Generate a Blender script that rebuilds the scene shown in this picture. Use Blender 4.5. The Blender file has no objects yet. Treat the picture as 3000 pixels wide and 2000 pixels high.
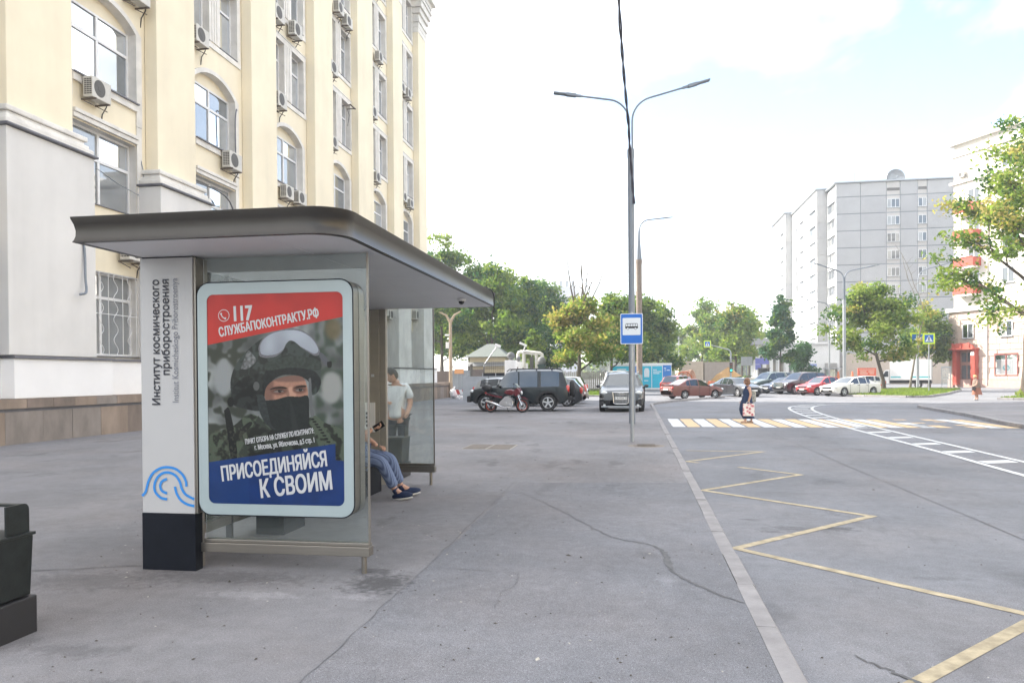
import bpy, math, random
import numpy as np
from mathutils import Vector, Matrix
from mathutils.geometry import delaunay_2d_cdt

sc = bpy.context.scene
COL = sc.collection
rad = math.radians
random.seed(11)

# ------------------------------------------------------------------ camera
cd = bpy.data.cameras.new('camera')
cam = bpy.data.objects.new('camera', cd)
COL.objects.link(cam)
cam.location = (0, 0, 1.60)
cam.rotation_euler = (Matrix.Rotation(rad(9.314), 4, 'Z') @ Matrix.Rotation(rad(89.4), 4, 'X')
                      @ Matrix.Rotation(rad(-0.4), 4, 'Z')).to_euler()
cd.sensor_width = 36
cd.lens = 26.79
cd.shift_y = 0.0414
cd.clip_start = 0.05
cd.clip_end = 3000
sc.camera = cam

# ------------------------------------------------------------------ sky and sun
SUN_EL, SUN_AZ = rad(34), rad(-75)          # azimuth from +Y towards +X: the sun stands behind the institute
sun_dir = Vector((math.sin(SUN_AZ) * math.cos(SUN_EL), math.cos(SUN_AZ) * math.cos(SUN_EL), math.sin(SUN_EL)))
w = bpy.data.worlds.new('World')
sc.world = w
w.use_nodes = True
nt = w.node_tree
for n in list(nt.nodes):
    nt.nodes.remove(n)
out = nt.nodes.new('ShaderNodeOutputWorld')
bg = nt.nodes.new('ShaderNodeBackground')
sky = nt.nodes.new('ShaderNodeTexSky')
sky.sky_type = 'NISHITA'
sky.sun_disc = False
sky.sun_elevation = SUN_EL
sky.sun_rotation = SUN_AZ
sky.altitude = 150
sky.air_density = 1.0
sky.dust_density = 0.8
sky.ozone_density = 1.0
tc = nt.nodes.new('ShaderNodeTexCoord')
mp = nt.nodes.new('ShaderNodeMapping')
mp.inputs['Scale'].default_value = (1.0, 1.2, 2.2)
mp.inputs['Rotation'].default_value = (0.3, 0.5, 0.7)
mp.inputs['Location'].default_value = (22.1, 11.7, 0.0)
nz = nt.nodes.new('ShaderNodeTexNoise')
nz.inputs['Scale'].default_value = 1.25
nz.inputs['Detail'].default_value = 9
nz.inputs['Roughness'].default_value = 0.58
nz.inputs['Distortion'].default_value = 0.4
cr = nt.nodes.new('ShaderNodeMapRange')
cr.inputs['From Min'].default_value = 0.40
cr.inputs['From Max'].default_value = 0.58
mx = nt.nodes.new('ShaderNodeMix')
mx.data_type = 'RGBA'
mx.inputs['B'].default_value = (8.0, 7.9, 7.7, 1)
ml = nt.nodes.new('ShaderNodeMath')
ml.operation = 'MULTIPLY'
ml.inputs[1].default_value = 0.85
L_ = nt.links.new
L_(tc.outputs['Generated'], mp.inputs['Vector'])
L_(mp.outputs['Vector'], nz.inputs['Vector'])
L_(nz.outputs['Fac'], cr.inputs['Value'])
L_(cr.outputs['Result'], ml.inputs[0])
L_(ml.outputs[0], mx.inputs['Factor'])
L_(sky.outputs['Color'], mx.inputs['A'])
L_(mx.outputs['Result'], bg.inputs['Color'])
bg.inputs['Strength'].default_value = 0.15
L_(bg.outputs['Background'], out.inputs['Surface'])

sd = bpy.data.lights.new('sun', 'SUN')
sd.energy = 5.0
sd.angle = rad(0.5)
sd.color = (1.0, 0.93, 0.82)
sun = bpy.data.objects.new('sun', sd)
COL.objects.link(sun)
sun.location = (-60, 20, 60)
sun.rotation_euler = sun_dir.to_track_quat('Z', 'Y').to_euler()

sc.view_settings.view_transform = 'Standard'
sc.view_settings.look = 'None'
sc.view_settings.gamma = 1
sc.view_settings.use_curve_mapping = False
sc.view_settings.exposure = 1.48
sc.cycles.max_bounces = 8
sc.cycles.transparent_max_bounces = 12
sc.cycles.caustics_reflective = False
sc.cycles.caustics_refractive = False

# ------------------------------------------------------------------ mesh helpers
class MB:
    """collects shapes and links them as one mesh object"""
    def __init__(s, off=(0, 0, 0)):
        s.v, s.f, s.m, s.off = [], [], [], Vector(off)
    def add(s, vs, fs, mi=0):
        b = len(s.v)
        s.v.extend(vs)
        for f in fs:
            s.f.append([b + i for i in f])
            s.m.append(mi)
    def poly(s, pts, mi=0):
        s.add(pts, [list(range(len(pts)))], mi)
    def box(s, x0, y0, z0, x1, y1, z1, mi=0):
        s.add([(x0, y0, z0), (x1, y0, z0), (x1, y1, z0), (x0, y1, z0), (x0, y0, z1), (x1, y0, z1), (x1, y1, z1), (x0, y1, z1)],
              [(0, 3, 2, 1), (4, 5, 6, 7), (0, 1, 5, 4), (1, 2, 6, 5), (2, 3, 7, 6), (3, 0, 4, 7)], mi)
    def obox(s, c, size, R, mi=0):
        """box of a size about c, turned by the matrix R"""
        a, b, d = size[0] / 2, size[1] / 2, size[2] / 2
        vs = [Vector(c) + R @ Vector(p) for p in ((-a, -b, -d), (a, -b, -d), (a, b, -d), (-a, b, -d), (-a, -b, d), (a, -b, d), (a, b, d), (-a, b, d))]
        s.add([tuple(p) for p in vs], [(0, 3, 2, 1), (4, 5, 6, 7), (0, 1, 5, 4), (1, 2, 6, 5), (2, 3, 7, 6), (3, 0, 4, 7)], mi)
    def tube(s, pts, r, n=8, mi=0, caps=True):
        pts = [Vector(p) for p in pts]
        rs = r if isinstance(r, (list, tuple)) else [r] * len(pts)
        vs, fs = [], []
        up = None
        for i, p in enumerate(pts):
            d = (pts[min(i + 1, len(pts) - 1)] - pts[max(i - 1, 0)])
            d = d.normalized() if d.length > 1e-9 else Vector((0, 0, 1))
            if up is None:
                up = Vector((1, 0, 0)) if abs(d.x) < .8 else Vector((0, 1, 0))
            a = (up - d * up.dot(d)).normalized()
            up = a
            b = d.cross(a)
            for k in range(n):
                t = 2 * math.pi * k / n
                vs.append(tuple(p + (a * math.cos(t) + b * math.sin(t)) * rs[i]))
        for i in range(len(pts) - 1):
            for k in range(n):
                fs.append((i * n + k, i * n + (k + 1) % n, (i + 1) * n + (k + 1) % n, (i + 1) * n + k))
        if caps:
            fs.append(tuple(range(n - 1, -1, -1)))
            fs.append(tuple(range((len(pts) - 1) * n, len(pts) * n)))
        s.add(vs, fs, mi)
    def lathe(s, prof, c, n=20, mi=0, axis='z'):
        vs, fs = [], []
        for r, h in prof:
            for k in range(n):
                t = 2 * math.pi * k / n
                p = (r * math.cos(t), r * math.sin(t), h)
                if axis == 'y':
                    p = (p[0], p[2], p[1])
                elif axis == 'x':
                    p = (p[2], p[0], p[1])
                vs.append((c[0] + p[0], c[1] + p[1], c[2] + p[2]))
        for i in range(len(prof) - 1):
            for k in range(n):
                fs.append((i * n + k, i * n + (k + 1) % n, (i + 1) * n + (k + 1) % n, (i + 1) * n + k))
        s.add(vs, fs, mi)
    def sphere(s, c, r, nu=14, nv=8, sx=1, sy=1, sz=1, mi=0):
        prof = []
        vs, fs = [], []
        for j in range(nv + 1):
            a = math.pi * j / nv
            for k in range(nu):
                t = 2 * math.pi * k / nu
                vs.append((c[0] + r * sx * math.sin(a) * math.cos(t), c[1] + r * sy * math.sin(a) * math.sin(t), c[2] + r * sz * math.cos(a)))
        for j in range(nv):
            for k in range(nu):
                fs.append((j * nu + k, (j + 1) * nu + k, (j + 1) * nu + (k + 1) % nu, j * nu + (k + 1) % nu))
        s.add(vs, fs, mi)
    def prism(s, pts, axis, a0, a1, mi=0):
        """a flat outline of (u, v) drawn out along an axis: x -> (a,u,v), y -> (u,a,v), z -> (u,v,a)"""
        f = {'x': lambda u, v, a: (a, u, v), 'y': lambda u, v, a: (u, a, v), 'z': lambda u, v, a: (u, v, a)}[axis]
        n = len(pts)
        vs = [f(u, v, a0) for u, v in pts] + [f(u, v, a1) for u, v in pts]
        fs = [tuple(range(n - 1, -1, -1)), tuple(range(n, 2 * n))] + [(i, (i + 1) % n, n + (i + 1) % n, n + i) for i in range(n)]
        s.add(vs, fs, mi)
    def build(s, name, mats, parent=None, smooth=None, label=None, kind=None, bevel=0, cat=None, group=None, recalc=True):
        me = bpy.data.meshes.new(name)
        vs = [tuple(Vector(p) - s.off) for p in s.v] if s.off.length else s.v
        me.from_pydata(vs, [], s.f)
        if not isinstance(mats, (list, tuple)):
            mats = [mats]
        for m in mats:
            me.materials.append(m)
        if len(mats) > 1:
            me.polygons.foreach_set('material_index', s.m)
        if recalc:
            import bmesh
            bm = bmesh.new()
            bm.from_mesh(me)
            bmesh.ops.recalc_face_normals(bm, faces=bm.faces)
            bm.to_mesh(me)
            bm.free()
        if smooth is not None:
            me.polygons.foreach_set('use_smooth', [True] * len(me.polygons))
            if smooth:
                me.set_sharp_from_angle(angle=rad(smooth))
        me.update()
        o = bpy.data.objects.new(name, me)
        COL.objects.link(o)
        if parent is not None:
            o.parent = parent
        if label:
            o['label'] = label
        if cat:
            o['category'] = cat
        if group:
            o['group'] = group
        if kind:
            o['kind'] = kind
        if bevel:
            b = o.modifiers.new('edge', 'BEVEL')
            b.width = bevel
            b.segments = 2
            b.limit_method = 'ANGLE'
            b.angle_limit = rad(40)
        return o

def thing(name, label, cat, loc=(0, 0, 0), rz=0.0, group=None):
    o = bpy.data.objects.new(name, None)
    COL.objects.link(o)
    o.location = loc
    o.rotation_euler = (0, 0, rz)
    o.empty_display_size = .2
    o['label'] = label
    o['category'] = cat
    if group:
        o['group'] = group
    return o

def children(o):
    return KIDS.get(o.name, [c for c in bpy.data.objects if c.parent == o])
KIDS = {}

def copy_tree(o, loc=None, rz=None, label=None, parent=None, kids=None):
    c = o.copy()
    COL.objects.link(c)
    if parent is not None:
        c.parent = parent
    if loc is not None:
        c.location = loc
    if rz is not None:
        c.rotation_euler = (0, 0, rz)
    if label:
        c['label'] = label
    for ch in (kids if kids is not None else [k for k in o.children]):
        copy_tree(ch, parent=c)
    return c

def text(body, name, mat, parent, origin, right, up, size, align='LEFT', offset=0.0, xs=1.0, shear=0.0, extrude=0.0, label=None):
    """lettering as a flat mesh: origin, and unit vectors for reading direction and for up"""
    cu = bpy.data.curves.new('lettering', 'FONT')
    cu.body = body
    cu.size = size
    cu.align_x = align
    cu.shear = shear
    cu.resolution_u = 3
    cu.extrude = extrude
    ob = bpy.data.objects.new('lettering', cu)
    COL.objects.link(ob)
    cu.dimensions = '2D'
    cu.fill_mode = 'NONE'
    dg = bpy.context.evaluated_depsgraph_get()
    ml0 = bpy.data.meshes.new_from_object(ob.evaluated_get(dg))
    bpy.data.objects.remove(ob)
    # fill the outlines by winding number: the font's overlapping strokes stay solid
    P2 = np.array([v.co[:2] for v in ml0.vertices])
    E2 = np.array([e.vertices[:] for e in ml0.edges])
    bpy.data.meshes.remove(ml0)
    tv, te, tf, *_r = delaunay_2d_cdt([Vector(p) for p in P2], [tuple(int(i) for i in e) for e in E2], [], 0, 1e-6)
    T = np.array([[tv[i][:] for i in f] for f in tf])
    c = T.mean(1)
    a, b_ = P2[E2[:, 0]], P2[E2[:, 1]]
    up_ = (a[None, :, 1] <= c[:, None, 1]) & (b_[None, :, 1] > c[:, None, 1])
    dn_ = (a[None, :, 1] > c[:, None, 1]) & (b_[None, :, 1] <= c[:, None, 1])
    cross = (b_[None, :, 0] - a[None, :, 0]) * (c[:, None, 1] - a[None, :, 1]) - (c[:, None, 0] - a[None, :, 0]) * (b_[None, :, 1] - a[None, :, 1])
    wn = (up_ & (cross > 0)).sum(1) - (dn_ & (cross < 0)).sum(1)
    m0 = bpy.data.meshes.new('fill')
    m0.from_pydata([(v[0], v[1], 0) for v in tv], [], [tuple(f) for f, k in zip(tf, wn) if k != 0])
    r, u = Vector(right), Vector(up)
    n = r.cross(u)
    M_ = Matrix(((r.x * xs, u.x, n.x, origin[0]), (r.y * xs, u.y, n.y, origin[1]), (r.z * xs, u.z, n.z, origin[2]), (0, 0, 0, 1)))
    m0.transform(M_)
    vs0 = [v.co.copy() for v in m0.vertices]
    fs0 = [tuple(p.vertices) for p in m0.polygons]
    vs, fs = [], []
    # heavier weights: the strokes are laid again a hair to the side, each a fraction of a millimetre in front
    lay = [(0, 0)] if not offset else [(-offset, -offset * .6), (offset, -offset * .6), (offset, offset * .6), (-offset, offset * .6)]
    for i, (a, b_) in enumerate(lay):
        k = len(vs)
        d = r * a + u * b_ + n * (.0003 * i)
        vs += [tuple(v + d) for v in vs0]
        fs += [tuple(x + k for x in f) for f in fs0]
    bpy.data.meshes.remove(m0)
    me = bpy.data.meshes.new(name)
    me.from_pydata(vs, [], fs)
    me.materials.append(mat)
    o = bpy.data.objects.new(name, me)
    COL.objects.link(o)
    o.parent = parent
    if label:
        o['label'] = label
    return o

def catmull(pts, n=6):
    P = [Vector(p) for p in pts]
    P = [P[0] * 2 - P[1]] + P + [P[-1] * 2 - P[-2]]
    o = []
    for i in range(1, len(P) - 2):
        for k in range(n):
            t = k / n
            a, b, c, d = P[i - 1], P[i], P[i + 1], P[i + 2]
            o.append(.5 * (2 * b + (c - a) * t + (2 * a - 5 * b + 4 * c - d) * t * t + (3 * b - a - 3 * c + d) * t ** 3))
    o.append(P[-2])
    return o

def strip(pts, wid):
    """flat ribbon outline quads along a 2D path"""
    L = []
    for i, p in enumerate(pts):
        d = (pts[min(i + 1, len(pts) - 1)] - pts[max(i - 1, 0)]).normalized()
        n = Vector((-d.y, d.x)) * (wid if not isinstance(wid, list) else wid[i]) / 2
        L.append((p + n, p - n))
    return L

# ------------------------------------------------------------------ materials
def srgb(h):
    c = [int(h[i:i + 2], 16) / 255 for i in (0, 2, 4)]
    return tuple(x / 12.92 if x <= .04045 else ((x + .055) / 1.055) ** 2.4 for x in c)

def M(name, col, rough=.6, metal=0., var=.08, vs=3., bump=0., bs=60., spec=.5, coat=0., coord='Object', streak=0., stretch=None, alpha=None, emit=None):
    if isinstance(col, str):
        col = srgb(col)
    m = bpy.data.materials.new(name)
    m.use_nodes = True
    t = m.node_tree
    p = t.nodes['Principled BSDF']
    p.inputs['Roughness'].default_value = rough
    p.inputs['Metallic'].default_value = metal
    p.inputs['Specular IOR Level'].default_value = spec
    p.inputs['Coat Weight'].default_value = coat
    p.inputs['Coat Roughness'].default_value = .08
    co = t.nodes.new('ShaderNodeTexCoord')
    vec = co.outputs[coord]
    if stretch:
        mpn = t.nodes.new('ShaderNodeMapping')
        mpn.inputs['Scale'].default_value = stretch
        t.links.new(vec, mpn.inputs['Vector'])
        vec = mpn.outputs['Vector']
    if var:
        a = t.nodes.new('ShaderNodeTexNoise')
        a.inputs['Scale'].default_value = vs
        a.inputs['Detail'].default_value = 5
        a.inputs['Roughness'].default_value = .62
        t.links.new(vec, a.inputs['Vector'])
        r = t.nodes.new('ShaderNodeMapRange')
        r.inputs['From Min'].default_value = .3
        r.inputs['From Max'].default_value = .7
        r.inputs['To Min'].default_value = 1 - var
        r.inputs['To Max'].default_value = 1 + var
        t.links.new(a.outputs['Fac'], r.inputs['Value'])
        x = t.nodes.new('ShaderNodeMix')
        x.data_type = 'RGBA'
        x.blend_type = 'MULTIPLY'
        x.inputs['Factor'].default_value = 1
        x.inputs['A'].default_value = (*col, 1)
        fac = r.outputs['Result']
        if streak:          # rain streaks and grime running down the plaster
            ms_ = t.nodes.new('ShaderNodeMapping')
            ms_.inputs['Scale'].default_value = (1.1, 1.1, .12)
            t.links.new(co.outputs[coord], ms_.inputs['Vector'])
            sn = t.nodes.new('ShaderNodeTexNoise')
            sn.inputs['Scale'].default_value = 1.6
            sn.inputs['Detail'].default_value = 6
            t.links.new(ms_.outputs['Vector'], sn.inputs['Vector'])
            sr = t.nodes.new('ShaderNodeMapRange')
            sr.inputs['From Min'].default_value = .42
            sr.inputs['From Max'].default_value = .68
            sr.inputs['To Min'].default_value = 1 + streak * .4
            sr.inputs['To Max'].default_value = 1 - streak * 1.8
            t.links.new(sn.outputs['Fac'], sr.inputs['Value'])
            mm_ = t.nodes.new('ShaderNodeMath')
            mm_.operation = 'MULTIPLY'
            t.links.new(fac, mm_.inputs[0])
            t.links.new(sr.outputs['Result'], mm_.inputs[1])
            fac = mm_.outputs[0]
        t.links.new(fac, x.inputs['B'])
        t.links.new(x.outputs['Result'], p.inputs['Base Color'])
    else:
        p.inputs['Base Color'].default_value = (*col, 1)
    if bump:
        b = t.nodes.new('ShaderNodeTexNoise')
        b.inputs['Scale'].default_value = bs
        b.inputs['Detail'].default_value = 3
        t.links.new(vec, b.inputs['Vector'])
        q = t.nodes.new('ShaderNodeBump')
        q.inputs['Strength'].default_value = bump
        q.inputs['Distance'].default_value = .01
        t.links.new(b.outputs['Fac'], q.inputs['Height'])
        t.links.new(q.outputs['Normal'], p.inputs['Normal'])
    if emit:
        p.inputs['Emission Color'].default_value = (*emit[0], 1)
        p.inputs['Emission Strength'].default_value = emit[1]
    return m

def asphalt(name, col, patch, seed=0., stain=.25, speck=.35, spots=()):
    m = M(name, col, rough=.92, var=0, spec=.25)
    t = m.node_tree
    p = t.nodes['Principled BSDF']
    co = t.nodes.new('ShaderNodeNewGeometry').outputs['Position']
    def noise(scale, det, off, st=(1, 1, 1)):
        mpn = t.nodes.new('ShaderNodeMapping')
        mpn.inputs['Location'].default_value = (off, off * .7, 0)
        mpn.inputs['Scale'].default_value = st
        n = t.nodes.new('ShaderNodeTexNoise')
        n.inputs['Scale'].default_value = scale
        n.inputs['Detail'].default_value = det
        n.inputs['Roughness'].default_value = .6
        t.links.new(co, mpn.inputs['Vector'])
        t.links.new(mpn.outputs['Vector'], n.inputs['Vector'])
        return n.outputs['Fac']
    def rng(s, a, b, c, d):
        r = t.nodes.new('ShaderNodeMapRange')
        for k, v in zip(('From Min', 'From Max', 'To Min', 'To Max'), (a, b, c, d)):
            r.inputs[k].default_value = v
        t.links.new(s, r.inputs['Value'])
        return r.outputs['Result']
    def mulc(a, b):
        k = t.nodes.new('ShaderNodeMath')
        k.operation = 'MULTIPLY'
        t.links.new(a, k.inputs[0])
        t.links.new(b, k.inputs[1])
        return k.outputs[0]
    big = rng(noise(.23, 4, seed), .35, .65, 1 - patch, 1 + patch)
    wet = rng(noise(.9, 6, seed + 9, (1.2, .55, 1)), .60, .66, 1, 1 - stain)
    fine = rng(noise(260, 2, seed), .36, .66, 1 - speck, 1 + speck)
    mid = mulc(rng(noise(7, 6, seed + 3), .3, .7, .91, 1.09), mulc(rng(noise(70, 3, seed + 31), .3, .7, .84, 1.16), rng(noise(1.7, 5, seed + 44), .3, .7, .93, 1.07)))
    white = rng(noise(75, 1, seed + 5), .735, .76, 1, 1.8)
    k = mulc(mulc(mulc(big, wet), mulc(fine, mid)), white)
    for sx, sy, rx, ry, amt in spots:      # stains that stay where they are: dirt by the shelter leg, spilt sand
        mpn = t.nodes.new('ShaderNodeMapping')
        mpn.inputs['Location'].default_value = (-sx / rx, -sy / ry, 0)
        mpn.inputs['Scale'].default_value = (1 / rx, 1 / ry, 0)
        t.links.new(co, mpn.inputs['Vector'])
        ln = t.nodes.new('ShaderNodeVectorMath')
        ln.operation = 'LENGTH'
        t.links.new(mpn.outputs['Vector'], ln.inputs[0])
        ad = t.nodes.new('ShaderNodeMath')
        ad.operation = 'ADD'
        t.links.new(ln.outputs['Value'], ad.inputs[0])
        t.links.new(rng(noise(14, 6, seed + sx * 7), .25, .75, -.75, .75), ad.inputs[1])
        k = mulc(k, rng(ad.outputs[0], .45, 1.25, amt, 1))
    x = t.nodes.new('ShaderNodeMix')
    x.data_type = 'RGBA'
    x.blend_type = 'MULTIPLY'
    x.inputs['Factor'].default_value = 1
    # warm dust patches
    dn = rng(noise(.35, 5, seed + 20), .45, .7, 0, .55)
    d = t.nodes.new('ShaderNodeMix')
    d.data_type = 'RGBA'
    d.inputs['A'].default_value = (*col, 1)
    d.inputs['B'].default_value = (col[0] * 1.12, col[1] * 1.03, col[2] * .96, 1)
    t.links.new(dn, d.inputs['Factor'])
    t.links.new(d.outputs['Result'], x.inputs['A'])
    t.links.new(k, x.inputs['B'])
    t.links.new(x.outputs['Result'], p.inputs['Base Color'])
    bp = t.nodes.new('ShaderNodeBump')
    bp.inputs['Strength'].default_value = .35
    bp.inputs['Distance'].default_value = .006
    t.links.new(noise(190, 3, seed), bp.inputs['Height'])
    t.links.new(bp.outputs['Normal'], p.inputs['Normal'])
    return m

def glass_pane(name, tint=(.10, .12, .13), refl=.45, rough=.02):
    """window pane seen from outside: dark room behind, sky in front"""
    m = bpy.data.materials.new(name)
    m.use_nodes = True
    t = m.node_tree
    t.nodes.clear()
    o = t.nodes.new('ShaderNodeOutputMaterial')
    g = t.nodes.new('ShaderNodeBsdfGlossy')
    g.inputs['Roughness'].default_value = rough
    g.inputs['Color'].default_value = (.92, .96, 1, 1)
    d = t.nodes.new('ShaderNodeBsdfDiffuse')
    nzz = t.nodes.new('ShaderNodeTexNoise')
    nzz.inputs['Scale'].default_value = .9
    cm = t.nodes.new('ShaderNodeMix')
    cm.data_type = 'RGBA'
    cm.inputs['A'].default_value = (*[c * .6 for c in tint], 1)
    cm.inputs['B'].default_value = (*[c * 1.5 for c in tint], 1)
    t.links.new(nzz.outputs['Fac'], cm.inputs['Factor'])
    t.links.new(cm.outputs['Result'], d.inputs['Color'])
    f = t.nodes.new('ShaderNodeFresnel')
    f.inputs['IOR'].default_value = 1.55
    r = t.nodes.new('ShaderNodeMapRange')
    r.inputs['From Min'].default_value = .04
    r.inputs['From Max'].default_value = .6
    r.inputs['To Min'].default_value = refl
    r.inputs['To Max'].default_value = 1
    t.links.new(f.outputs['Fac'], r.inputs['Value'])
    x = t.nodes.new('ShaderNodeMixShader')
    t.links.new(r.outputs['Result'], x.inputs['Fac'])
    t.links.new(d.outputs['BSDF'], x.inputs[1])
    t.links.new(g.outputs['BSDF'], x.inputs[2])
    t.links.new(x.outputs['Shader'], o.inputs['Surface'])
    return m

def clear_glass(name, tint=(.93, .97, .96), haze=.10):
    """thin shelter glass: see-through, greenish, dusty, reflecting at a slant"""
    m = bpy.data.materials.new(name)
    m.use_nodes = True
    t = m.node_tree
    t.nodes.clear()
    o = t.nodes.new('ShaderNodeOutputMaterial')
    tr = t.nodes.new('ShaderNodeBsdfTransparent')
    tr.inputs['Color'].default_value = (*tint, 1)
    g = t.nodes.new('ShaderNodeBsdfGlossy')
    g.inputs['Roughness'].default_value = .02
    d = t.nodes.new('ShaderNodeBsdfDiffuse')
    d.inputs['Color'].default_value = (.55, .6, .6, 1)
    f = t.nodes.new('ShaderNodeFresnel')
    f.inputs['IOR'].default_value = 1.5
    n = t.nodes.new('ShaderNodeTexNoise')
    n.inputs['Scale'].default_value = 6
    n.inputs['Detail'].default_value = 8
    r = t.nodes.new('ShaderNodeMapRange')
    r.inputs['From Min'].default_value = .35
    r.inputs['From Max'].default_value = .75
    r.inputs['To Min'].default_value = haze * .6
    r.inputs['To Max'].default_value = haze * 1.8
    t.links.new(n.outputs['Fac'], r.inputs['Value'])
    x1 = t.nodes.new('ShaderNodeMixShader')
    t.links.new(f.outputs['Fac'], x1.inputs['Fac'])
    t.links.new(tr.outputs['BSDF'], x1.inputs[1])
    t.links.new(g.outputs['BSDF'], x1.inputs[2])
    x2 = t.nodes.new('ShaderNodeMixShader')
    t.links.new(r.outputs['Result'], x2.inputs['Fac'])
    t.links.new(x1.outputs['Shader'], x2.inputs[1])
    t.links.new(d.outputs['BSDF'], x2.inputs[2])
    t.links.new(x2.outputs['Shader'], o.inputs['Surface'])
    return m

def leafmat(name, col, tr=.5):
    m = bpy.data.materials.new(name)
    m.use_nodes = True
    t = m.node_tree
    t.nodes.clear()
    o = t.nodes.new('ShaderNodeOutputMaterial')
    d = t.nodes.new('ShaderNodeBsdfDiffuse')
    x = t.nodes.new('ShaderNodeBsdfTranslucent')
    n = t.nodes.new('ShaderNodeTexNoise')
    n.inputs['Scale'].default_value = 1.1
    n.inputs['Detail'].default_value = 3
    cm = t.nodes.new('ShaderNodeMix')
    cm.data_type = 'RGBA'
    cm.inputs['A'].default_value = (*[c * .65 for c in col], 1)
    cm.inputs['B'].default_value = (*[c * 1.35 for c in col], 1)
    tcn = t.nodes.new('ShaderNodeTexCoord')
    t.links.new(tcn.outputs['Object'], n.inputs['Vector'])
    t.links.new(n.outputs['Fac'], cm.inputs['Factor'])
    t.links.new(cm.outputs['Result'], d.inputs['Color'])
    yc = t.nodes.new('ShaderNodeMix')
    yc.data_type = 'RGBA'
    yc.blend_type = 'MULTIPLY'
    yc.inputs['Factor'].default_value = 1
    yc.inputs['B'].default_value = (1.05, 1.25, .55, 1)
    t.links.new(cm.outputs['Result'], yc.inputs['A'])
    t.links.new(yc.outputs['Result'], x.inputs['Color'])
    mm = t.nodes.new('ShaderNodeMixShader')
    mm.inputs['Fac'].default_value = tr
    t.links.new(d.outputs['BSDF'], mm.inputs[1])
    t.links.new(x.outputs['BSDF'], mm.inputs[2])
    t.links.new(mm.outputs['Shader'], o.inputs['Surface'])
    return m

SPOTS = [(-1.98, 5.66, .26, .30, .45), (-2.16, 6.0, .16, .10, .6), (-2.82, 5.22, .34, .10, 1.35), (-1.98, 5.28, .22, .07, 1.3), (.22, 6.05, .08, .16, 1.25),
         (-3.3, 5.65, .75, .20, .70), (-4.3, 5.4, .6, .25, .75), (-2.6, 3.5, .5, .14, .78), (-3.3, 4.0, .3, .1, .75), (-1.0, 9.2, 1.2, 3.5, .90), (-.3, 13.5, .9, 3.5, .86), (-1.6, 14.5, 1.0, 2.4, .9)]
RSPOTS = [(1.9, 8.9, .5, .14, .72), (2.2, 9.0, .15, .08, .6), (1.45, 8.7, .12, .07, .7), (1.3, 9.4, .1, .05, .72), (2.5, 6.9, .3, .06, .82), (1.6, 4.4, .3, .12, .75), (4.6, 18, .9, 12, .94), (2.0, 13, .35, 9, .95), (3.3, 13, .35, 9, .95)]
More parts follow.
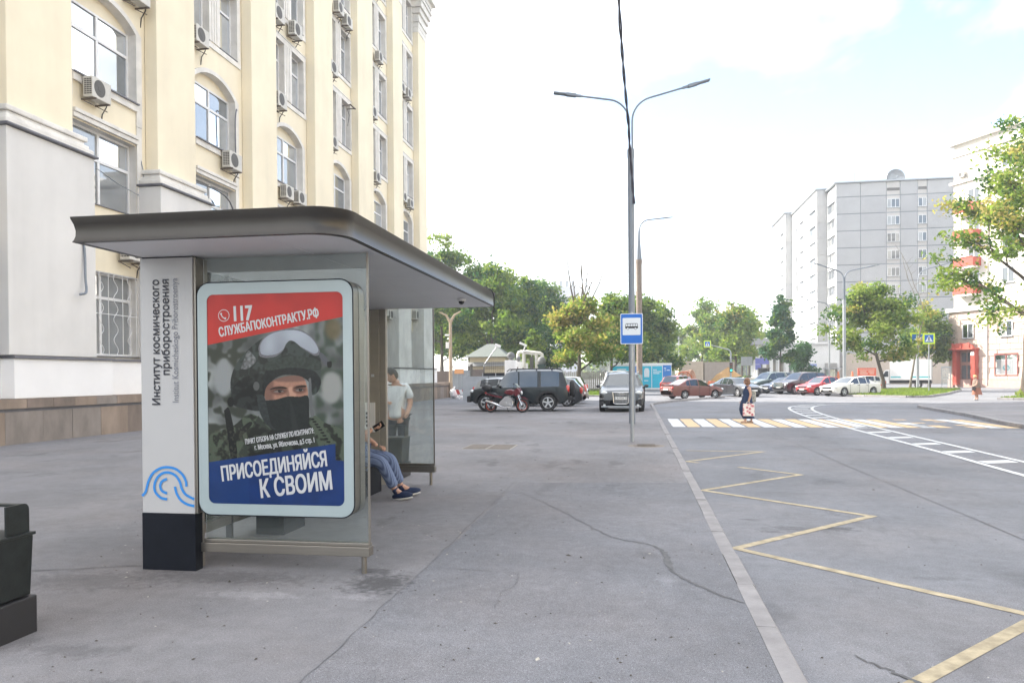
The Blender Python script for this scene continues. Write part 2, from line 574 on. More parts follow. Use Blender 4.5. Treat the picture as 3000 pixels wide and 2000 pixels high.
K = dict(
    pave=asphalt('pavement_asphalt', (.216, .212, .224), .17, 0, .24, .35, SPOTS),
    road=asphalt('road_asphalt', (.196, .201, .220), .13, 40, .16, .34, RSPOTS),
    patch=asphalt('patch_asphalt', (.192, .194, .211), .12, 80, .16, .5, SPOTS),
    crack=M('crack_filler', (.115, .115, .12), .9, var=.25, vs=20),
    kerb=M('kerb_concrete', (.27, .258, .262), .9, var=.2, vs=3.5, bump=.3, bs=80),
    yellow=M('worn_yellow_paint', (.40, .335, .225), .8, var=.36, vs=7, bump=.15, bs=90),
    zyellow=M('crossing_yellow_paint', (.62, .44, .25), .75, var=.16, vs=6),
    white=M('road_white_paint', (.60, .61, .62), .75, var=.14, vs=6),
    earth=M('earth', (.10, .09, .07), .95, var=.3, vs=.4),
    grass=M('grass', (.075, .12, .03), .95, var=.4, vs=3, bump=.6, bs=30),
    cream=M('cream_facade_paint', (.78, .70, .54), .85, var=.06, vs=.5, streak=.022, bump=.08, bs=40),
    grey=M('grey_facade_paint', (.65, .635, .62), .85, var=.06, vs=.6, streak=.022, bump=.08, bs=40),
    wht=M('white_facade_paint', (.80, .79, .79), .8, var=.05, vs=.7, bump=.06, bs=40),
    trim=M('white_trim', (.70, .675, .64), .8, var=.12, vs=2.0, streak=.05, bump=.08),
    stone=M('plinth_stone', (.30, .235, .19), .85, var=.30, vs=1.6, bump=.3, bs=25, stretch=(1, 1, .45)),
    drip=M('grey_drip_metal', (.16, .16, .18), .5, metal=.4, var=.15),
    pvc=M('white_pvc', (.72, .72, .73), .4, var=.03),
    pane=glass_pane('window_glass', (.09, .10, .11), .36),
    pane2=glass_pane('curtained_glass', (.22, .23, .235), .22),
    ac=M('air_conditioner_casing', (.55, .53, .49), .55, var=.10, vs=4),
    acd=M('air_conditioner_grille', (.09, .085, .08), .6, var=.2, vs=9),
    rust=M('rusty_bracket', (.15, .125, .105), .8, var=.3, vs=9),
    black=M('matt_black', (.018, .018, .022), .5, var=.15),
    rubber=M('tyre_rubber', (.025, .025, .027), .85, var=.2, vs=8),
    alloy=M('wheel_alloy', (.52, .53, .55), .35, metal=.6, var=.05),
    chrome=M('chrome', (.7, .71, .73), .18, metal=1., var=.03),
    cglass=glass_pane('car_glass', (.022, .028, .034), .10),
    lamp=M('headlight_glass', (.62, .66, .68), .12, var=.1, coat=1.),
    redlamp=M('tail_light_red', (.50, .03, .02), .2, var=.1, coat=1.),
    plate=M('number_plate_white', (.75, .75, .74), .5, var=.02),
    skin=M('skin', (.50, .29, .21), .55, var=.06),
    bark=M('bark', (.085, .070, .055), .95, var=.35, vs=6, bump=.8, bs=18, stretch=(1, 1, .3)),
    barkl=M('pale_bark', (.17, .15, .12), .95, var=.3, vs=6, bump=.6, bs=18, stretch=(1, 1, .3)),
    pole=M('grey_pole_paint', (.20, .225, .26), .5, metal=.3, var=.06, vs=2),
    galv=M('galvanised_steel', (.34, .36, .38), .45, metal=.6, var=.1, vs=4),
    steel=M('brushed_steel', (.27, .25, .225), .38, metal=.85, var=.06, vs=3, stretch=(1, 1, 20)),
    fascia=M('bronze_grey_fascia', (.060, .056, .052), .36, metal=.75, var=.04, vs=6),
    soffit=M('soffit_grey', (.80, .80, .80), .45, var=.03, vs=1.5),
    totem=M('totem_white', (.44, .44, .45), .45, var=.02),
    navy=M('totem_black', (.006, .008, .014), .6, var=.15, vs=12, spec=.2),
    sblue=M('sign_blue', (.008, .13, .52), .45, var=.03),
    swhite=M('sign_white', (.66, .70, .74), .5, var=.02),
    lime=M('fluorescent_yellow_green', (.62, .80, .05), .5, var=.02),
    concrete=M('concrete', (.34, .32, .29), .9, var=.15, vs=3, bump=.3, bs=40),
    leafA=leafmat('leaf_mid_green', (.150, .215, .066)),
    leafB=leafmat('leaf_dark_green', (.062, .13, .052), .4),
    leafC=leafmat('leaf_yellow_green', (.25, .30, .088)),
    leafD=leafmat('leaf_yellow', (.42, .34, .14)),
    leafE=leafmat('leaf_blue_green', (.058, .125, .078), .35),
)
# ------------------------------------------------------------------ ground, road, pavement
RZ = -0.13
def sheet(name, mat, pts, z, kind='structure', parent=None):
    b = MB()
    b.poly([(x, y, z) for x, y in pts])
    return b.build(name, mat, parent, kind=kind if parent is None else None)

sheet('ground', K['earth'], [(-700, -300), (700, -300), (700, 1200), (-700, 1200)], -.22)
sheet('road', K['road'], [(-34, -40), (160, -40), (160, 300), (-34, 300)], RZ)

b = MB()
ys = [-30, 36, 44]
zs = [0, 0, -.126]
for i in range(2):
    b.poly([(-15.2, ys[i], zs[i]), (.742, ys[i], zs[i]), (.742, ys[i + 1], zs[i + 1]), (-15.2, ys[i + 1], zs[i + 1])])
b.poly([(-15.2, -30, 0), (-15.2, -30, -.2), (.742, -30, -.2), (.742, -30, 0)])
b.build('pavement', K['pave'], kind='structure')
rj = random.Random(4)
edge = [(-1.75 + rj.uniform(-.018, .018), -8 + i * .2) for i in range(97)]
ov = edge + [(-1.83, 11.24), (.4, 11.5), (.739, 11.5), (.739, -8)]
sheet('pavement_overlay', K['patch'], ov, .003)

def crackline(name, pts, wid, mat, z=.0065, jag=.012):
    P = catmull([(x, y, 0) for x, y in pts], 9)
    P = [Vector((p.x + random.uniform(-jag, jag), p.y + random.uniform(-jag, jag))) for p in P]
    if not isinstance(wid, list):
        ws = [wid * random.uniform(.4, 1.5) for _ in P]
    else:
        n = len(P)
        ws = [float(np.interp(i / (n - 1), np.linspace(0, 1, len(wid)), wid)) * random.uniform(.75, 1.25) for i in range(n)]
    S_ = strip(P, ws)
    b = MB()
    for i in range(len(S_) - 1):
        (a, c), (d, e) = S_[i], S_[i + 1]
        b.poly([(a.x, a.y, z), (d.x, d.y, z), (e.x, e.y, z), (c.x, c.y, z)])
    return b.build(name, mat, kind='structure')
crackline('pavement_crack', [(-1.6, 10.32), (-1.14, 9.47), (-.8, 8.75), (-.38, 7.81), (-.18, 7.49), (.13, 7.25), (.23, 6.96), (.26, 6.56), (.29, 6.26), (.44, 5.93), (.59, 5.66), (.735, 5.5)],
          [.004, .008, .012, .014, .016, .018, .05, .06, .02, .026, .022, .010], K['crack'])
crackline('pavement_crack', [(-1.755, 3.2), (-1.745, 4.3), (-1.76, 5.2), (-1.75, 6.17)], .005, K['crack'])
crackline('pavement_crack', [(-1.75, 6.17), (-1.4, 6.14), (-.95, 6.07)], .006, K['crack'])
crackline('pavement_crack', [(-.95, 6.07), (-.93, 5.7), (-1.0, 5.5), (-.97, 5.15)], .004, K['crack'])
crackline('pavement_crack', [(-1.75, 6.2), (-1.78, 8), (-1.8, 9.6), (-1.83, 11.24)], .005, K['crack'])
crackline('pavement_crack', [(-1.83, 11.24), (-2.4, 11.4), (-3.12, 11.48), (-3.6, 11.5)], .005, K['crack'])
crackline('pavement_crack', [(-4.08, 5.95), (-4.6, 5.75), (-5.3, 5.5), (-6.2, 5.1)], .014, K['crack'])
crackline('pavement_crack', [(-3.7, 17.2), (-4.6, 16.4), (-6.0, 15.9)], .015, K['crack'])
crackline('road_crack', [(1.30, 4.95), (1.45, 4.7), (1.57, 4.52), (1.68, 4.5), (1.75, 4.35)], [.006, .02, .04, .03, .01], K['crack'], RZ + .006, .02)

K['sand'] = asphalt('sandy_asphalt', (.235, .215, .19), .15, 30, .05, .4)
crackline('road_seam', [(3.9, 4.5), (3.93, 10), (3.88, 16), (3.92, 25.5)], .010, K['crack'], RZ + .006, .008)

# kerbs: every stone a piece
def kerb(path, width, z1, z0, side, length=1.0, mat=None):
    root = thing('kerb', '', '')
    del root['label'], root['category']
    root['kind'] = 'structure'
    P = [Vector((x, y, 0)) for x, y in path]
    seg = []
    for i in range(len(P) - 1):
        L = (P[i + 1] - P[i]).length
        k = max(1, round(L / .1))
        seg += [P[i].lerp(P[i + 1], j / k) for j in range(k)]
    seg.append(P[-1])
    d = [0]
    for i in range(1, len(seg)):
        d.append(d[-1] + (seg[i] - seg[i - 1]).length)
    def at(t):
        return Vector((float(np.interp(t, d, [p.x for p in seg])), float(np.interp(t, d, [p.y for p in seg])), 0))
    n = int(d[-1] / length)
    for i in range(n):
        a, c = at(i * length + .006), at((i + 1) * length - .006)
        t = (c - a).normalized()
        nn = Vector((t.y, -t.x, 0)) * side * width
        ch = nn * .12
        dz = random.uniform(-.004, .004)
        sh = nn * random.uniform(-.03, .03)
        bb = MB()
        prof = [(Vector((0, 0, 0)), z0), (Vector((0, 0, 0)), z1), (nn - ch, z1), (nn, z1 - .02), (nn, z0)]
        vs = [tuple(Vector((a.x, a.y, z + dz)) + o_ + sh) for o_, z in prof] + [tuple(Vector((c.x, c.y, z + dz)) + o_ + sh) for o_, z in prof]
        bb.add(vs, [(0, 1, 2, 3, 4), (9, 8, 7, 6, 5), (0, 5, 6, 1), (1, 6, 7, 2), (2, 7, 8, 3), (3, 8, 9, 4)])
        bb.build('kerb_stone', K['kerb'], root)
    return root
kerb([(.744, -4), (.744, 44), (1.1, 46.2), (1.9, 48.6), (3.2, 52), (5.6, 57.2), (6.4, 59)], .135, .002, -.2, 1)
RK = [(11.6, 8), (11.8, 20), (11.93, 26.1), (12.25, 28.4), (13.0, 32.3), (13.6, 37.5), (13.9, 40.6), (14.6, 42.2), (16.5, 43.6), (21, 45.6), (34, 49.6)]
kerb(RK, .18, .002, -.2, -1)
sheet('sidewalk', K['pave'], RK + [(60, 55), (60, 8)], 0)
IS = [(15.6, 61.6), (16.6, 60.0), (19.2, 57.6), (20.4, 58.2), (24.5, 66), (31, 80), (28, 85), (23, 79), (18.6, 69)]
kerb([IS[8], IS[0], IS[1], IS[2], IS[3], IS[4], IS[5]], .15, .02, -.2, 1)
sheet('verge_soil', K['earth'], IS, .0)
IB = [(22.6, 52.6), (26, 50.5), (34, 53), (50, 60), (48, 66), (34, 60), (26, 56.5)]
kerb([IB[6], IB[0], IB[1], IB[2], IB[3]], .15, .02, -.2, 1)
sheet('verge_soil', K['earth'], IB, .0)

def grass(name, poly, n, h, seed, z=0.0):
    """grass blades scattered over an outline"""
    r = np.random.default_rng(seed)
    P = np.array(poly)
    lo, hi = P.min(0), P.max(0)
    pts = r.uniform(lo, hi, (n * 3, 2))
    inside = np.zeros(len(pts), bool)
    j = len(P) - 1
    for i in range(len(P)):
        c = ((P[i, 1] > pts[:, 1]) != (P[j, 1] > pts[:, 1])) & (pts[:, 0] < (P[j, 0] - P[i, 0]) * (pts[:, 1] - P[i, 1]) / (P[j, 1] - P[i, 1] + 1e-9) + P[i, 0])
        inside ^= c
        j = i
    pts = pts[inside][:n]
    n = len(pts)
    a = r.uniform(0, 6.28, n)
    wd = r.uniform(.02, .05, n)
    hh = h * r.uniform(.4, 1.3, n)
    v = np.zeros((n, 3, 3))
    v[:, 0, :2] = pts + np.stack([np.cos(a), np.sin(a)], 1) * wd[:, None]
    v[:, 1, :2] = pts - np.stack([np.cos(a), np.sin(a)], 1) * wd[:, None]
    v[:, 2, :2] = pts + r.normal(0, .06, (n, 2))
    v[:, :, 2] = z
    v[:, 2, 2] = z + hh
    me = bpy.data.meshes.new(name)
    me.from_pydata(v.reshape(-1, 3).tolist(), [], np.arange(3 * n).reshape(-1, 3).tolist())
    for k in ('leafC', 'leafA'):
        me.materials.append(K[k])
    me.polygons.foreach_set('material_index', r.integers(0, 2, n).tolist())
    o = bpy.data.objects.new(name, me)
    COL.objects.link(o)
    o['kind'] = 'stuff'
    o['label'] = 'short sunlit grass and weeds on the verge'
    return o
grass('grass', IS, 16000, .16, 1)
grass('grass', IB, 14000, .12, 2)
GL = [(-5.5, 62.5), (-2.6, 62.0), (-2.2, 90), (-9, 100), (-10, 66)]
sheet('lawn', K['grass'], GL, -.12)
grass('grass', GL, 12000, .14, 3, -.12)
kerb([(-5.5, 62.4), (-2.5, 61.9), (-2.1, 90)], .15, .0, -.2, 1)

# painted markings, each sheet a little above the road
MZ = RZ + .004
def ribbon(b, pts, wid, z=MZ, rough=.006):
    P = [Vector(p) for p in pts]
    Q = []
    for i in range(len(P) - 1):
        k = max(1, int((P[i + 1] - P[i]).length / .12))
        Q.append([P[i].lerp(P[i + 1], j / k) for j in range(k + 1)])
    for q in Q:
        S_ = strip(q, [wid + random.uniform(-rough, rough) * 2 for _ in q])
        for i in range(len(S_) - 1):
            (a, c), (d, e) = S_[i], S_[i + 1]
            b.poly([(a.x, a.y, z), (d.x, d.y, z), (e.x, e.y, z), (c.x, c.y, z)])
b = MB()
zz = [(.96, 3.93), (2.80, 5.9), (.96, 7.82), (2.80, 9.8), (.96, 11.69), (2.76, 13.69), (1.85, 14.69)]
def zig(pts):
    P = [Vector(p) for p in pts]
    wd = .1
    L = []
    for i, p in enumerate(P):
        d0 = (p - P[i - 1]).normalized() if i else (P[1] - p).normalized()
        d1 = (P[i + 1] - p).normalized() if i < len(P) - 1 else d0
        n0 = Vector((-d0.y, d0.x))
        n1 = Vector((-d1.y, d1.x))
        m = (n0 + n1).normalized()
        k = wd / 2 / max(.3, m.dot(n0))
        L.append((p + m * k, p - m * k))
    for i in range(len(L) - 1):
        (a, c), (d, e) = L[i], L[i + 1]
        n = 22
        for j in range(n):
            u0, u1 = j / n, (j + 1) / n
            q = [a.lerp(d, u0), a.lerp(d, u1), c.lerp(e, u1), c.lerp(e, u0)]
            b.poly([(v.x, v.y, MZ) for v in q])
zig(zz)
zig([(1.19, 15.32), (.96, 15.52), (2.76, 17.66), (1.1, 17.76)])
b.build('bus_stop_marking', K['yellow'], kind='structure')

cw = thing('crosswalk', '', '')
del cw['label'], cw['category']
cw['kind'] = 'structure'
rz_ = random.Random(5)
for i in range(22):
    if i in (18,):
        continue
    x0 = 1.17 + i * .485
    worn = i in (16, 17, 19)
    b = MB()
    y0, y1 = 25.85 + rz_.uniform(-.05, .05), 30.45 + rz_.uniform(-.06, .06)
    n = 12
    for j in range(n):
        if worn and rz_.random() < .4:
            continue
        a0, a1 = y0 + (y1 - y0) * j / n, y0 + (y1 - y0) * (j + 1) / n
        e0, e1 = rz_.uniform(-.012, .012), rz_.uniform(-.012, .012)
        b.poly([(x0 + e0, a0, MZ), (x0 + .41 + e1, a0, MZ), (x0 + .41 + e1, a1, MZ), (x0 + e0, a1, MZ)])
    b.build('crossing_stripe', K['zyellow'] if i % 2 else K['white'], cw)

md = thing('median_marking', '', '')
del md['label'], md['category']
md['kind'] = 'structure'
LL = [(6.25, 4, 0), (6.39, 14, 0), (6.52, 18, 0), (6.63, 25.7, 0), (6.76, 32.1, 0), (7.42, 39.3, 0), (8.5, 43.2, 0), (10.7, 46.3, 0)]
RR = [(7.25, 4, 0), (7.36, 16.2, 0), (7.42, 20, 0), (7.52, 25.8, 0), (7.62, 31.5, 0), (8.38, 38.8, 0), (9.9, 43.9, 0), (12.2, 46.5, 0)]
for S_ in (LL, RR):
    b = MB()
    ribbon(b, [(p.x, p.y) for p in catmull(S_, 8)], .13, MZ + .004)
    b.build('lane_line', K['white'], md)
yy = 6.0
while yy < 44.5:
    if not 25.6 < yy < 30.7:
        xl = float(np.interp(yy, [p[1] for p in LL], [p[0] for p in LL])) + .12
        xr = float(np.interp(yy, [p[1] for p in RR], [p[0] for p in RR])) - .12
        b = MB()
        b.poly([(xl, yy, MZ), (xr, yy + .25, MZ), (xr, yy + .68, MZ), (xl, yy + .43, MZ)])
        b.build('hatch_bar', K['white'], md)
    yy += 1.95
for q in [((16, 70), (27, 88)), ((18.5, 66), (36, 84))]:
    pass

# grit, leaves and cigarette ends lying about: past counting
rg_ = np.random.default_rng(12)
vs, fs, ms = [], [], []
for i in range(900):
    y = 3.2 + 14 * rg_.random() ** 1.8
    x = rg_.uniform(-6, .7) if rg_.random() < .72 else rg_.uniform(.95, 7)
    z = (.0035 if x < .74 else RZ) + .001
    r0 = rg_.uniform(.003, .009) * (1 if rg_.random() < .93 else 1.9)
    a0 = rg_.uniform(0, 6.28)
    el = rg_.uniform(1, 2.2)
    k = len(vs)
    for j in range(4):
        a = a0 + j * 1.57
        vs.append((x + r0 * el * math.cos(a) * (1 if j % 2 == 0 else .5), y + r0 * el * math.sin(a) * (1 if j % 2 == 0 else .5), z))
    vs.append((x, y, z + r0 * .8))
    for j in range(4):
        fs.append((k + j, k + (j + 1) % 4, k + 4))
        ms.append(int(i % 5 != 0))
b = MB()
b.v, b.f, b.m = vs, fs, ms
b.build('grit', [M('pale_grit', (.42, .40, .37), .9, var=.3, vs=40), M('dark_grit', (.09, .08, .07), .9, var=.3, vs=40)], kind='stuff', label='scattered grit and small litter on the asphalt')

# covers let into the pavement
t = thing('cable_hatch', 'rusty rectangular cable hatch in pavement behind the shelter end', 'hatch', (-3.28, 16.9, 0))
b = MB()
b.box(-.55, -.55, -.02, .55, .55, .006)
b.build('hatch_frame', K['concrete'], t)
for s in (-.27, .27):
    b = MB()
    b.box(s - .25, -.5, .0, s + .25, .5, .012)
    b.build('hatch_lid', K['rust'], t, bevel=.004)
t = thing('manhole_cover', 'round iron manhole cover beside the foot of the bus sign post', 'manhole', (.2, 17.5, 0))
b = MB()
b.lathe([(0, .006), (.36, .006), (.42, .0)], (0, 0, 0), 28)
b.build('rim', K['sand'], t)
b = MB()
b.lathe([(0, .014), (.29, .014), (.30, .004)], (0, 0, 0), 28)
for k in range(5):
    b.box(-.2, -.2 + k * .1 - .02, .012, .2, -.2 + k * .1 + .02, .02)
b.build('lid', K['rust'], t)
# ------------------------------------------------------------------ the cream institute building on the left
IO = (-16, 20, 0)
inst = thing('institute_building', 'long cream office building with white base, pilasters and arched windows behind the shelter', 'building', IO)
XW, XG, XU, XL = -16.0, -16.3, -15.55, -15.16
PIL = [(-1.7, .5), (4.5, 6.7), (10.7, 12.95), (16.88, 19.15), (23.0, 25.2), (29.3, 31.5), (35.55, 37.85), (41.5, 44.0), (47.9, 49.9), (53.8, 55.8)]
TOP = 31.2
def arch_pts(c, hw, zs, rise, n=14):
    """segmental arch"""
    R = (hw * hw + rise * rise) / (2 * rise)
    a = math.asin(hw / R)
    return [(c + R * math.sin(-a + 2 * a * i / n), zs + rise - R + R * math.cos(-a + 2 * a * i / n)) for i in range(n + 1)]
ROWS = [14.45, 18.25, 22.15, 25.85]
def bay_wall(y0, y1):
    b = MB(IO)
    c = (y0 + y1) / 2
    hw = 1.43
    holes = [(c - hw, c + hw, 2.3, 4.85), (c - hw, c + hw, 6.85, 9.12), (c - hw, c + hw, 10.5, 12.70)]
    for z in ROWS:
        holes += [(c - 1.66, c - .38, z, z + 2.5), (c + .38, c + 1.66, z, z + 2.5)]
    ysl = sorted({y0, y1, c - hw, c + hw, c - 1.66, c - .38, c + .38, c + 1.66})
    zsl = sorted({-.1, TOP, 13.4} | {h[2] for h in holes} | {h[3] for h in holes})
    for i in range(len(ysl) - 1):
        for j in range(len(zsl) - 1):
            ym, zm = (ysl[i] + ysl[i + 1]) / 2, (zsl[j] + zsl[j + 1]) / 2
            if any(h[0] < ym < h[1] and h[2] < zm < h[3] for h in holes):
                continue
            if 12.70 < zm < 13.4 and c - hw < ym < c + hw:
                continue
            b.poly([(XW, ysl[i], zsl[j]), (XW, ysl[i + 1], zsl[j]), (XW, ysl[i + 1], zsl[j + 1]), (XW, ysl[i], zsl[j + 1])], 1 if zm < 5.6 else 0)
    A = arch_pts(c, hw, 12.70, .5)
    for (ya, za), (yb, zb) in zip(A, A[1:]):
        b.poly([(XW, ya, za), (XW, yb, zb), (XW, yb, 13.4), (XW, ya, 13.4)])
        b.poly([(XW, ya, za), (XW, yb, zb), (XG + .02, yb, zb), (XG + .02, ya, za)], 2)
    # reveals
    for k, (a, d, z0, z1) in enumerate(holes):
        arch = k == 2
        b.poly([(XW, a, z0), (XG, a, z0), (XG, a, z1), (XW, a, z1)], 2)
        b.poly([(XW, d, z0), (XG, d, z0), (XG, d, z1), (XW, d, z1)], 2)
        b.poly([(XW, a, z0), (XG, a, z0), (XG, d, z0), (XW, d, z0)], 2)
        if not arch:
            b.poly([(XW, a, z1), (XG, a, z1), (XG, d, z1), (XW, d, z1)], 2)
    # blind tympanum over the arched window
    b.poly([(XG + .03, y, z) for y, z in A], 0)
    b.build('wall', [K['cream'], K['grey'], K['trim']], inst)
    # trims
    b = MB(IO)
    b.box(XW + .003, c - hw - .25, 5.6, XW + .05, c - hw, 9.75)
    b.box(XW + .003, c + hw, 5.6, XW + .05, c + hw + .25, 9.75)
    b.box(XW + .003, c - hw - .0, 9.16, XW + .09, c + hw + .0, 9.30)
    b.box(XW + .003, c - hw - .0, 9.303, XW + .14, c + hw + .0, 9.42)
    b.build('hood_mould', K['trim'], inst, bevel=.015)
    b = MB(IO)
    O2 = arch_pts(c, hw + .27, 12.70, .66)
    O1 = arch_pts(c, hw, 12.70, .5)
    for x, zlo in ((XW + .05, 0),):
        for i in range(len(O1) - 1):
            q = [O1[i], O1[i + 1], O2[i + 1], O2[i]]
            b.poly([(x, y, z) for y, z in q])
            b.poly([(x, *O2[i]), (x, *O2[i + 1]), (XW, *O2[i + 1]), (XW, *O2[i])])
            b.poly([(x, *O1[i]), (x, *O1[i + 1]), (XW, *O1[i + 1]), (XW, *O1[i])])
    for s, e in ((c - hw - .27, c - hw), (c + hw, c + hw + .27)):
        b.box(XW + .003, s, 9.76, XW + .05, e, 12.70)
    b.build('arch_surround', K['trim'], inst, recalc=True)
    b = MB(IO)
    b.box(XW + .003, c - hw - .0, 10.22, XW + .09, c + hw + .0, 10.46)
    b.box(XW + .09, c - hw - .02, 10.43, XW + .16, c + hw + .02, 10.47, 1)
    b.build('window_apron', [K['trim'], K['drip']], inst)
    for z in ROWS:
        b = MB(IO)
        b.box(XW + .003, c - 1.9, z - .05, XW + .045, c - 1.66, z + 2.75)
        b.box(XW + .003, c + 1.66, z - .05, XW + .045, c + 1.9, z + 2.75)
        b.box(XW + .003, c - 1.66, z + 2.5, XW + .045, c + 1.66, z + 2.75)
        b.box(XW + .003, c - 1.93, z + 2.752, XW + .07, c + 1.93, z + 2.80)
        b.box(XW + .003, c - 1.93, z - .26, XW + .05, c + 1.93, z - .06)
        b.box(XW + .003, c - .38, z, XW + .035, c + .38, z + 2.5)
        for s in (-.22, -.05, .12):
            b.box(XW + .036, c + s, z, XW + .06, c + s + .09, z + 2.5)
        b.build('window_surround', K['trim'], inst)
    return c
def window(y0, y1, z0, z1, cols, trans, mat, grille=False, tilt=False):
    """white plastic window: frame part with panes, sill and sometimes a grille as sub-parts"""
    f = MB(IO)
    x0, x1 = XG - .03, XG + .05
    fw = .07
    f.box(x0, y0, z0, x1, y0 + fw, z1)
    f.box(x0, y1 - fw, z0, x1, y1, z1)
    f.box(x0, y0 + fw, z0, x1, y1 - fw, z0 + fw)
    f.box(x0, y0 + fw, z1 - fw, x1, y1 - fw, z1)
    zt = z0 + (z1 - z0) * trans
    f.box(x0, y0 + fw, zt - .045, x1, y1 - fw, zt + .045)
    cuts = [y0 + fw] + [y0 + (y1 - y0) * k for k in cols] + [y1 - fw]
    for yc in cuts[1:-1]:
        f.box(x0 + .002, yc - .05, z0 + fw, x1 - .002, yc + .05, zt - .045)
        f.box(x0 + .002, yc - .05, zt + .045, x1 - .002, yc + .05, z1 - fw)
    fr = f.build('window', K['pvc'], inst)
    for a, d in zip(cuts, cuts[1:]):
        for q, (za, zb) in enumerate(((z0 + fw, zt - .04), (zt + .04, z1 - fw))):
            p = MB(IO)
            lean = random.uniform(-.006, .006)
            p.poly([(XG + .005, a, za), (XG + .005, d, za), (XG + .005 + lean, d, zb), (XG + .005 + lean, a, zb)])
            p.build('pane', mat if random.random() > .3 else K['pane2'], fr)
    s = MB(IO)
    s.box(XG + .051, y0 - .02, z0 - .035, XW + .06, y1 + .02, z0 - .005)
    s.build('sill', K['drip'], fr)
    if grille:
        g = MB(IO)
        xg = XW + .03
        for k in range(9):
            yk = y0 + .12 + (y1 - y0 - .24) * k / 8
            if k % 2 == 0:
                g.tube([(xg, yk, z0 + .02), (xg, yk, z1 - .02)], .012, 5)
            else:
                g.tube([(xg, yk + .10 * math.sin(q * .62), z0 + .02 + (z1 - z0 - .04) * q / 40) for q in range(41)], .011, 5)
        for zz_ in (z0 + .03, (z0 + z1) / 2, z1 - .03):
            g.tube([(xg, y0 + .04, zz_), (xg, y1 - .04, zz_)], .012, 5)
        g.build('grille', K['pvc'], fr)
    return fr
CEN = []
for k in range(len(PIL) - 1):
    y0, y1 = PIL[k][1], PIL[k + 1][0]
    c = bay_wall(y0, y1)
    CEN.append(c)
    if k < 2:
        continue
    window(c - 1.43, c + 1.43, 2.3, 4.85, (.5,), .70, K['pane2'], grille=True)
    window(c - 1.43, c + 1.43, 6.85, 9.12, (.5,), .62, K['pane'])
    window(c - 1.43, c + 1.43, 10.5, 12.72, (.5,), .66, K['pane'])
    for z in ROWS:
        for s in (-1.66, .38):
            window(c + s, c + s + 1.28, z, z + 2.5, (.33,), .68, K['pane'])
for a, d in PIL:
    b = MB(IO)
    b.box(XW, a, 8.1, XU, d, 26.6)
    b.box(XW, a - .0, 29.0, XU, d, TOP)
    b.build('pilaster', K['cream'], inst, bevel=.02)
    b = MB(IO)
    b.box(XW, a - .45, 2.2, XL, d + .35, 7.82)
    b.build('pilaster_base', K['grey'], inst, bevel=.02)
    b = MB(IO)
    # ledge and base moulding under the shaft
    b.box(XW, a - .52, 7.823, XL + .10, d + .42, 7.90, 1)
    for g, za, zb in ((.0, 7.903, 8.05), (-.08, 8.05, 8.16), (-.16, 8.16, 8.26), (-.10, 8.26, 8.40)):
        b.box(XW, a - .45 - g * 1.2, za, XL + g, d + .35 + g * 1.2, zb)
    b.build('pilaster_moulding', [K['trim'], K['drip']], inst, bevel=.03)
    b = MB(IO)
    b.box(XW, a - .02, 26.6, XU + .03, d + .02, 26.95)
    for g, za, zb in ((.05, 26.95, 27.3), (.12, 27.3, 27.6), (.06, 27.6, 27.9), (.2, 27.9, 28.3), (.34, 28.3, 28.75), (.42, 28.75, 29.0)):
        b.box(XW, a - g, za, XU + g, d + g, zb)
    b.build('capital', K['trim'], inst, bevel=.02)
    b = MB(IO)
    b.box(XW, a - .35, 1.12, -15.12, d + .95, 2.12)
    b.build('pilaster_foot', K['wht'], inst, bevel=.015)
b = MB(IO)
for k in range(len(PIL) - 1):
    b.box(XW, PIL[k][1] + .951, 1.12, -15.5, PIL[k + 1][0] - .351, 2.12)
b.build('base_band', K['wht'], inst)
b = MB(IO)
for k in range(len(PIL)):
    b.box(XW, PIL[k][0] - .40, 2.123, -15.06, PIL[k][1] + 1.0, 2.19)
    if k < len(PIL) - 1:
        b.box(XW, PIL[k][1] + 1.001, 2.123, -15.44, PIL[k + 1][0] - .401, 2.19)
b.build('base_ledge', K['drip'], inst)
b = MB(IO)
b.box(XW, PIL[0][0] - .3, 29.05, XU + .45, PIL[-1][1] + .25, 29.4)
b.box(XW, PIL[0][0] - .3, 29.4, XU + .7, PIL[-1][1] + .5, 29.75)
b.build('main_cornice', K['trim'], inst)
b = MB(IO)
b.box(-32, PIL[0][0], -.1, XW - .6, PIL[-1][1], TOP)
b.box(XW - .6, PIL[-1][0] + 2.0 - .25, -.1, XW + .0, PIL[-1][1] - .003, TOP)
b.build('rear_block', K['cream'], inst)
# stone plinth: slabs with a row of cap stones, every stone a piece
ps = thing('stone_plinth', '', '')
del ps['label'], ps['category']
ps.name = 'plinth_slab_row'
bpy.data.objects.remove(ps)
rs = random.Random(8)
yq = 11.0
sm = [M('plinth_stone_%s' % n, c_, .85, var=.26, vs=1.8, bump=.3, bs=25, stretch=(1, 1, .4)) for n, c_ in
      (('warm', (.25, .195, .155)), ('grey', (.225, .195, .175)), ('dark', (.195, .155, .13)))]
while yq < 60.4:
    wd = rs.uniform(.95, 1.25)
    b = MB(IO)
    g = rs.uniform(-.006, .006)
    b.box(-15.7, yq + .005, -.2, -15.1 + g, yq + wd - .005, .80)
    b.build('plinth_stone', rs.choice(sm), inst)
    yq += wd
yq = 11.0
while yq < 60.4:
    wd = rs.uniform(.75, .95)
    b = MB(IO)
    g = rs.uniform(-.008, .008)
    z0 = .88
    b.box(-15.75, yq + .006, z0, -15.06 + g, yq + wd - .006, 1.115)
    b.build('cap_stone', rs.choice(sm), inst)
    yq += wd
b = MB(IO)
b.box(-15.7, 11.0, .80, -15.14, 60.4, .875)
b.build('plinth_groove', K['drip'], inst)
b = MB(IO)
b.box(XU + .005, 56.0 - 1.75, 5.05, XU + .03, 56.0 - .3, 5.4)
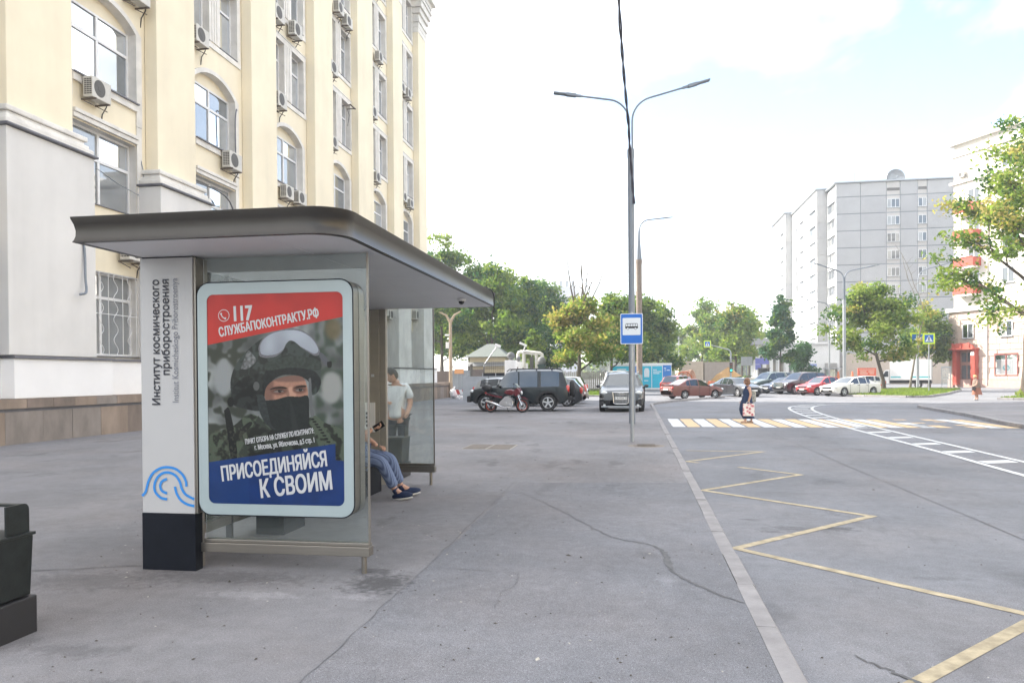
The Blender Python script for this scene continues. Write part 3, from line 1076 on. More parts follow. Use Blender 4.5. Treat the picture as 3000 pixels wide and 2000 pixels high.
b.build('street_plate', M('street_plate_blue', (.12, .2, .45), .5), inst)

# air conditioners: each hangs on the wall, a thing of its own
def ac_unit():
    t = thing('air_conditioner', 'x', 'air conditioner')
    b = MB()
    b.box(0, -.42, 0, .32, .42, .62)
    b.build('casing', K['ac'], t, bevel=.02)
    b = MB()
    b.lathe([(0, .013), (.08, .014), (.09, .006), (.16, .008), (.17, .004), (.235, .008), (.25, .002)], (.322, -.10, .32), 22, axis='x')
    b.build('fan_grille', K['acd'], t)
    for k in range(9):
        pass
    b = MB()
    for r in range(8):
        for c_ in range(3):
            b.box(.05 + c_ * .085, -.424, .08 + r * .06, .12 + c_ * .085, -.4195, .12 + r * .06)
    b.build('side_vent', K['acd'], t)
    b = MB()
    for s in (-.3, .3):
        b.box(-.14, s - .02, -.05, .36, s + .02, -.005)
        b.obox((.08, s, -.14), (.42, .025, .025), Matrix.Rotation(rad(28), 3, 'Y'))
    b.build('bracket', K['rust'], t)
    b = MB()
    b.box(.05, .43, .08, .25, .47, .2)
    b.tube([(.15, .45, .12), (.05, .55, .0), (-.1, .56, -.2), (-.14, .56, -.5)], .018, 6)
    b.build('pipe', K['black'], t)
    return t
ACS = [(20.35, 9.80, 'dirty white air conditioner with dark fan under the largest arched window'),
       (22.25, 13.60, 'rusty-bottomed air conditioner cut by the top edge of the photo'),
       (21.9, 5.30, 'air conditioner just above the barred ground window, partly behind the shelter roof'),
       (25.75, 13.75, 'pale air conditioner at the lower left of the first pair of upper windows'),
       (27.95, 9.78, 'air conditioner with blue fan below the right corner of the second arched window'),
       (31.9, 17.40, 'air conditioner on the sixth floor of third window column, left of its pair'),
       (33.75, 17.48, 'air conditioner on the sixth floor of third window column, hung lower on the right'),
       (32.05, 13.62, 'clean pale air conditioner beside the left twin window above the third arch'),
       (32.75, 9.72, 'white air conditioner under the open arched window, left one of two'),
       (34.1, 9.76, 'smaller grey air conditioner under the open arched window, right one of two'),
       (39.1, 21.05, 'upper of two air conditioners at the top of the fourth window column'),
       (40.35, 20.9, 'lower right of two air conditioners at the top of the fourth window column'),
       (38.1, 17.45, 'round-fan air conditioner peeking past a pilaster beside the sixth floor twin windows'),
       (38.15, 13.6, 'air conditioner peeking past a pilaster above the fourth arch'),
       (45.4, 25.2, 'air conditioner cut by top of photo in the fifth window column'),
       (45.6, 21.1, 'large brown-sided air conditioner under seventh floor window of fifth column'),
       (44.35, 17.25, 'small air conditioner half hidden by pilaster in fifth window column'),
       (44.95, 13.5, 'white air conditioner at the foot of the twin windows above the fifth arch'),
       (50.2, 20.9, 'left of two air conditioners high in the last window column'),
       (51.6, 21.0, 'right of two air conditioners high in the last window column'),
       (50.4, 13.55, 'left of two air conditioners above the last arched window'),
       (52.0, 13.45, 'right of two air conditioners above the last arched window'),
       (46.2, 5.45, 'nearer air conditioner seen through the far shelter glass'),
       (47.35, 5.3, 'smaller air conditioner beside another seen through the far shelter glass'),
       (53.1, 5.7, 'boxy air conditioner on the wall left of the blue street plate')]
p0 = ac_unit()
kids = list(p0.children)
for i, (y, z, lab) in enumerate(ACS):
    o = p0 if i == 0 else copy_tree(p0, kids=kids)
    o.location = (XW + .14, y, z)
    o['label'] = lab
    o['group'] = 'air conditioners on the cream building'
    s = random.uniform(.95, 1.08)
    o.scale = (s, s * random.uniform(.95, 1.1), s)

# cables and an empty bracket on the facade
def cable(name, pts, r, mat, label, cat='cable', n=6, loc=None, group=None):
    b = MB()
    b.tube([tuple(p) for p in catmull(pts, 7)], r, n)
    return b.build(name, mat, label=label, cat=cat, group=group, smooth=60)
cable('drain_hose', [(-15.9, 28.72, 12.4), (-15.86, 28.6, 12.35), (-15.88, 28.55, 11.8), (-15.9, 28.6, 10.4)], .025, K['drip'], 'grey hose running down beside second arched window')
cable('drain_hose', [(-15.5, 25.9, 8.0), (-15.6, 25.2, 8.6), (-15.9, 27.6, 8.75), (-15.93, 28.4, 8.3), (-15.93, 28.5, 7.4)], .03, K['drip'], 'curved grey pipe by window at the shelter roof edge')
cable('wall_pipe', [(-15.2, 18.95, 5.75), (-15.12, 19.0, 5.2), (-15.06, 18.95, 4.4), (-15.0, 18.9, 4.0), (-14.95, 18.6, 3.9)], .035, K['pole'], 'bent dark pipe hanging from pale wall left of barred window', 'pipe')
cable('thin_cable', [(-15.15, 19.5, 7.6), (-15.5, 21, 7.5), (-15.95, 22.55, 7.55)], .012, K['pole'], 'thin cable stretched across window above shelter roof')
cable('thin_cable', [(-15.95, 22.7, 8.7), (-15.9, 22.75, 8.0), (-15.93, 22.72, 5.6)], .016, K['pole'], 'dark cable running down the corner beside the first pilaster gap')
t = thing('empty_bracket', 'empty rusty air conditioner bracket below the fourth column sixth floor window', 'bracket', (XW, 40.6, 16.6))
b = MB()
for s in (-.3, .3):
    b.box(.0, s - .02, .0, .5, s + .02, .05)
b.box(.44, -.4, .0, .5, .4, .05)
b.build('arm', K['rust'], t)
b = MB()
b.tube([(.05, .3, 0), (.12, .35, -.3), (.02, .36, -.9)], .015, 5)
b.build('loose_wire', K['black'], t)
# ------------------------------------------------------------------ bus shelter
SO = (-3.1, 8.0, 0)
sh = thing('bus_shelter', 'bronze roofed glass bus shelter with white name pillar and poster box', 'bus shelter', SO)
def rrect(x0, y0, x1, y1, r, n=8):
    P = []
    for cx, cy, a0 in ((x1 - r, y0 + r, -90), (x1 - r, y1 - r, 0), (x0 + r, y1 - r, 90), (x0 + r, y0 + r, 180)):
        for k in range(n + 1):
            a = rad(a0 + 90 * k / n)
            P.append((cx + r * math.cos(a), cy + r * math.sin(a)))
    return P
RX0, RX1, RY0, RY1, SZ = -4.13, -2.03, 5.06, 11.0, 2.61
# hollow rim of the roof: outline swept with a concave section
prof = [(-.05, 2.612), (.00, 2.612), (-.009, 2.63), (-.017, 2.66), (-.018, 2.70), (-.009, 2.745), (.006, 2.785), (.008, 2.80), (-.05, 2.808), (-.35, 2.815)]
def rim_corners(d):
    # sharp corners on the building side, round ones on the street side
    x0, y0, x1, y1 = RX0 - d, RY0 - d, RX1 + d, RY1 + d
    r = .27
    P = [(x0, y0)]
    for k in range(9):
        a = rad(-90 + 90 * k / 8)
        P.append((x1 - r + r * math.cos(a), y0 + r + r * math.sin(a)))
    for k in range(5):
        a = rad(90 * k / 4)
        P.append((x1 - .12 + .12 * math.cos(a), y1 - .12 + .12 * math.sin(a)))
    P.append((x0, y1))
    return P
b = MB(SO)
rings = [rim_corners(d) for d, z in prof]
n = len(rings[0])
vs = [(x, y, z) for R_, (d, z) in zip(rings, prof) for x, y in R_]
fs = [(i * n + k, i * n + (k + 1) % n, (i + 1) * n + (k + 1) % n, (i + 1) * n + k) for i in range(len(prof) - 1) for k in range(n)]
b.add(vs, fs)
b.poly([(x, y, 2.815) for x, y in rings[-1]])
b.build('roof_fascia', K['fascia'], sh, smooth=35)
ycut = [5.12, 6.05, 7.45, 8.6, 9.75, 10.95]
xcut = [-4.08, -2.62, -2.07]
rp = random.Random(3)
for i in range(5):
    for j in range(2):
        b = MB(SO)
        dz = rp.uniform(0, .002)
        if (i, j) == (0, 1):      # the panel under the rounded street corner
            x1_, y0_, r_ = xcut[2] - .003, ycut[0] + .003, .24
            b.prism([(xcut[1] + .003, y0_)] + [(x1_ - r_ + r_ * math.cos(rad(a)), y0_ + r_ + r_ * math.sin(rad(a))) for a in range(-90, 1, 15)] + [(x1_, ycut[1] - .003), (xcut[1] + .003, ycut[1] - .003)], 'z', 2.612 + dz, 2.63)
        else:
            b.box(xcut[j] + .003, ycut[i] + .003, 2.612 + dz, xcut[j + 1] - .003, ycut[i + 1] - .003, 2.63)
        b.build('soffit_panel', K['soffit'], sh, bevel=.002)
b = MB(SO)
b.box(-4.11, 5.08, 2.631, -2.30, 10.98, 2.64)
b.box(-2.30, 5.32, 2.631, -2.05, 10.98, 2.64)
b.build('soffit_backing', K['black'], sh)
# near pillar with the stop name
b = MB(SO)
b.box(-4.10, 5.80, .475, -3.625, 5.90, 2.60)
tp = b.build('name_pillar', K['totem'], sh, bevel=.004)
b = MB(SO)
b.box(-4.105, 5.797, -.1, -3.62, 5.905, .474)
b.build('pillar_base', K['navy'], sh, bevel=.003)
b = MB(SO)
b.box(-4.09, 5.82, 2.60, -3.635, 5.88, 2.612)
b.build('pillar_cap', K['black'], sh)
b = MB(SO)
b.box(-3.622, 5.815, .476, -3.605, 5.99, 2.60)
b.build('corner_profile', K['steel'], sh)
b = MB(SO)
b.box(-4.08, 5.91, -.05, -3.66, 6.0, 2.60)
b.build('pillar_core', K['steel'], sh)
ink = M('pillar_lettering', (.015, .017, .03), .5, var=0)
ink2 = M('pillar_lettering_light', (.16, .17, .21), .5, var=0)
fy = 5.794
text('Институт космического', 'lettering', ink, tp, (-3.925 + 3.1, fy - 8, 2.425), (0, 0, 1), (-1, 0, 0), .100, 'RIGHT', .0016, xs=.905)
text('приборостроения', 'lettering', ink, tp, (-3.835 + 3.1, fy - 8, 2.430), (0, 0, 1), (-1, 0, 0), .100, 'RIGHT', .0016, xs=.93)
text('Institut Kosmicheskogo Priborostroeniya', 'lettering', ink2, tp, (-3.757 + 3.1, fy - 8, 2.430), (0, 0, 1), (-1, 0, 0), .080, 'RIGHT', 0, xs=.775)
lb = M('logo_blue', (.02, .22, .62), .45, var=0)
def lg(x, y):      # logo drawn in the pillar face: x, y in a 285 x 250 drawing
    return ((-4.10 + (x - 50) / 285 * .475) - SO[0], 0.60 + (1330 - y) / 260 * .36)
for c_ in ([(50, 1318), (70, 1290), (85, 1230), (110, 1180), (150, 1150), (190, 1142), (235, 1152), (272, 1185), (290, 1225), (293, 1256)],
           [(187, 1335), (150, 1325), (122, 1290), (118, 1250), (135, 1205), (165, 1178), (200, 1174), (235, 1192), (258, 1230), (268, 1270), (290, 1305), (335, 1332)],
           [(187, 1300), (160, 1285), (150, 1256), (160, 1228), (187, 1212)],
           [(230, 1258), (240, 1300), (262, 1338), (295, 1362), (335, 1373)]):
    b = MB()
    P = [Vector((p.x, p.y)) for p in catmull([(*lg(*q), 0) for q in c_], 7)]
    S_ = strip(P, .021)
    for i in range(len(S_) - 1):
        (a, c), (d, e) = S_[i], S_[i + 1]
        b.poly([(v.x, fy - 8, v.y) for v in (a, d, e, c)])
    b.build('logo_stroke', lb, tp)
# end walls: glass between rails
gl = clear_glass('shelter_glass', haze=.06)
gl2 = clear_glass('dusty_shelter_glass', haze=.17)
b = MB(SO)
b.box(-3.60, 5.926, .25, -2.155, 5.934, 2.605)
b.build('glass_panel', gl, sh)
b = MB(SO)
b.box(-2.165, 5.922, .25, -2.150, 5.938, 2.608)
b.build('glass_edge_strip', K['steel'], sh)
b = MB(SO)
b.box(-3.62, 5.875, .145, -2.145, 5.985, .222)
b.box(-3.60, 5.895, .2225, -2.150, 5.965, .25)
b.build('bottom_rail', K['steel'], sh, bevel=.004)
b = MB(SO)
b.lathe([(.022, -.05), (.022, .145)], (-2.205, 5.93, 0), 14)
b.build('leg', K['steel'], sh, smooth=40)
b = MB(SO)
b.box(-3.66, 10.896, .32, -2.955, 10.904, 2.60)
b.build('glass_panel', gl2, sh, label='dusty glass panel at the far end')
b = MB(SO)
b.box(-2.965, 10.892, .32, -2.948, 10.908, 2.60)
b.build('glass_edge_strip', K['steel'], sh)
b = MB(SO)
b.box(-3.66, 10.85, .19, -2.94, 10.95, .28)
b.box(-3.66, 10.875, .2805, -2.945, 10.925, .32)
b.build('bottom_rail', K['steel'], sh, bevel=.004)
b = MB(SO)
b.lathe([(.022, -.05), (.022, .19)], (-3.01, 10.9, 0), 14)
b.build('leg', K['steel'], sh, smooth=40)
pm = M('beige_metal_panel', (.40, .37, .33), .42, metal=.5, var=.05, vs=2, stretch=(1, 1, 8))
b = MB(SO)
b.box(-4.10, 10.84, -.05, -3.775, 10.93, 2.60)
fp = b.build('service_pillar', pm, sh, bevel=.004)
b = MB(SO)
b.box(-3.772, 10.845, -.05, -3.675, 10.93, 2.60)
b.build('service_pillar_edge', pm, sh, bevel=.004)
b = MB(SO)
b.box(-3.99, 10.825, .78, -3.84, 10.838, 1.22)
b.build('call_panel', K['soffit'], fp)
b = MB(SO)
for k in range(4):
    b.lathe([(0, -.012), (.022, -.012), (.024, 0)], (-3.955, 10.824, .88 + k * .06), 12, axis='y')
b.build('call_button', K['black'], fp)
b = MB(SO)
b.box(-3.90, 10.835, 1.60, -3.85, 10.838, 1.64)
b.build('sticker', K['swhite'], fp)
# back wall glass with posts
for ya, yb in ((6.03, 6.98), (7.02, 8.3), (8.34, 9.6), (9.64, 10.8)):
    b = MB(SO)
    b.box(-4.004, ya, .25, -3.996, yb, 2.60)
    b.build('back_glass', gl, sh)
for yk in (7.0, 8.32, 9.62):
    b = MB(SO)
    b.box(-4.03, yk - .018, .0, -3.97, yk + .018, 2.61)
    b.build('back_post', K['black'], sh)
b = MB(SO)
b.box(-4.03, 6.01, .16, -3.97, 10.83, .25)
b.build('back_rail', K['steel'], sh)
# bench
b = MB(SO)
b.box(-3.93, 7.2, .40, -3.50, 10.3, .44)
b.build('bench_seat', K['black'], sh, bevel=.008)
for yk in (7.5, 8.8, 10.0):
    b = MB(SO)
    b.box(-3.85, yk - .25, -.02, -3.55, yk + .25, .40)
    b.build('bench_foot', K['navy'], sh)
b = MB(SO)
b.lathe([(.0, 2.612), (.055, 2.61), (.055, 2.585), (.045, 2.575)], (-2.25, 9.7, 0), 16)
cm_ = b.build('dome_camera', K['soffit'], sh, smooth=40)
b = MB(SO)
b.sphere((-2.25, 9.7, 2.572), .04, 14, 8, mi=0)
b.build('camera_dome', M('dark_dome', (.01, .01, .012), .08, var=0), cm_, smooth=60)
b = MB(SO)
b.tube(catmull([(-2.06, 10.3, 2.83), (-2.01, 10.55, 2.80), (-1.99, 10.62, 2.70), (-2.0, 10.66, 2.58), (-2.005, 10.67, 2.50)], 6), .008, 6)
b.build('loose_wire', K['black'], sh)

# ---- poster box
def rr2(x0, z0, x1, z1, r, n=7):
    return rrect(x0, z0, x1, z1, r, n)
BX0, BX1, BZ0, BZ1 = -3.59, -2.235, .47, 2.385
lbx = MB(SO)
lbx.prism(rr2(BX0, BZ0, BX1, BZ1, .11), 'y', 5.812, 5.925)
box_ = lbx.build('light_box', K['steel'], sh, smooth=40)
b = MB(SO)
b.prism(rr2(BX0, BZ0, BX1, BZ1, .11), 'y', 5.936, 6.05)
b.build('light_box_back', K['steel'], sh, smooth=40)
b = MB(SO)
o_, i_ = rr2(BX0 + .006, BZ0 + .006, BX1 - .006, BZ1 - .006, .105), rr2(-3.50, .565, -2.32, 2.285, .055)
N_ = len(o_)
for k in range(N_):
    q = [o_[k], o_[(k + 1) % N_], i_[(k + 1) % N_], i_[k]]
    b.poly([(x, 5.803, z) for x, z in q])
    for P in (o_, i_):
        b.poly([(P[k][0], 5.803, P[k][1]), (P[(k + 1) % N_][0], 5.803, P[(k + 1) % N_][1]), (P[(k + 1) % N_][0], 5.8115, P[(k + 1) % N_][1]), (P[k][0], 5.8115, P[k][1])])
b.build('box_frame', M('pale_poster_frame', (.33, .40, .42), .3, var=.02, coat=.5), box_)
b = MB(SO)
o2 = rr2(BX0 - .004, BZ0 - .004, BX1 + .004, BZ1 + .004, .114)
for k in range(N_):
    q = [o2[k], o2[(k + 1) % N_], o_[(k + 1) % N_], o_[k]]
    b.poly([(x, 5.806, z) for x, z in q])
b.build('seal', K['navy'], box_)

# the printed poster, painted as pixels here in the script
def paint_poster(W_=480, H_=700):
    r = np.random.default_rng(2)
    yy, xx = np.mgrid[0:H_, 0:W_]
    u, v = (xx + .5) / W_, (yy + .5) / H_
    X, Y = 403 + u * 787, 155 + v * 1220          # drawing coordinates
    def inside(poly):
        P = np.array(poly, float)
        c = np.zeros(X.shape, bool)
        j = len(P) - 1
        for i in range(len(P)):
            if P[i, 1] != P[j, 1]:
                c ^= ((P[i, 1] > Y) != (P[j, 1] > Y)) & (X < (P[j, 0] - P[i, 0]) * (Y - P[i, 1]) / (P[j, 1] - P[i, 1]) + P[i, 0])
            j = i
        return c.astype(float)
    def blur(a, k):
        if k < 1:
            return a
        ker = np.exp(-np.linspace(-2, 2, 2 * k + 1) ** 2)
        ker /= ker.sum()
        p = np.pad(a, ((k, k), (k, k)) + ((0, 0),) * (a.ndim - 2), 'edge')
        q = sum(ker[i] * p[i:i + a.shape[0]] for i in range(2 * k + 1))
        return sum(ker[i] * q[:, i:i + a.shape[1]] for i in range(2 * k + 1))
    def smoothpoly(pts, soft=1):
        P = catmull([(x, y, 0) for x, y in pts + [pts[0]]], 5)
        return blur(inside([(p.x, p.y) for p in P]), soft)
    img = np.zeros((H_, W_, 3))
    def noise(cell):
        g = r.random((H_ // cell + 3, W_ // cell + 3))
        a = np.kron(g, np.ones((cell, cell)))[:H_, :W_]
        return blur(a, cell)
    def put(mask, col, tex=0., t=None):
        c = np.array(col)[None, None, :] * (1 + tex * ((t if t is not None else noise(6)) - .5)[..., None] * 2)
        img[:] = img * (1 - mask[..., None]) + c * mask[..., None]
    ellipse = lambda cx, cy, a, b_, soft=1: blur(((((X - cx) / a) ** 2 + ((Y - cy) / b_) ** 2) < 1).astype(float), soft)
    n1, n2, n3 = noise(40), noise(18), noise(5)
    # out-of-focus wood behind
    img[:] = np.array((.50, .52, .52)) * (.55 + .75 * n1[..., None]) * (.8 + .4 * n2[..., None])
    put(blur(((X > 1030) & (n2 > .45)).astype(float), 14), (.24, .29, .25))
    put(ellipse(1130, 370, 45, 60, 16) * .8, (.46, .40, .27))
    put(blur(((X < 640) & (n2 > .56)).astype(float), 8), (.22, .24, .21))
    put(ellipse(1120, 700, 60, 90, 14), (.62, .63, .62))
    put(ellipse(500, 640, 60, 110, 14), (.60, .62, .63))
    camo = .6 * n2 + .4 * noise(9)
    cam_t = np.where(camo > .53, 1.0, np.where(camo > .46, .55, .2))
    cam_t = blur(cam_t, 1)
    # shoulders and vest
    put(smoothpoly([(410, 1140), (412, 985), (470, 950), (560, 915), (650, 850), (760, 900), (900, 960), (1010, 860), (1080, 900), (1200, 960), (1200, 1140)], 2), (.20, .23, .19), .55, cam_t)
    put(smoothpoly([(700, 860), (760, 930), (880, 985), (985, 900), (1020, 1120), (600, 1130), (640, 980)], 3), (.13, .15, .13), .5, cam_t)
    put(smoothpoly([(500, 830), (530, 820), (560, 960), (575, 1100), (540, 1110), (520, 980)], 1), (.07, .08, .08), .4)
    put(smoothpoly([(545, 985), (640, 900), (660, 915), (565, 1010)], 1), (.09, .10, .09))
    # helmet shell, cover and side of the head
    put(smoothpoly([(545, 760), (540, 660), (570, 570), (640, 485), (740, 410), (880, 370), (990, 400), (1050, 480), (1060, 600), (1056, 690), (1030, 735), (1000, 735), (985, 660), (900, 625), (800, 645), (740, 730), (720, 810), (620, 815), (550, 790)], 1), (.175, .20, .195), .35, cam_t)
    put(smoothpoly([(545, 700), (620, 640), (740, 625), (735, 760), (715, 830), (620, 820), (548, 790)], 2), (.11, .125, .125), .4, cam_t)
    put(smoothpoly([(730, 640), (760, 590), (880, 575), (1010, 600), (1056, 650), (1050, 690), (985, 655), (900, 625), (800, 642), (742, 720)], 2), (.10, .12, .13), .3)
    put(smoothpoly([(745, 560), (880, 520), (1040, 540), (1050, 600), (900, 585), (750, 600)], 3), (.20, .235, .22), .25)
    put(ellipse(690, 690, 18, 26, 2), (.36, .37, .37))
    put(smoothpoly([(600, 590), (640, 490), (665, 500), (690, 545), (640, 590)], 2), (.42, .43, .44), .4)
    put(ellipse(540, 780, 20, 28, 2), (.06, .07, .07))
    # face
    face = smoothpoly([(742, 770), (738, 735), (752, 690), (800, 652), (880, 632), (955, 640), (980, 690), (982, 750), (930, 753), (870, 752), (800, 768)], 1)
    put(face, (.70, .52, .44), .06, n3)
    put(face * blur((X < 790).astype(float), 10), (.52, .38, .33), .05, n3)
    put(face * ellipse(880, 645, 120, 22, 6), (.50, .37, .33))
    put(face * ellipse(890, 735, 28, 40, 5), (.80, .62, .53))
    for ex, ey, wd in ((820, 721, 33), (938, 714, 27)):
        put(face * ellipse(ex, ey - 4, wd * 1.5, 24, 7) * .85, (.42, .285, .245))
        put(smoothpoly([(ex - wd, ey + 1), (ex - wd * .4, ey - 8), (ex + wd * .4, ey - 8), (ex + wd, ey), (ex + wd * .3, ey + 6), (ex - wd * .5, ey + 7)], 1), (.50, .45, .43))
        put(ellipse(ex + 5, ey - 1, 10, 8, 1), (.10, .085, .08))
        put(ellipse(ex + 8, ey - 3, 2, 2, 0), (.55, .56, .58))
        put(smoothpoly([(ex - wd * 1.05, ey + 1), (ex - wd * .4, ey - 10), (ex + wd * .5, ey - 9), (ex + wd * 1.05, ey + 1), (ex + wd * .4, ey - 6), (ex - wd * .4, ey - 6)], 1), (.13, .085, .075))
        put(smoothpoly([(ex - wd * .8, ey + 12), (ex, ey + 16), (ex + wd * .8, ey + 10), (ex, ey + 12)], 3) * .6, (.42, .28, .24))
    put(smoothpoly([(762, 712), (795, 697), (845, 694), (872, 706), (845, 705), (800, 706)], 2), (.13, .09, .075))
    put(smoothpoly([(902, 704), (930, 690), (968, 687), (976, 696), (940, 699)], 2), (.13, .09, .075))
    put(smoothpoly([(872, 700), (880, 740), (870, 750), (860, 735)], 4) * .6, (.45, .32, .27))
    # mask and straps
    put(smoothpoly([(742, 772), (800, 768), (870, 750), (935, 752), (985, 748), (992, 830), (985, 910), (940, 960), (870, 975), (790, 950), (745, 890)], 1), (.10, .125, .125), .18, n3)
    put(smoothpoly([(880, 760), (905, 820), (930, 950), (900, 960), (885, 860)], 6), (.14, .165, .165))
    put(smoothpoly([(690, 740), (735, 750), (770, 900), (800, 940), (745, 910), (705, 830)], 1), (.17, .195, .20), .2)
    put(smoothpoly([(990, 650), (1004, 655), (1010, 800), (1022, 850), (1000, 865), (992, 760)], 1), (.40, .41, .42))
    # goggles pushed up on the helmet
    gg = [(706, 500), (708, 455), (740, 408), (800, 375), (880, 362), (950, 372), (1010, 412), (1045, 465), (1055, 505), (1030, 520), (985, 495), (945, 468), (915, 440), (885, 432), (862, 455), (845, 490), (805, 520), (750, 528), (715, 520)]
    put(smoothpoly(gg, 1), (.46, .46, .49), .1)
    cx, cy = 880, 445
    put(smoothpoly([(cx + (x - cx) * .95, cy - 3 + (y - cy) * .86) for x, y in gg], 1), (.68, .71, .76), .16, n1)
    put(smoothpoly([(1050, 500), (1075, 510), (1110, 560), (1112, 585), (1085, 575), (1055, 530)], 1), (.34, .35, .38))
    put(smoothpoly([(1095, 555), (1120, 553), (1118, 585), (1098, 585)], 1), (.05, .055, .06))
    # coiled cord
    for k in range(16):
        put(ellipse(1010 + k * 11, 880 + k * 14 + .25 * k * k, 12, 5, 1), (.06, .065, .065))
    put(noise(2) * 0 + blur(((n3 > .62) & (X < 640) & (Y > 930)).astype(float), 1) * .5, (.32, .33, .28))
    # flat colour fields
    put(inside([(380, 100), (1250, 100), (1250, 298), (1180, 302), (395, 452)]), (.83, .195, .165), .05, noise(30))
    blue = inside([(380, 1136), (1138, 1019), (1138, 1112), (1250, 1120), (1250, 1450), (380, 1450)])
    put(blue, (.065, .20, .44), .10, noise(30))
    put(blue * blur((X < 640).astype(float), 1) * .35, (.09, .25, .49))
    img += r.normal(0, .012, img.shape)
    img[:] = .01 + img * .96
    return np.clip(img, 0, 1)
im = paint_poster()
H_, W_ = im.shape[:2]
pic = bpy.data.images.new('poster_print', W_, H_)
px = np.ones((H_, W_, 4), np.float32)
px[..., :3] = im[::-1] * .86
pic.pixels.foreach_set(px.ravel())
pic.update()
pic.pack()
pmx = bpy.data.materials.new('poster_paper')
pmx.use_nodes = True
t_ = pmx.node_tree
ti = t_.nodes.new('ShaderNodeTexImage')
ti.image = pic
uvn = t_.nodes.new('ShaderNodeUVMap')
t_.links.new(uvn.outputs['UV'], ti.inputs['Vector'])
t_.links.new(ti.outputs['Color'], t_.nodes['Principled BSDF'].inputs['Base Color'])
t_.nodes['Principled BSDF'].inputs['Roughness'].default_value = .4
t_.nodes['Principled BSDF'].inputs['Specular IOR Level'].default_value = .25
t_.nodes['Principled BSDF'].inputs['Coat Weight'].default_value = .15
PX0, PX1, PZ0, PZ1 = -3.505, -2.315, .56, 2.29
b = MB(SO)
b.poly([(PX0, 5.809, PZ0), (PX1, 5.809, PZ0), (PX1, 5.809, PZ1), (PX0, 5.809, PZ1)])
po = b.build('poster', pmx, box_, recalc=False)
uvl = po.data.uv_layers.new(name='UVMap')
for i, c_ in enumerate(((0, 0), (1, 0), (1, 1), (0, 1))):
    uvl.data[i].uv = c_
pw = M('poster_white_ink', (.50, .51, .53), .3, var=0, coat=.5)
def ptext(body, x, y, ang, size, **kw):
    a = rad(ang)
    o = ((PX0 + (x - 403) / 787 * (PX1 - PX0)) - SO[0], 5.8075 - SO[1], (PZ1 - (y - 155) / 1220 * (PZ1 - PZ0)))
    return text(body, 'poster_lettering', pw, box_, o, (math.cos(a), 0, math.sin(a)), (-math.sin(a), 0, math.cos(a)), size, **kw)
ptext('117', 552, 313, 2, .172, offset=.0052, xs=.70)
ptext('СЛУЖБАПОКОНТРАКТУ.РФ', 478, 403, 9.6, .104, offset=.0024, xs=.625)
ptext('ПУНКТ ОТБОРА НА СЛУЖБУ ПО КОНТРАКТУ:', 624, 1026, 9.2, .058, offset=.0010, xs=.465)
ptext('г. Москва, ул. Яблочкова, д.5 стр. 1', 678, 1058, 7.4, .058, offset=.0010, xs=.545)
ptext('ПРИСОЕДИНЯЙСЯ', 482, 1242, 8.6, .170, offset=.0038, xs=.595, shear=.06)
ptext('К СВОИМ', 706, 1334, 7.6, .206, offset=.0045, xs=.655, shear=.06)
# telephone sign: ring and handset
b = MB(SO)
cx_, cz_ = PX0 + (505 - 403) / 787 * (PX1 - PX0), PZ1 - (280 - 155) / 1220 * (PZ1 - PZ0)
for k in range(28):
    a0, a1 = 2 * math.pi * k / 28, 2 * math.pi * (k + 1) / 28
    b.poly([(cx_ + r_ * math.cos(a), 5.8075, cz_ + r_ * math.sin(a)) for r_, a in ((.050, a0), (.050, a1), (.045, a1), (.045, a0))])
hs = [(-.024, .020), (-.022, .006), (-.012, -.010), (.004, -.022), (.020, -.025)]
P = [Vector((p.x, p.y)) for p in catmull([(x, z, 0) for x, z in hs], 6)]
S_ = strip(P, [.016 if i < 5 or i > len(P) - 6 else .008 for i in range(len(P))])
for i in range(len(S_) - 1):
    (a, c), (d, e) = S_[i], S_[i + 1]
    b.poly([(cx_ + v.x, 5.8075, cz_ + v.y) for v in (a, d, e, c)])
b.build('telephone_symbol', pw, box_)

# ------------------------------------------------------------------ litter bins
def litter_bin(label, loc):
    t = thing('litter_bin', label, 'litter bin', loc, 0, 'dark metal litter bins at the shelter')
    b = MB()
    b.prism([(-.20, .24), (.20, .24), (.225, .62), (-.225, .62)], 'y', -.20, .20)
    b.build('body', BINM, t, bevel=.008)
    b = MB()
    b.box(-.235, -.21, .621, .235, .21, .64)
    b.build('rim', BINM, t, bevel=.004)
    for s in (-1, 1):
        b = MB()
        x = s * .19
        P = [(.02, .641), (.20, .641)] + [(.20 - .04 + .04 * math.cos(rad(a)), .80 - .04 + .04 * math.sin(rad(a)) + .02) for a in (0, 30, 60, 90)] + [(.02, .82)]
        b.prism(P, 'x', x - .006, x + .006)
        b.build('side_plate', BINM, t)
    b = MB()
    b.box(-.184, .14, .80, .184, .19, .815)
    b.build('top_bar', BINM, t)
    b = MB()
    b.box(-.225, -.235, -.02, .225, .225, .235)
    b.build('base_block', K['black'], t, bevel=.01)
    return t
BINM = M('bin_paint', (.012, .016, .017), .5, metal=.2, var=.35, vs=10, bump=.1)
litter_bin('dark metal litter bin cut by the left edge of the photo', (-4.0, 4.06, 0))
litter_bin('dark metal litter bin behind the far shelter glass beside the standing man', (-3.87, 11.75, 0))
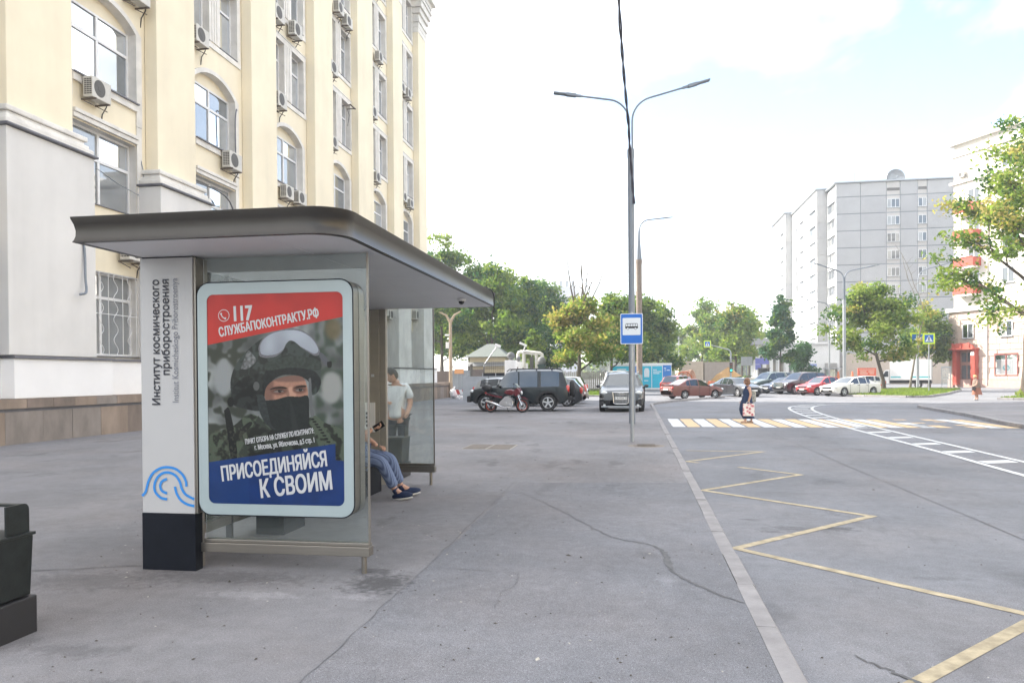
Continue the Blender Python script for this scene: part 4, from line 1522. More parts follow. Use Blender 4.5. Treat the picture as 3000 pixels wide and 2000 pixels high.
# ------------------------------------------------------------------ poles, lamps and signs
def lamp_head(b, p, d, ln=.42, wd=.22):
    """flat LED lantern at the end of an arm, p its near end and d its direction"""
    d = Vector(d).normalized()
    side = Vector((0, 0, 1)).cross(d).normalized()
    up = d.cross(side)
    R = Matrix((d, side, up)).transposed()
    p = Vector(p)
    b.obox(p + d * .12, (.34, wd * .8, .10), R)
    b.obox(p + d * (.28 + ln / 2), (ln, wd, .055), R)
    b.obox(p - d * .12, (.22, .085, .08), R)
def street_lamp(label, loc, rz, h, arms, pole_m, r0=.11, r1=.085, cat='street lamp', group=None, split=None, cone=None):
    """arms: (heading, out, rise, bend radius) measured from the pole head"""
    t = thing('street_lamp', label, cat, loc, rz, group)
    b = MB()
    z = split or h * .82
    b.lathe([(r0, -.2), (r0, z), (r0 * 1.12, z), (r0 * 1.12, z + .28), (r1 * .8, z + .285)], (0, 0, 0), 18)
    b.build('pole', pole_m, t, smooth=40)
    if cone:
        b = MB()
        b.lathe([(r0 * 1.02, z + .28), (cone, h)], (0, 0, 0), 14)
        b.build('pole_cone', K['pole'], t, smooth=50)
    for i, (a, out_, rise, bend) in enumerate(arms):
        ca, sa = math.cos(a), math.sin(a)
        off = .05
        P = [(off * ca, off * sa, z + .1), (off * ca, off * sa, h - .02)]
        for k in range(1, 9):
            q = k / 8 * (math.pi / 2 - math.atan2(rise, out_))
            P.append(((off + bend * (1 - math.cos(q))) * ca, (off + bend * (1 - math.cos(q))) * sa, h + bend * math.sin(q)))
        x0 = P[-1]
        P.append((x0[0] + out_ * ca, x0[1] + out_ * sa, x0[2] + rise))
        b = MB()
        b.tube(P, .032 if loc[1] < 40 else .055, 8)
        b.build('arm', K['pole'], t, smooth=50)
        b = MB()
        lamp_head(b, P[-1], (out_ * ca, out_ * sa, rise))
        b.build('lamp_head', K['pole'], t, bevel=.012)
    return t
street_lamp('tall grey street lamp with two long arms standing behind the bus stop sign', (-.16, 25.5, 0), 0, 9.95,
            [(rad(189), 1.16, .15, .72), (rad(9), 1.30, .37, .80)], K['pole'], .105, .09, split=8.75)
b = MB()
pts = [(-.06, 25.36, 7.2), (-.16, 25.28, 8.6), (-.24, 24.6, 9.7), (-.33, 21.5, 10.15), (-.36, 17.0, 10.0), (-.35, 8.0, 9.75), (-.3, -6, 9.9)]
P = catmull(pts, 14)
for k, ph in ((0, 0), (1, math.pi)):
    b.tube([p + Vector((math.cos(i * .55 + ph), 0, math.sin(i * .55 + ph))) * .024 for i, p in enumerate(P)], .022, 6)
b.build('overhead_cable', M('cable_black', (.03, .028, .045), .6), label='twisted black cable rising overhead from the two-armed lamp', cat='cable', smooth=60)

t = thing('bus_stop_sign', 'blue and white bus stop sign on a thin grey post', 'bus stop sign', (-.12, 18.5, 0))
b = MB()
b.lathe([(.04, -.1), (.04, 3.1), (0, 3.11)], (0, 0, 0), 16)
b.build('post', K['galv'], t, smooth=40)
def rplate(b, x0, z0, x1, z1, r, y0, y1):
    b.prism(rrect(x0, z0, x1, z1, r, 5), 'y', y0, y1)
b = MB()
rplate(b, -.265, 2.34, .265, 3.07, .03, -.065, -.045)
pl = b.build('sign_plate', K['swhite'], t)
b = MB()
rplate(b, -.248, 2.357, .248, 3.053, .022, -.067, -.0655)
b.build('blue_field', K['sblue'], pl)
b = MB()
rplate(b, -.212, 2.555, .212, 2.965, .018, -.069, -.0675)
b.build('white_panel', K['swhite'], pl)
def bus_icon(b, cx, cz, s, y, mi=0):
    body = [(-.5, -.17), (-.5, .02), (-.46, .20), (-.42, .22), (.40, .22), (.48, .20), (.5, .02), (.5, -.17)]
    def P(pts):
        b.poly([(cx + x * s, y, cz + z * s) for x, z in pts], mi)
    P([(-.5, -.17), (.5, -.17), (.5, .0), (-.5, .0)])
    P([(-.5, .0), (-.46, .0), (-.42, .22), (-.46, .20)])
    P([(-.46, .18), (.47, .18), (.45, .23), (-.43, .23)])
    for x in (-.30, -.10, .10, .29):
        P([(x - .018, 0), (x + .018, 0), (x + .018, .2), (x - .018, .2)])
    P([(.46, .0), (.5, .0), (.48, .2), (.45, .2)])
    for x in (-.30, .30):
        n = 16
        for k in range(n):
            a0, a1 = 2 * math.pi * k / n, 2 * math.pi * (k + 1) / n
            P([(x + r * math.cos(a), -.18 + r * math.sin(a)) for r, a in ((.095, a0), (.095, a1), (.065, a1), (.065, a0))])
    return b
b = MB()
bus_icon(b, 0, 2.765, .30, -.0700)
b.build('bus_symbol', K['black'], pl)
b = MB()
for x in (-.09, .09):
    n = 14
    b.poly([(x + .0215 * math.cos(2 * math.pi * k / n), -.0708, 2.711 + .0215 * math.sin(2 * math.pi * k / n)) for k in range(n)])
b.build('wheel_symbol', K['swhite'], pl)
b = MB()
for z in (2.5, 2.9):
    b.box(-.05, -.045, z - .02, .05, .05, z + .02)
b.build('clamp', K['galv'], t)

# brown concrete lamp post further up the kerb
t = street_lamp('old concrete lamp post with a single arm rising behind the two-armed lamp', (.2, 60.8, -.13), 0, 13.1,
                [(rad(8), 1.2, .12, .8)], M('brown_concrete', (.23, .185, .15), .9, var=.2, vs=5), .23, .1, split=10.5, cone=.05)
b = MB()
b.lathe([(.236, .0), (.236, 1.75)], (0, 0, 0), 18)
b.build('painted_foot', K['galv'], t, smooth=40)
LG = 'twin arm street lamps across the road'
street_lamp('twin armed grey street lamp rising behind the green maple', (18.8, 74.0, -.13), rad(9), 10.4,
            [(rad(180), 1.5, .5, .8), (rad(0), 1.8, .35, .8)], K['galv'], .15, .1, group=LG, split=8.2)
street_lamp('single armed street lamp in front of the white delivery truck', (28.9, 85.3, -.13), rad(9), 11.4,
            [(rad(0), 2.0, .5, 1.2)], K['galv'], .15, .1, group=LG, split=8.6)
street_lamp('thin pale lamp post between dark linden and panel block', (24.8, 105, -.13), rad(9), 10.2,
            [(rad(180), 1.6, .3, .8)], K['galv'], .12, .08, group=LG, split=8)
street_lamp('far lamp post with long thin arm beyond the concrete post', (2.2, 112, -.13), rad(9), 14.2,
            [(rad(0), 2.2, .5, .5)], K['galv'], .09, .06, group=LG, split=12)
for i, (x, y, h, lab) in enumerate(((8.0, 150, 9.0, 'tallest pale pole among avenue trees beside the yellow canopy'), (10.3, 165, 8.5, 'slim pale pole left of yellow canopy in the avenue'),
                               (13.4, 150, 8.0, 'slim pale pole in front of the yellow canopy'), (5.6, 170, 7.5, 'faint pole above the blue cabin in the avenue'))):
    t = thing('utility_pole', lab, 'pole', (x, y, -.13), 0, 'poles along the avenue')
    b = MB()
    b.lathe([(.14, 0), (.10, h), (0, h)], (0, 0, 0), 10)
    b.build('shaft', K['galv'], t, smooth=50)
    b = MB()
    b.box(-.5, -.04, h - .5, .5, .04, h - .42)
    b.build('crossbar', K['galv'], t)

def crossing_plate(t, x, z, s, y, flip=1):
    b = MB()
    b.box(x - s / 2, y - .02, z - s / 2, x + s / 2, y, z + s / 2)
    pl = b.build('sign_plate', K['lime'], t)
    q = s * .36
    b = MB()
    b.box(x - q, y - .026, z - q, x + q, y - .0205, z + q)
    b.build('blue_field', K['sblue'], pl)
    b = MB()
    b.prism([(x - q * .88, z - q * .78), (x + q * .88, z - q * .78), (x, z + q * .85)], 'y', y - .030, y - .0265)
    b.build('white_triangle', K['swhite'], pl)
    b = MB()
    yy = y - .034
    def seg(a, c, w_):
        P = [Vector(a), Vector(c)]
        S_ = strip(P, w_ * q)
        (p0, p1), (p2, p3) = S_
        b.poly([(x + v.x * flip, yy, z + v.y) for v in (p0, p2, p3, p1)])
    k = q
    seg((0, k * .25), (-.02 * k, -k * .2), .22)
    seg((-.02 * k, -k * .2), (-.25 * k, -k * .7), .13)
    seg((-.02 * k, -k * .2), (.25 * k, -k * .68), .13)
    seg((0, k * .2), (-.25 * k, -k * .05), .1)
    seg((0, k * .2), (.22 * k, -k * .02), .1)
    n = 10
    b.poly([(x + .12 * k * math.cos(6.283 * j / n), yy, z + .38 * k + .12 * k * math.sin(6.283 * j / n)) for j in range(n)])
    b.build('walker_symbol', K['black'], pl)
    return pl
t = thing('crossing_sign', 'pedestrian crossing sign on a thin post, right one of two by the truck', 'road sign', (24.75, 70.4, 0), rad(-12), 'pedestrian crossing signs')
b = MB()
b.lathe([(.045, -.2), (.045, 5.1)], (0, 0, 0), 10)
b.build('post', K['galv'], t)
crossing_plate(t, 0, 4.55, .92, -.05)
t = thing('crossing_sign', 'larger pedestrian crossing sign fixed to the single armed lamp, left one of two', 'road sign', (28.75, 85.0, 0), rad(-12), 'pedestrian crossing signs')
crossing_plate(t, .0, 5.15, 1.35, -.12, -1)
b = MB()
b.box(-.1, -.12, 5.0, .1, .15, 5.08)
b.build('clamp', K['galv'], t)
# signal on a curved mast
t = thing('traffic_light', 'traffic light on a bent pale mast holding a crossing sign over the road', 'traffic light', (10.7, 91, -.13), rad(5))
b = MB()
b.tube([(0, 0, -.1), (0, 0, 4.2)] + [(-.5 + .5 * math.cos(q), 0, 4.2 + .45 * math.sin(q)) for q in (rad(30), rad(60), rad(85))] + [(-2.3, 0, 5.15)], [.11, .1, .08, .075, .07, .05], 10)
b.build('mast', K['galv'], t, smooth=50)
crossing_plate(t, -2.65, 5.25, .80, -.05)
b = MB()
b.box(-.17, -.28, 2.0, .17, -.12, 3.1)
hd = b.build('signal_head', K['black'], t, bevel=.02)
for z, m in ((2.9, M('signal_dark_red', (.10, .02, .02), .3)), (2.55, M('signal_dark_amber', (.10, .07, .02), .3)), (2.2, M('signal_green_lit', (.02, .5, .36), .3, emit=((.03, .65, .45), .9)))):
    b = MB()
    b.lathe([(0, -.29), (.12, -.285), (.13, -.28)], (0, 0, z), 14, axis='y')
    b.build('signal_lens', m, hd)
# phone mast on a far roof
t = thing('cell_mast', 'tall thin antenna mast far behind the lamp pole', 'antenna mast', (-4.85, 303, 20))
b = MB()
b.tube([(0, 0, 0), (0, 0, 47)], [.5, .25], 8)
b.build('mast_pole', K['galv'], t)
for k, z in enumerate((34, 41, 43.5)):
    b = MB()
    for a in range(3):
        q = a * 2.1
        b.box(.7 * math.cos(q) - .25, .7 * math.sin(q) - .2, z, .7 * math.cos(q) + .25, .7 * math.sin(q) + .2, z + 2.6)
    b.build('antenna_panel', K['pvc'], t)
# ------------------------------------------------------------------ vehicles
STY = {
 'sedan': dict(top=[(0, .34), (.012, .47), (.05, .535), (.15, .60), (.285, .665), (.43, .955), (.50, .99), (.58, 1.0), (.68, .97), (.855, .715), (.96, .69), (.985, .62), (1, .42)],
               belt=[(0, .33), (.012, .45), (.05, .51), (.15, .575), (.285, .625), (.6, .655), (.855, .67), (.96, .65), (.985, .58), (1, .40)],
               cowl=.285, wst=.43, rwt=.68, rwb=.855, doors=[(.305, .50), (.50, .685)], win=[(.33, .492), (.512, .66), (.675, .735)], wr=.74),
 'hatch': dict(top=[(0, .32), (.012, .46), (.06, .54), (.17, .61), (.27, .665), (.43, .96), (.55, 1.0), (.78, .975), (.88, .92), (.975, .64), (.99, .55), (1, .36)],
               belt=[(0, .31), (.012, .44), (.06, .515), (.17, .585), (.27, .62), (.6, .655), (.9, .68), (.975, .61), (.99, .52), (1, .35)],
               cowl=.27, wst=.43, rwt=.88, rwb=.975, doors=[(.29, .52), (.52, .74)], win=[(.31, .512), (.53, .72), (.75, .85)], wr=.76),
 'suv': dict(top=[(0, .30), (.01, .45), (.04, .53), (.14, .60), (.27, .655), (.40, .955), (.46, .99), (.6, 1.0), (.82, .985), (.91, .95), (.975, .66), (.99, .55), (1, .35)],
             belt=[(0, .29), (.01, .43), (.04, .51), (.14, .575), (.27, .615), (.6, .64), (.91, .65), (.975, .62), (.99, .52), (1, .34)],
             cowl=.27, wst=.40, rwt=.91, rwb=.975, doors=[(.285, .49), (.49, .70)], win=[(.305, .482), (.502, .685), (.715, .875)], wr=.71),
 'boxy': dict(top=[(0, .32), (.01, .46), (.04, .535), (.14, .575), (.275, .60), (.375, .94), (.44, .985), (.6, 1.0), (.84, .995), (.935, .97), (.985, .62), (.993, .5), (1, .35)],
              belt=[(0, .31), (.01, .44), (.04, .515), (.14, .555), (.275, .575), (.6, .59), (.935, .60), (.985, .58), (.993, .48), (1, .34)],
              cowl=.275, wst=.375, rwt=.935, rwb=.985, doors=[(.29, .50), (.50, .70)], win=[(.305, .492), (.508, .685), (.72, .90)], wr=.84),
 'van': dict(top=[(0, .26), (.01, .38), (.05, .46), (.13, .52), (.18, .56), (.30, .95), (.38, .99), (.6, 1.0), (.9, .99), (.965, .97), (.99, .55), (1, .30)],
             belt=[(0, .25), (.01, .36), (.05, .44), (.13, .49), (.18, .52), (.6, .545), (.965, .55), (.99, .5), (1, .29)],
             cowl=.18, wst=.30, rwt=.965, rwb=.985, doors=[(.2, .40), (.40, .62)], win=[(.215, .39), (.415, .61), (.64, .93)], wr=.84),
}
FAN = None
def car(name, label, loc, heading, L, W, H, paint, style='sedan', wheel=.33, wb=(.19, .80), group=None, grille=True, cat='car', lower=None, glass=None, skip=(), clear=.14, plates=True):
    """a car built along +x (front) about its middle; every tagged region of the shell becomes a part"""
    S = STY[style]
    t = thing(name, label, cat, loc, heading, group)
    ti, tv = zip(*S['top'])
    bi, bv = zip(*S['belt'])
    wx = [0, .015, .05, .12, .3, .7, .9, .97, .99, 1]
    wv = [.62, .80, .91, .975, 1, 1, .97, .92, .86, .74] if style in ('sedan', 'hatch') else [.74, .87, .95, .985, 1, 1, .985, .96, .92, .84]
    xw = [wb[0], wb[1]]
    Ra = wheel * 1.16
    st = sorted(set([0, .006, .012, .025, .05, .08, .12, .15, .985, .99, .995, 1, S['cowl'], S['wst'], S['rwt'], S['rwb']] + [x for d in S['doors'] for x in d] + [x for d in S['win'] for x in d]
                    + list(np.linspace(0.02, .98, 25)) + [xc + math.cos(a) * Ra / L for xc in xw for a in np.linspace(0, math.pi, 11)]))
    st = [s for i, s in enumerate(st) if i == 0 or s - st[i - 1] > .0035 or s in (1,)]
    NR = 9
    ring = []
    for s in st:
        top = np.interp(s, ti, tv) * H
        belt = min(np.interp(s, bi, bv) * H, top - .015)
        w_ = np.interp(s, wx, wv) * W / 2
        zb = clear * H + (.10 * H * max(0, 1 - s / .06) if s < .06 else 0) + (.10 * H * max(0, (s - .94) / .06))
        za = zb
        for xc in xw:
            dx = (s - xc) * L
            if abs(dx) < Ra:
                za = max(za, wheel + math.sqrt(Ra * Ra - dx * dx))
        g = min(1, max(0, (top - belt - .03) / (H * .30)))
        wr = w_ * (.92 * (1 - g) + S['wr'] * g)
        mid = max(zb + (belt - zb) * .52, za + .02)
        belt = max(belt, mid + .03)
        top = max(top, belt + .012)
        cr = .02 * H * (1 if g > .5 else .7)
        ring.append([(0, zb if za == zb else za, 0), (w_ * .86, za, 0), (w_ * .97, za + .03, 0), (w_, mid, 0), (w_ * .985, belt - .035, 0), (w_ * .955, belt, 0),
                     (wr, top - .05 * g * H * .5 - .004, 0), (wr * .84, top, 0), (0, top + cr, 0)])
    V = {}
    parts = {}
    def put(tag, quad):
        parts.setdefault(tag, []).append(quad)
    for i in range(len(st) - 1):
        sm = (st[i] + st[i + 1]) / 2
        for side in (1, -1):
            for j in range(NR - 1):
                a, b_, c_, d_ = ring[i][j], ring[i + 1][j], ring[i + 1][j + 1], ring[i][j + 1]
                X0, X1 = L / 2 - st[i] * L, L / 2 - st[i + 1] * L
                q = [(X0, a[0] * side, a[1]), (X1, b_[0] * side, b_[1]), (X1, c_[0] * side, c_[1]), (X0, d_[0] * side, d_[1])]
                tag = ('body', 0, 0)
                sd = 'l' if side > 0 else 'r'
                if j == 5:
                    for k, (x0, x1) in enumerate(S['win']):
                        if x0 < sm < x1:
                            tag = ('side_window', k, sd)
                elif j == 7 or j == 6:
                    if S['cowl'] < sm < S['wst'] and j == 7:
                        tag = ('windscreen', 0, 0)
                    elif S['rwt'] < sm < S['rwb'] and j == 7:
                        tag = ('rear_window', 0, 0)
                    elif .03 < sm < S['cowl']:
                        tag = ('bonnet', 0, 0)
                elif j in (2, 3, 4):
                    for k, (x0, x1) in enumerate(S['doors']):
                        if x0 < sm < x1:
                            tag = ('door', k, sd)
                    if tag[0] == 'body' and lower and ring[i][j + 1][1] < .36 * H:
                        tag = ('lower_trim', 0, 0)
                if tag[0] == 'body' and (sm < .02 or sm > .985) and j < 3 and lower:
                    tag = ('lower_trim', 0, 0)
                put(tag, q)
    built = {}
    order = sorted(parts, key=lambda k: k[0] == 'side_window')
    for tag in order:
        if tag[0] in skip:
            continue
        b = MB()
        idx = {}
        for q in parts[tag]:
            f = []
            for p in q:
                k = tuple(round(x, 4) for x in p)
                if k not in idx:
                    idx[k] = len(b.v)
                    b.v.append(p)
                f.append(idx[k])
            f2 = []
            for x in f:
                if x not in f2:
                    f2.append(x)
            if len(f2) > 2:
                b.f.append(f2)
                b.m.append(0)
        mat = {'side_window': glass or K['cglass'], 'windscreen': K['cglass'], 'rear_window': K['cglass'], 'lower_trim': lower}.get(tag[0], paint)
        par = built.get(('door', tag[1], tag[2]), t) if tag[0] == 'side_window' else t
        o = b.build(tag[0], mat, par, smooth=32)
        built[tag] = o
        if tag[0] == 'door':
            xm = L / 2 - (S['doors'][tag[1]][1] - .025) * L
            sgn = 1 if tag[2] == 'l' else -1
            zb = np.interp(S['doors'][tag[1]][1], bi, bv) * H
            h = MB()
            h.box(xm - .09, sgn * (W / 2 * .985 - .01), zb - .12, xm + .09, sgn * (W / 2 * .985 + .035), zb - .085)
            h.build('handle', K['black'], o)
            s_ = MB()
            for xe in S['doors'][tag[1]]:
                xe = L / 2 - xe * L
                s_.box(xe - .006, sgn * (W / 2 - .02), clear * H + .08, xe + .006, sgn * (W / 2 + .004), zb - .03)
            s_.build('door_seam', K['black'], o)
    for xc in xw:
        for sgn in (1, -1):
            x = L / 2 - xc * L
            y = sgn * (W / 2 - .13)
            b = MB()
            ro, ri = wheel, wheel * .66
            b.lathe([(ri, .10), (ri * 1.06, .112), (ro * .93, .112), (ro, .07), (ro, -.07), (ro * .93, -.112), (ri, -.1), (0, -.05)], (x, y, wheel), 24, axis='y')
            wh = b.build('wheel', K['rubber'], t, smooth=35)
            b = MB()
            f = sgn
            b.lathe([(ri * 1.0, .102 * f), (ri * .93, .106 * f), (ri * .88, .07 * f), (ri * .85, .03 * f)], (x, y, wheel), 24, axis='y')
            b.lathe([(0, .10 * f), (ri * .2, .098 * f), (ri * .25, .06 * f)], (x, y, wheel), 12, axis='y')
            for k in range(5):
                a = rad(72 * k + 15)
                R = Matrix.Rotation(-a, 3, 'Y')
                b.obox(Vector((x, y + .075 * f, wheel)) + R @ Vector((ri * .55, 0, 0)), (ri * .82, .03, ri * .26), R)
            b.build('rim', K['alloy'], wh, smooth=35)
            b = MB()
            b.lathe([(0, .028 * f), (ri * .88, .03 * f)], (x, y, wheel), 16, axis='y')
            b.build('brake_disc', K['black'], wh)
    # arch lining
    b = MB()
    for xc in xw:
        x = L / 2 - xc * L
        b.box(x - wheel, -W / 2 * .80, wheel * .7, x + wheel, W / 2 * .80, wheel * 1.9)
    b.build('wheel_well', K['black'], t)
    zl = np.interp(.05, bi, bv) * H
    for sgn in (1, -1):
        b = MB()
        b.sphere((L / 2 - .035 * L, sgn * W * .375, zl - .055), .17, 14, 8, sx=.85, sy=1.0, sz=.5)
        b.build('headlight', K['lamp'], t, smooth=60)
        b = MB()
        if style in ('sedan',):
            b.sphere((-L / 2 + .016 * L, sgn * W * .36, np.interp(.97, bi, bv) * H - .09), .16, 14, 8, sx=.6, sy=1.25, sz=.55)
        else:
            b.sphere((-L / 2 + .02 * L, sgn * W * .42, np.interp(.97, bi, bv) * H - .10), .15, 14, 8, sx=.7, sy=.6, sz=1.3)
        b.build('tail_light', K['redlamp'], t, smooth=60)
        b = MB()
        b.sphere((L / 2 - (S['cowl'] + .045) * L, sgn * (W / 2 + .085), np.interp(.35, bi, bv) * H + .04), .12, 12, 8, sx=.5, sy=.85, sz=.6)
        b.box(L / 2 - (S['cowl'] + .045) * L - .03, min(sgn * W * .46, sgn * (W / 2 + .05)), np.interp(.35, bi, bv) * H, L / 2 - (S['cowl'] + .045) * L + .03, max(sgn * W * .46, sgn * (W / 2 + .05)), np.interp(.35, bi, bv) * H + .03)
        b.build('mirror', paint, t, smooth=50)
    zg = zl - .08
    if grille:
        b = MB()
        b.box(L / 2 - .05, -W * .24, zg - .07, L / 2 + .012, W * .24, zg + .04)
        for k in range(3):
            b.box(L / 2 + .012, -W * .235, zg - .055 + k * .035, L / 2 + .018, W * .235, zg - .04 + k * .035)
        b.build('grille', K['black'], t)
        b = MB()
        b.box(L / 2 - .05, -W * .30, clear * H + .06, L / 2 + .008, W * .30, clear * H + .17)
        b.build('lower_intake', K['black'], t)
    if plates:
        b = MB()
        b.box(L / 2 + .012, -.26, .30 * H, L / 2 + .026, .26, .30 * H + .115)
        b.build('number_plate', K['plate'], t)
        b = MB()
        zp = .44 * H if style == 'sedan' else .42 * H
        b.box(-L / 2 - .022, -.26, zp, -L / 2 - .004, .26, zp + .115)
        b.build('number_plate', K['plate'], t)
    return t
def paint(name, col, rough=.32, metal=.0, coat=.7, var=.05):
    return M(name, col, rough, metal=metal, coat=coat, var=var, vs=1.5)
def ground_z(y):
    return 0 if y < 36 else (-.126 * min(1, (y - 36) / 8))

# the big black off-roader behind the motorcycle
P_uaz = paint('dusty_black_paint', (.002, .007, .010), .30, coat=.15, var=.25)
ux, uy = -5.33, 34.85
t = car('black_suv', 'boxy black off-roader with spare wheel on its back behind the motorcycle', (ux, uy, 0), rad(184), 4.55, 1.86, 1.86, P_uaz, 'boxy', .385, (.175, .79), lower=M('black_plastic', (.03, .032, .035), .7, var=.15), clear=.19, cat='car')
b = MB()
b.lathe([(.12, .10), (.22, .115), (.345, .115), (.385, .06), (.385, -.07), (.33, -.1), (0, -.1)], (-2.27 - .13, 0, .98), 22, axis='x')
spare = b.build('spare_wheel', K['rubber'], t, smooth=35)
b = MB()
b.lathe([(0, -.135), (.22, -.13), (.23, -.09)], (-2.4, 0, .98), 20, axis='x')
b.build('spare_rim', K['black'], spare)
for s in (-1, 1):
    b = MB()
    b.tube([(.55, s * .70, 1.80), (.42, s * .70, 1.90), (-1.75, s * .72, 1.92), (-1.95, s * .72, 1.84)], .022, 8)
    for x in (.1, -.8, -1.5):
        b.box(x - .03, s * .70 - .02, 1.82, x + .03, s * .70 + .02, 1.91)
    b.build('roof_rail', K['black'], t, smooth=50)
    b = MB()
    for xc in (2.275 - .175 * 4.55, 2.275 - .79 * 4.55):
        for k in range(12):
            a0, a1 = rad(5 + 170 * k / 12), rad(5 + 170 * (k + 1) / 12)
            q = []
            for r_, yy in ((.445, .935), (.56, .93), (.56, .90), (.445, .90)):
                q.append((r_, yy))
            for (r0, y0_), (r1, y1_) in zip(q, q[1:] + q[:1]):
                b.poly([(xc + r0 * math.cos(a0), s * y0_ * 1.03, .40 + r0 * math.sin(a0)), (xc + r0 * math.cos(a1), s * y0_ * 1.03, .40 + r0 * math.sin(a1)),
                        (xc + r1 * math.cos(a1), s * y1_ * 1.03, .40 + r1 * math.sin(a1)), (xc + r1 * math.cos(a0), s * y1_ * 1.03, .40 + r1 * math.sin(a0))])
    b.build('arch_flare', K['rubber'], t)
    b = MB()
    b.box(-.85, s * .80 - .10, .30, .95, s * .80 + .12, .35)
    b.build('running_board', K['rubber'], t, bevel=.01)
b = MB()
b.box(-2.42, -.88, .48, -2.22, .88, .66)
b.tube([(-2.42, -.8, .52), (-2.48, -.75, .55), (-2.48, .75, .55), (-2.42, .8, .52)], .03, 8)
b.build('rear_bumper', K['rubber'], t, bevel=.02)
b = MB()
b.box(2.18, -.90, .42, 2.36, .90, .70)
b.build('front_bumper', K['rubber'], t, bevel=.03)

# grey SUV with the four rings, facing the camera
P_audi = paint('dark_grey_paint', (.024, .028, .030), .30, metal=.35, coat=.8)
t = car('grey_suv', 'dark grey SUV with four rings on its grille facing the bus stop', (-.64, 35.75, 0), rad(-91), 5.06, 1.98, 1.72, P_audi, 'suv', .38, (.175, .77), grille=False, clear=.15, lower=M('dark_trim', (.03, .032, .034), .5), plates=False)
X = 2.53
def qz(z):
    return z
g = MB()
G_ = [(-.36, .86), (.36, .86), (.31, .40), (.24, .36), (-.24, .36), (-.31, .40)]
g.prism(G_, 'x', X - .10, X + .02)
gr = g.build('grille', K['black'], t)
g = MB()
n = len(G_)
for k in range(n):
    (a, z), (c, z2) = G_[k], G_[(k + 1) % n]
    g.tube([(X + .022, a, z), (X + .022, c, z2)], .016, 6)
g.build('chrome_surround', K['chrome'], gr, smooth=50)
g = MB()
for k in range(11):
    y = -.30 + k * .06
    g.box(X + .021, y - .008, .40, X + .032, y + .008, .84)
g.build('grille_slat', K['chrome'], gr)
for k in range(4):
    b = MB()
    y = -.105 + k * .07
    P = [(X + .042, y + .052 * math.cos(a), .775 + .052 * math.sin(a)) for a in np.linspace(0, 2 * math.pi, 21)]
    b.tube(P, .008, 6, caps=False)
    b.build('ring', K['chrome'], gr, smooth=60)
b = MB()
b.box(X + .034, -.26, .55, X + .046, .26, .665)
npn = b.build('number_plate', K['plate'], t)
text('У А197АУ 77', 'plate_lettering', K['black'], npn, (X + .0475, 0, .573), (0, 1, 0), (0, 0, 1), .105, 'CENTER', .002, xs=.85)
for s in (-1, 1):
    b = MB()
    b.box(X - .16, s * .68 - .22, .34, X - .035, s * .68 + .20, .56)
    b.build('air_intake', K['black'], t, bevel=.02)
    b = MB()
    b.lathe([(0, .02), (.05, .018), (.06, 0)], (X - .05, s * .72, .30), 12, axis='x')
    b.build('fog_lamp', K['lamp'], t)
    b = MB()
    b.box(X - .12, s * .70 - .24, .575, X - .02, s * .70 + .20, .60)
    b.build('chrome_strip', K['chrome'], t)
    b = MB()
    b.tube([(.7, s * .70, 1.70), (.5, s * .70, 1.755), (-1.6, s * .72, 1.755), (-1.9, s * .70, 1.68)], .018, 6)
    b.build('roof_rail', K['chrome'], t, smooth=50)
b = MB()
b.box(X - .14, -.86, .20, X - .03, .86, .275)
b.build('front_lip', K['galv'], t, bevel=.02)

# cars half hidden behind the off-roader
car('black_hatchback', 'black hatchback nose hidden behind the off-roader, its red tail light showing', (-5.0, 42.3, -.1), rad(176), 4.3, 1.8, 1.62, paint('black_paint', (.012, .013, .016)), 'hatch', .32)
car('beige_suv', 'beige grey SUV facing right beyond the black hatchback', (-5.25, 47.2, -.13), rad(3), 4.6, 1.85, 1.72, paint('beige_metal_paint', (.23, .21, .185), metal=.3), 'suv', .36)
car('white_crossover', 'white crossover with red tail light behind the beige SUV', (-5.6, 52.5, -.13), rad(178), 4.4, 1.82, 1.66, paint('white_paint_a', (.70, .71, .72)), 'suv', .34)
car('silver_hatchback', 'silver hatchback seen over the bonnet of the black off-roader', (-7.6, 44.8, -.13), rad(-30), 4.3, 1.78, 1.62, paint('silver_paint', (.42, .44, .46), metal=.5), 'hatch', .32)
car('white_minivan', 'white minivan behind the grey SUV with the rings', (-1.6, 66.5, -.13), rad(-104), 4.9, 1.95, 2.1, paint('white_paint_b', (.72, .72, .70)), 'van', .34, cat='van')

# the lot behind the kerb
P_br = paint('brown_red_paint', (.135, .035, .025), .4, coat=.4, var=.1)
t = car('brown_sedan', 'old brown red sedan with spoiler parked behind the kerb corner', (3.95, 56.7, -.13), rad(33), 4.57, 1.70, 1.43, P_br, 'sedan', .30, (.19, .765), lower=M('dark_brown_trim', (.035, .025, .025), .6))
b = MB()
b.box(-2.22, -.70, 1.02, -2.02, .70, 1.06)
for s in (-.6, .6):
    b.box(-2.16, s - .03, .93, -2.08, s + .03, 1.02)
b.build('spoiler', P_br, t, bevel=.01)
car('dark_sedan', 'dark grey sedan with chrome lip angled beside the brown sedan', (7.75, 61.9, -.13), rad(-66), 4.85, 1.82, 1.47, paint('graphite_paint', (.045, .048, .055), metal=.35), 'sedan', .33)
car('red_crossover', 'dark roofed red crossover seen from behind the brown sedan', (3.6, 66.2, -.13), rad(62), 4.35, 1.8, 1.66, paint('red_paint_b', (.22, .03, .03)), 'suv', .34)
t = car('teal_hatchback', 'teal hatchback with its tailgate raised between brown and grey sedans', (8.1, 70.5, -.13), rad(-146), 4.1, 1.7, 1.46, paint('teal_paint', (.01, .17, .24)), 'hatch', .30)
b = MB()
b.obox((-1.75, 0, 1.50), (1.1, 1.35, .05), Matrix.Rotation(rad(8), 3, 'Y'))
b.build('raised_tailgate', K['cglass'], t, bevel=.01)
PG = 'cars parked in the sunlit row'
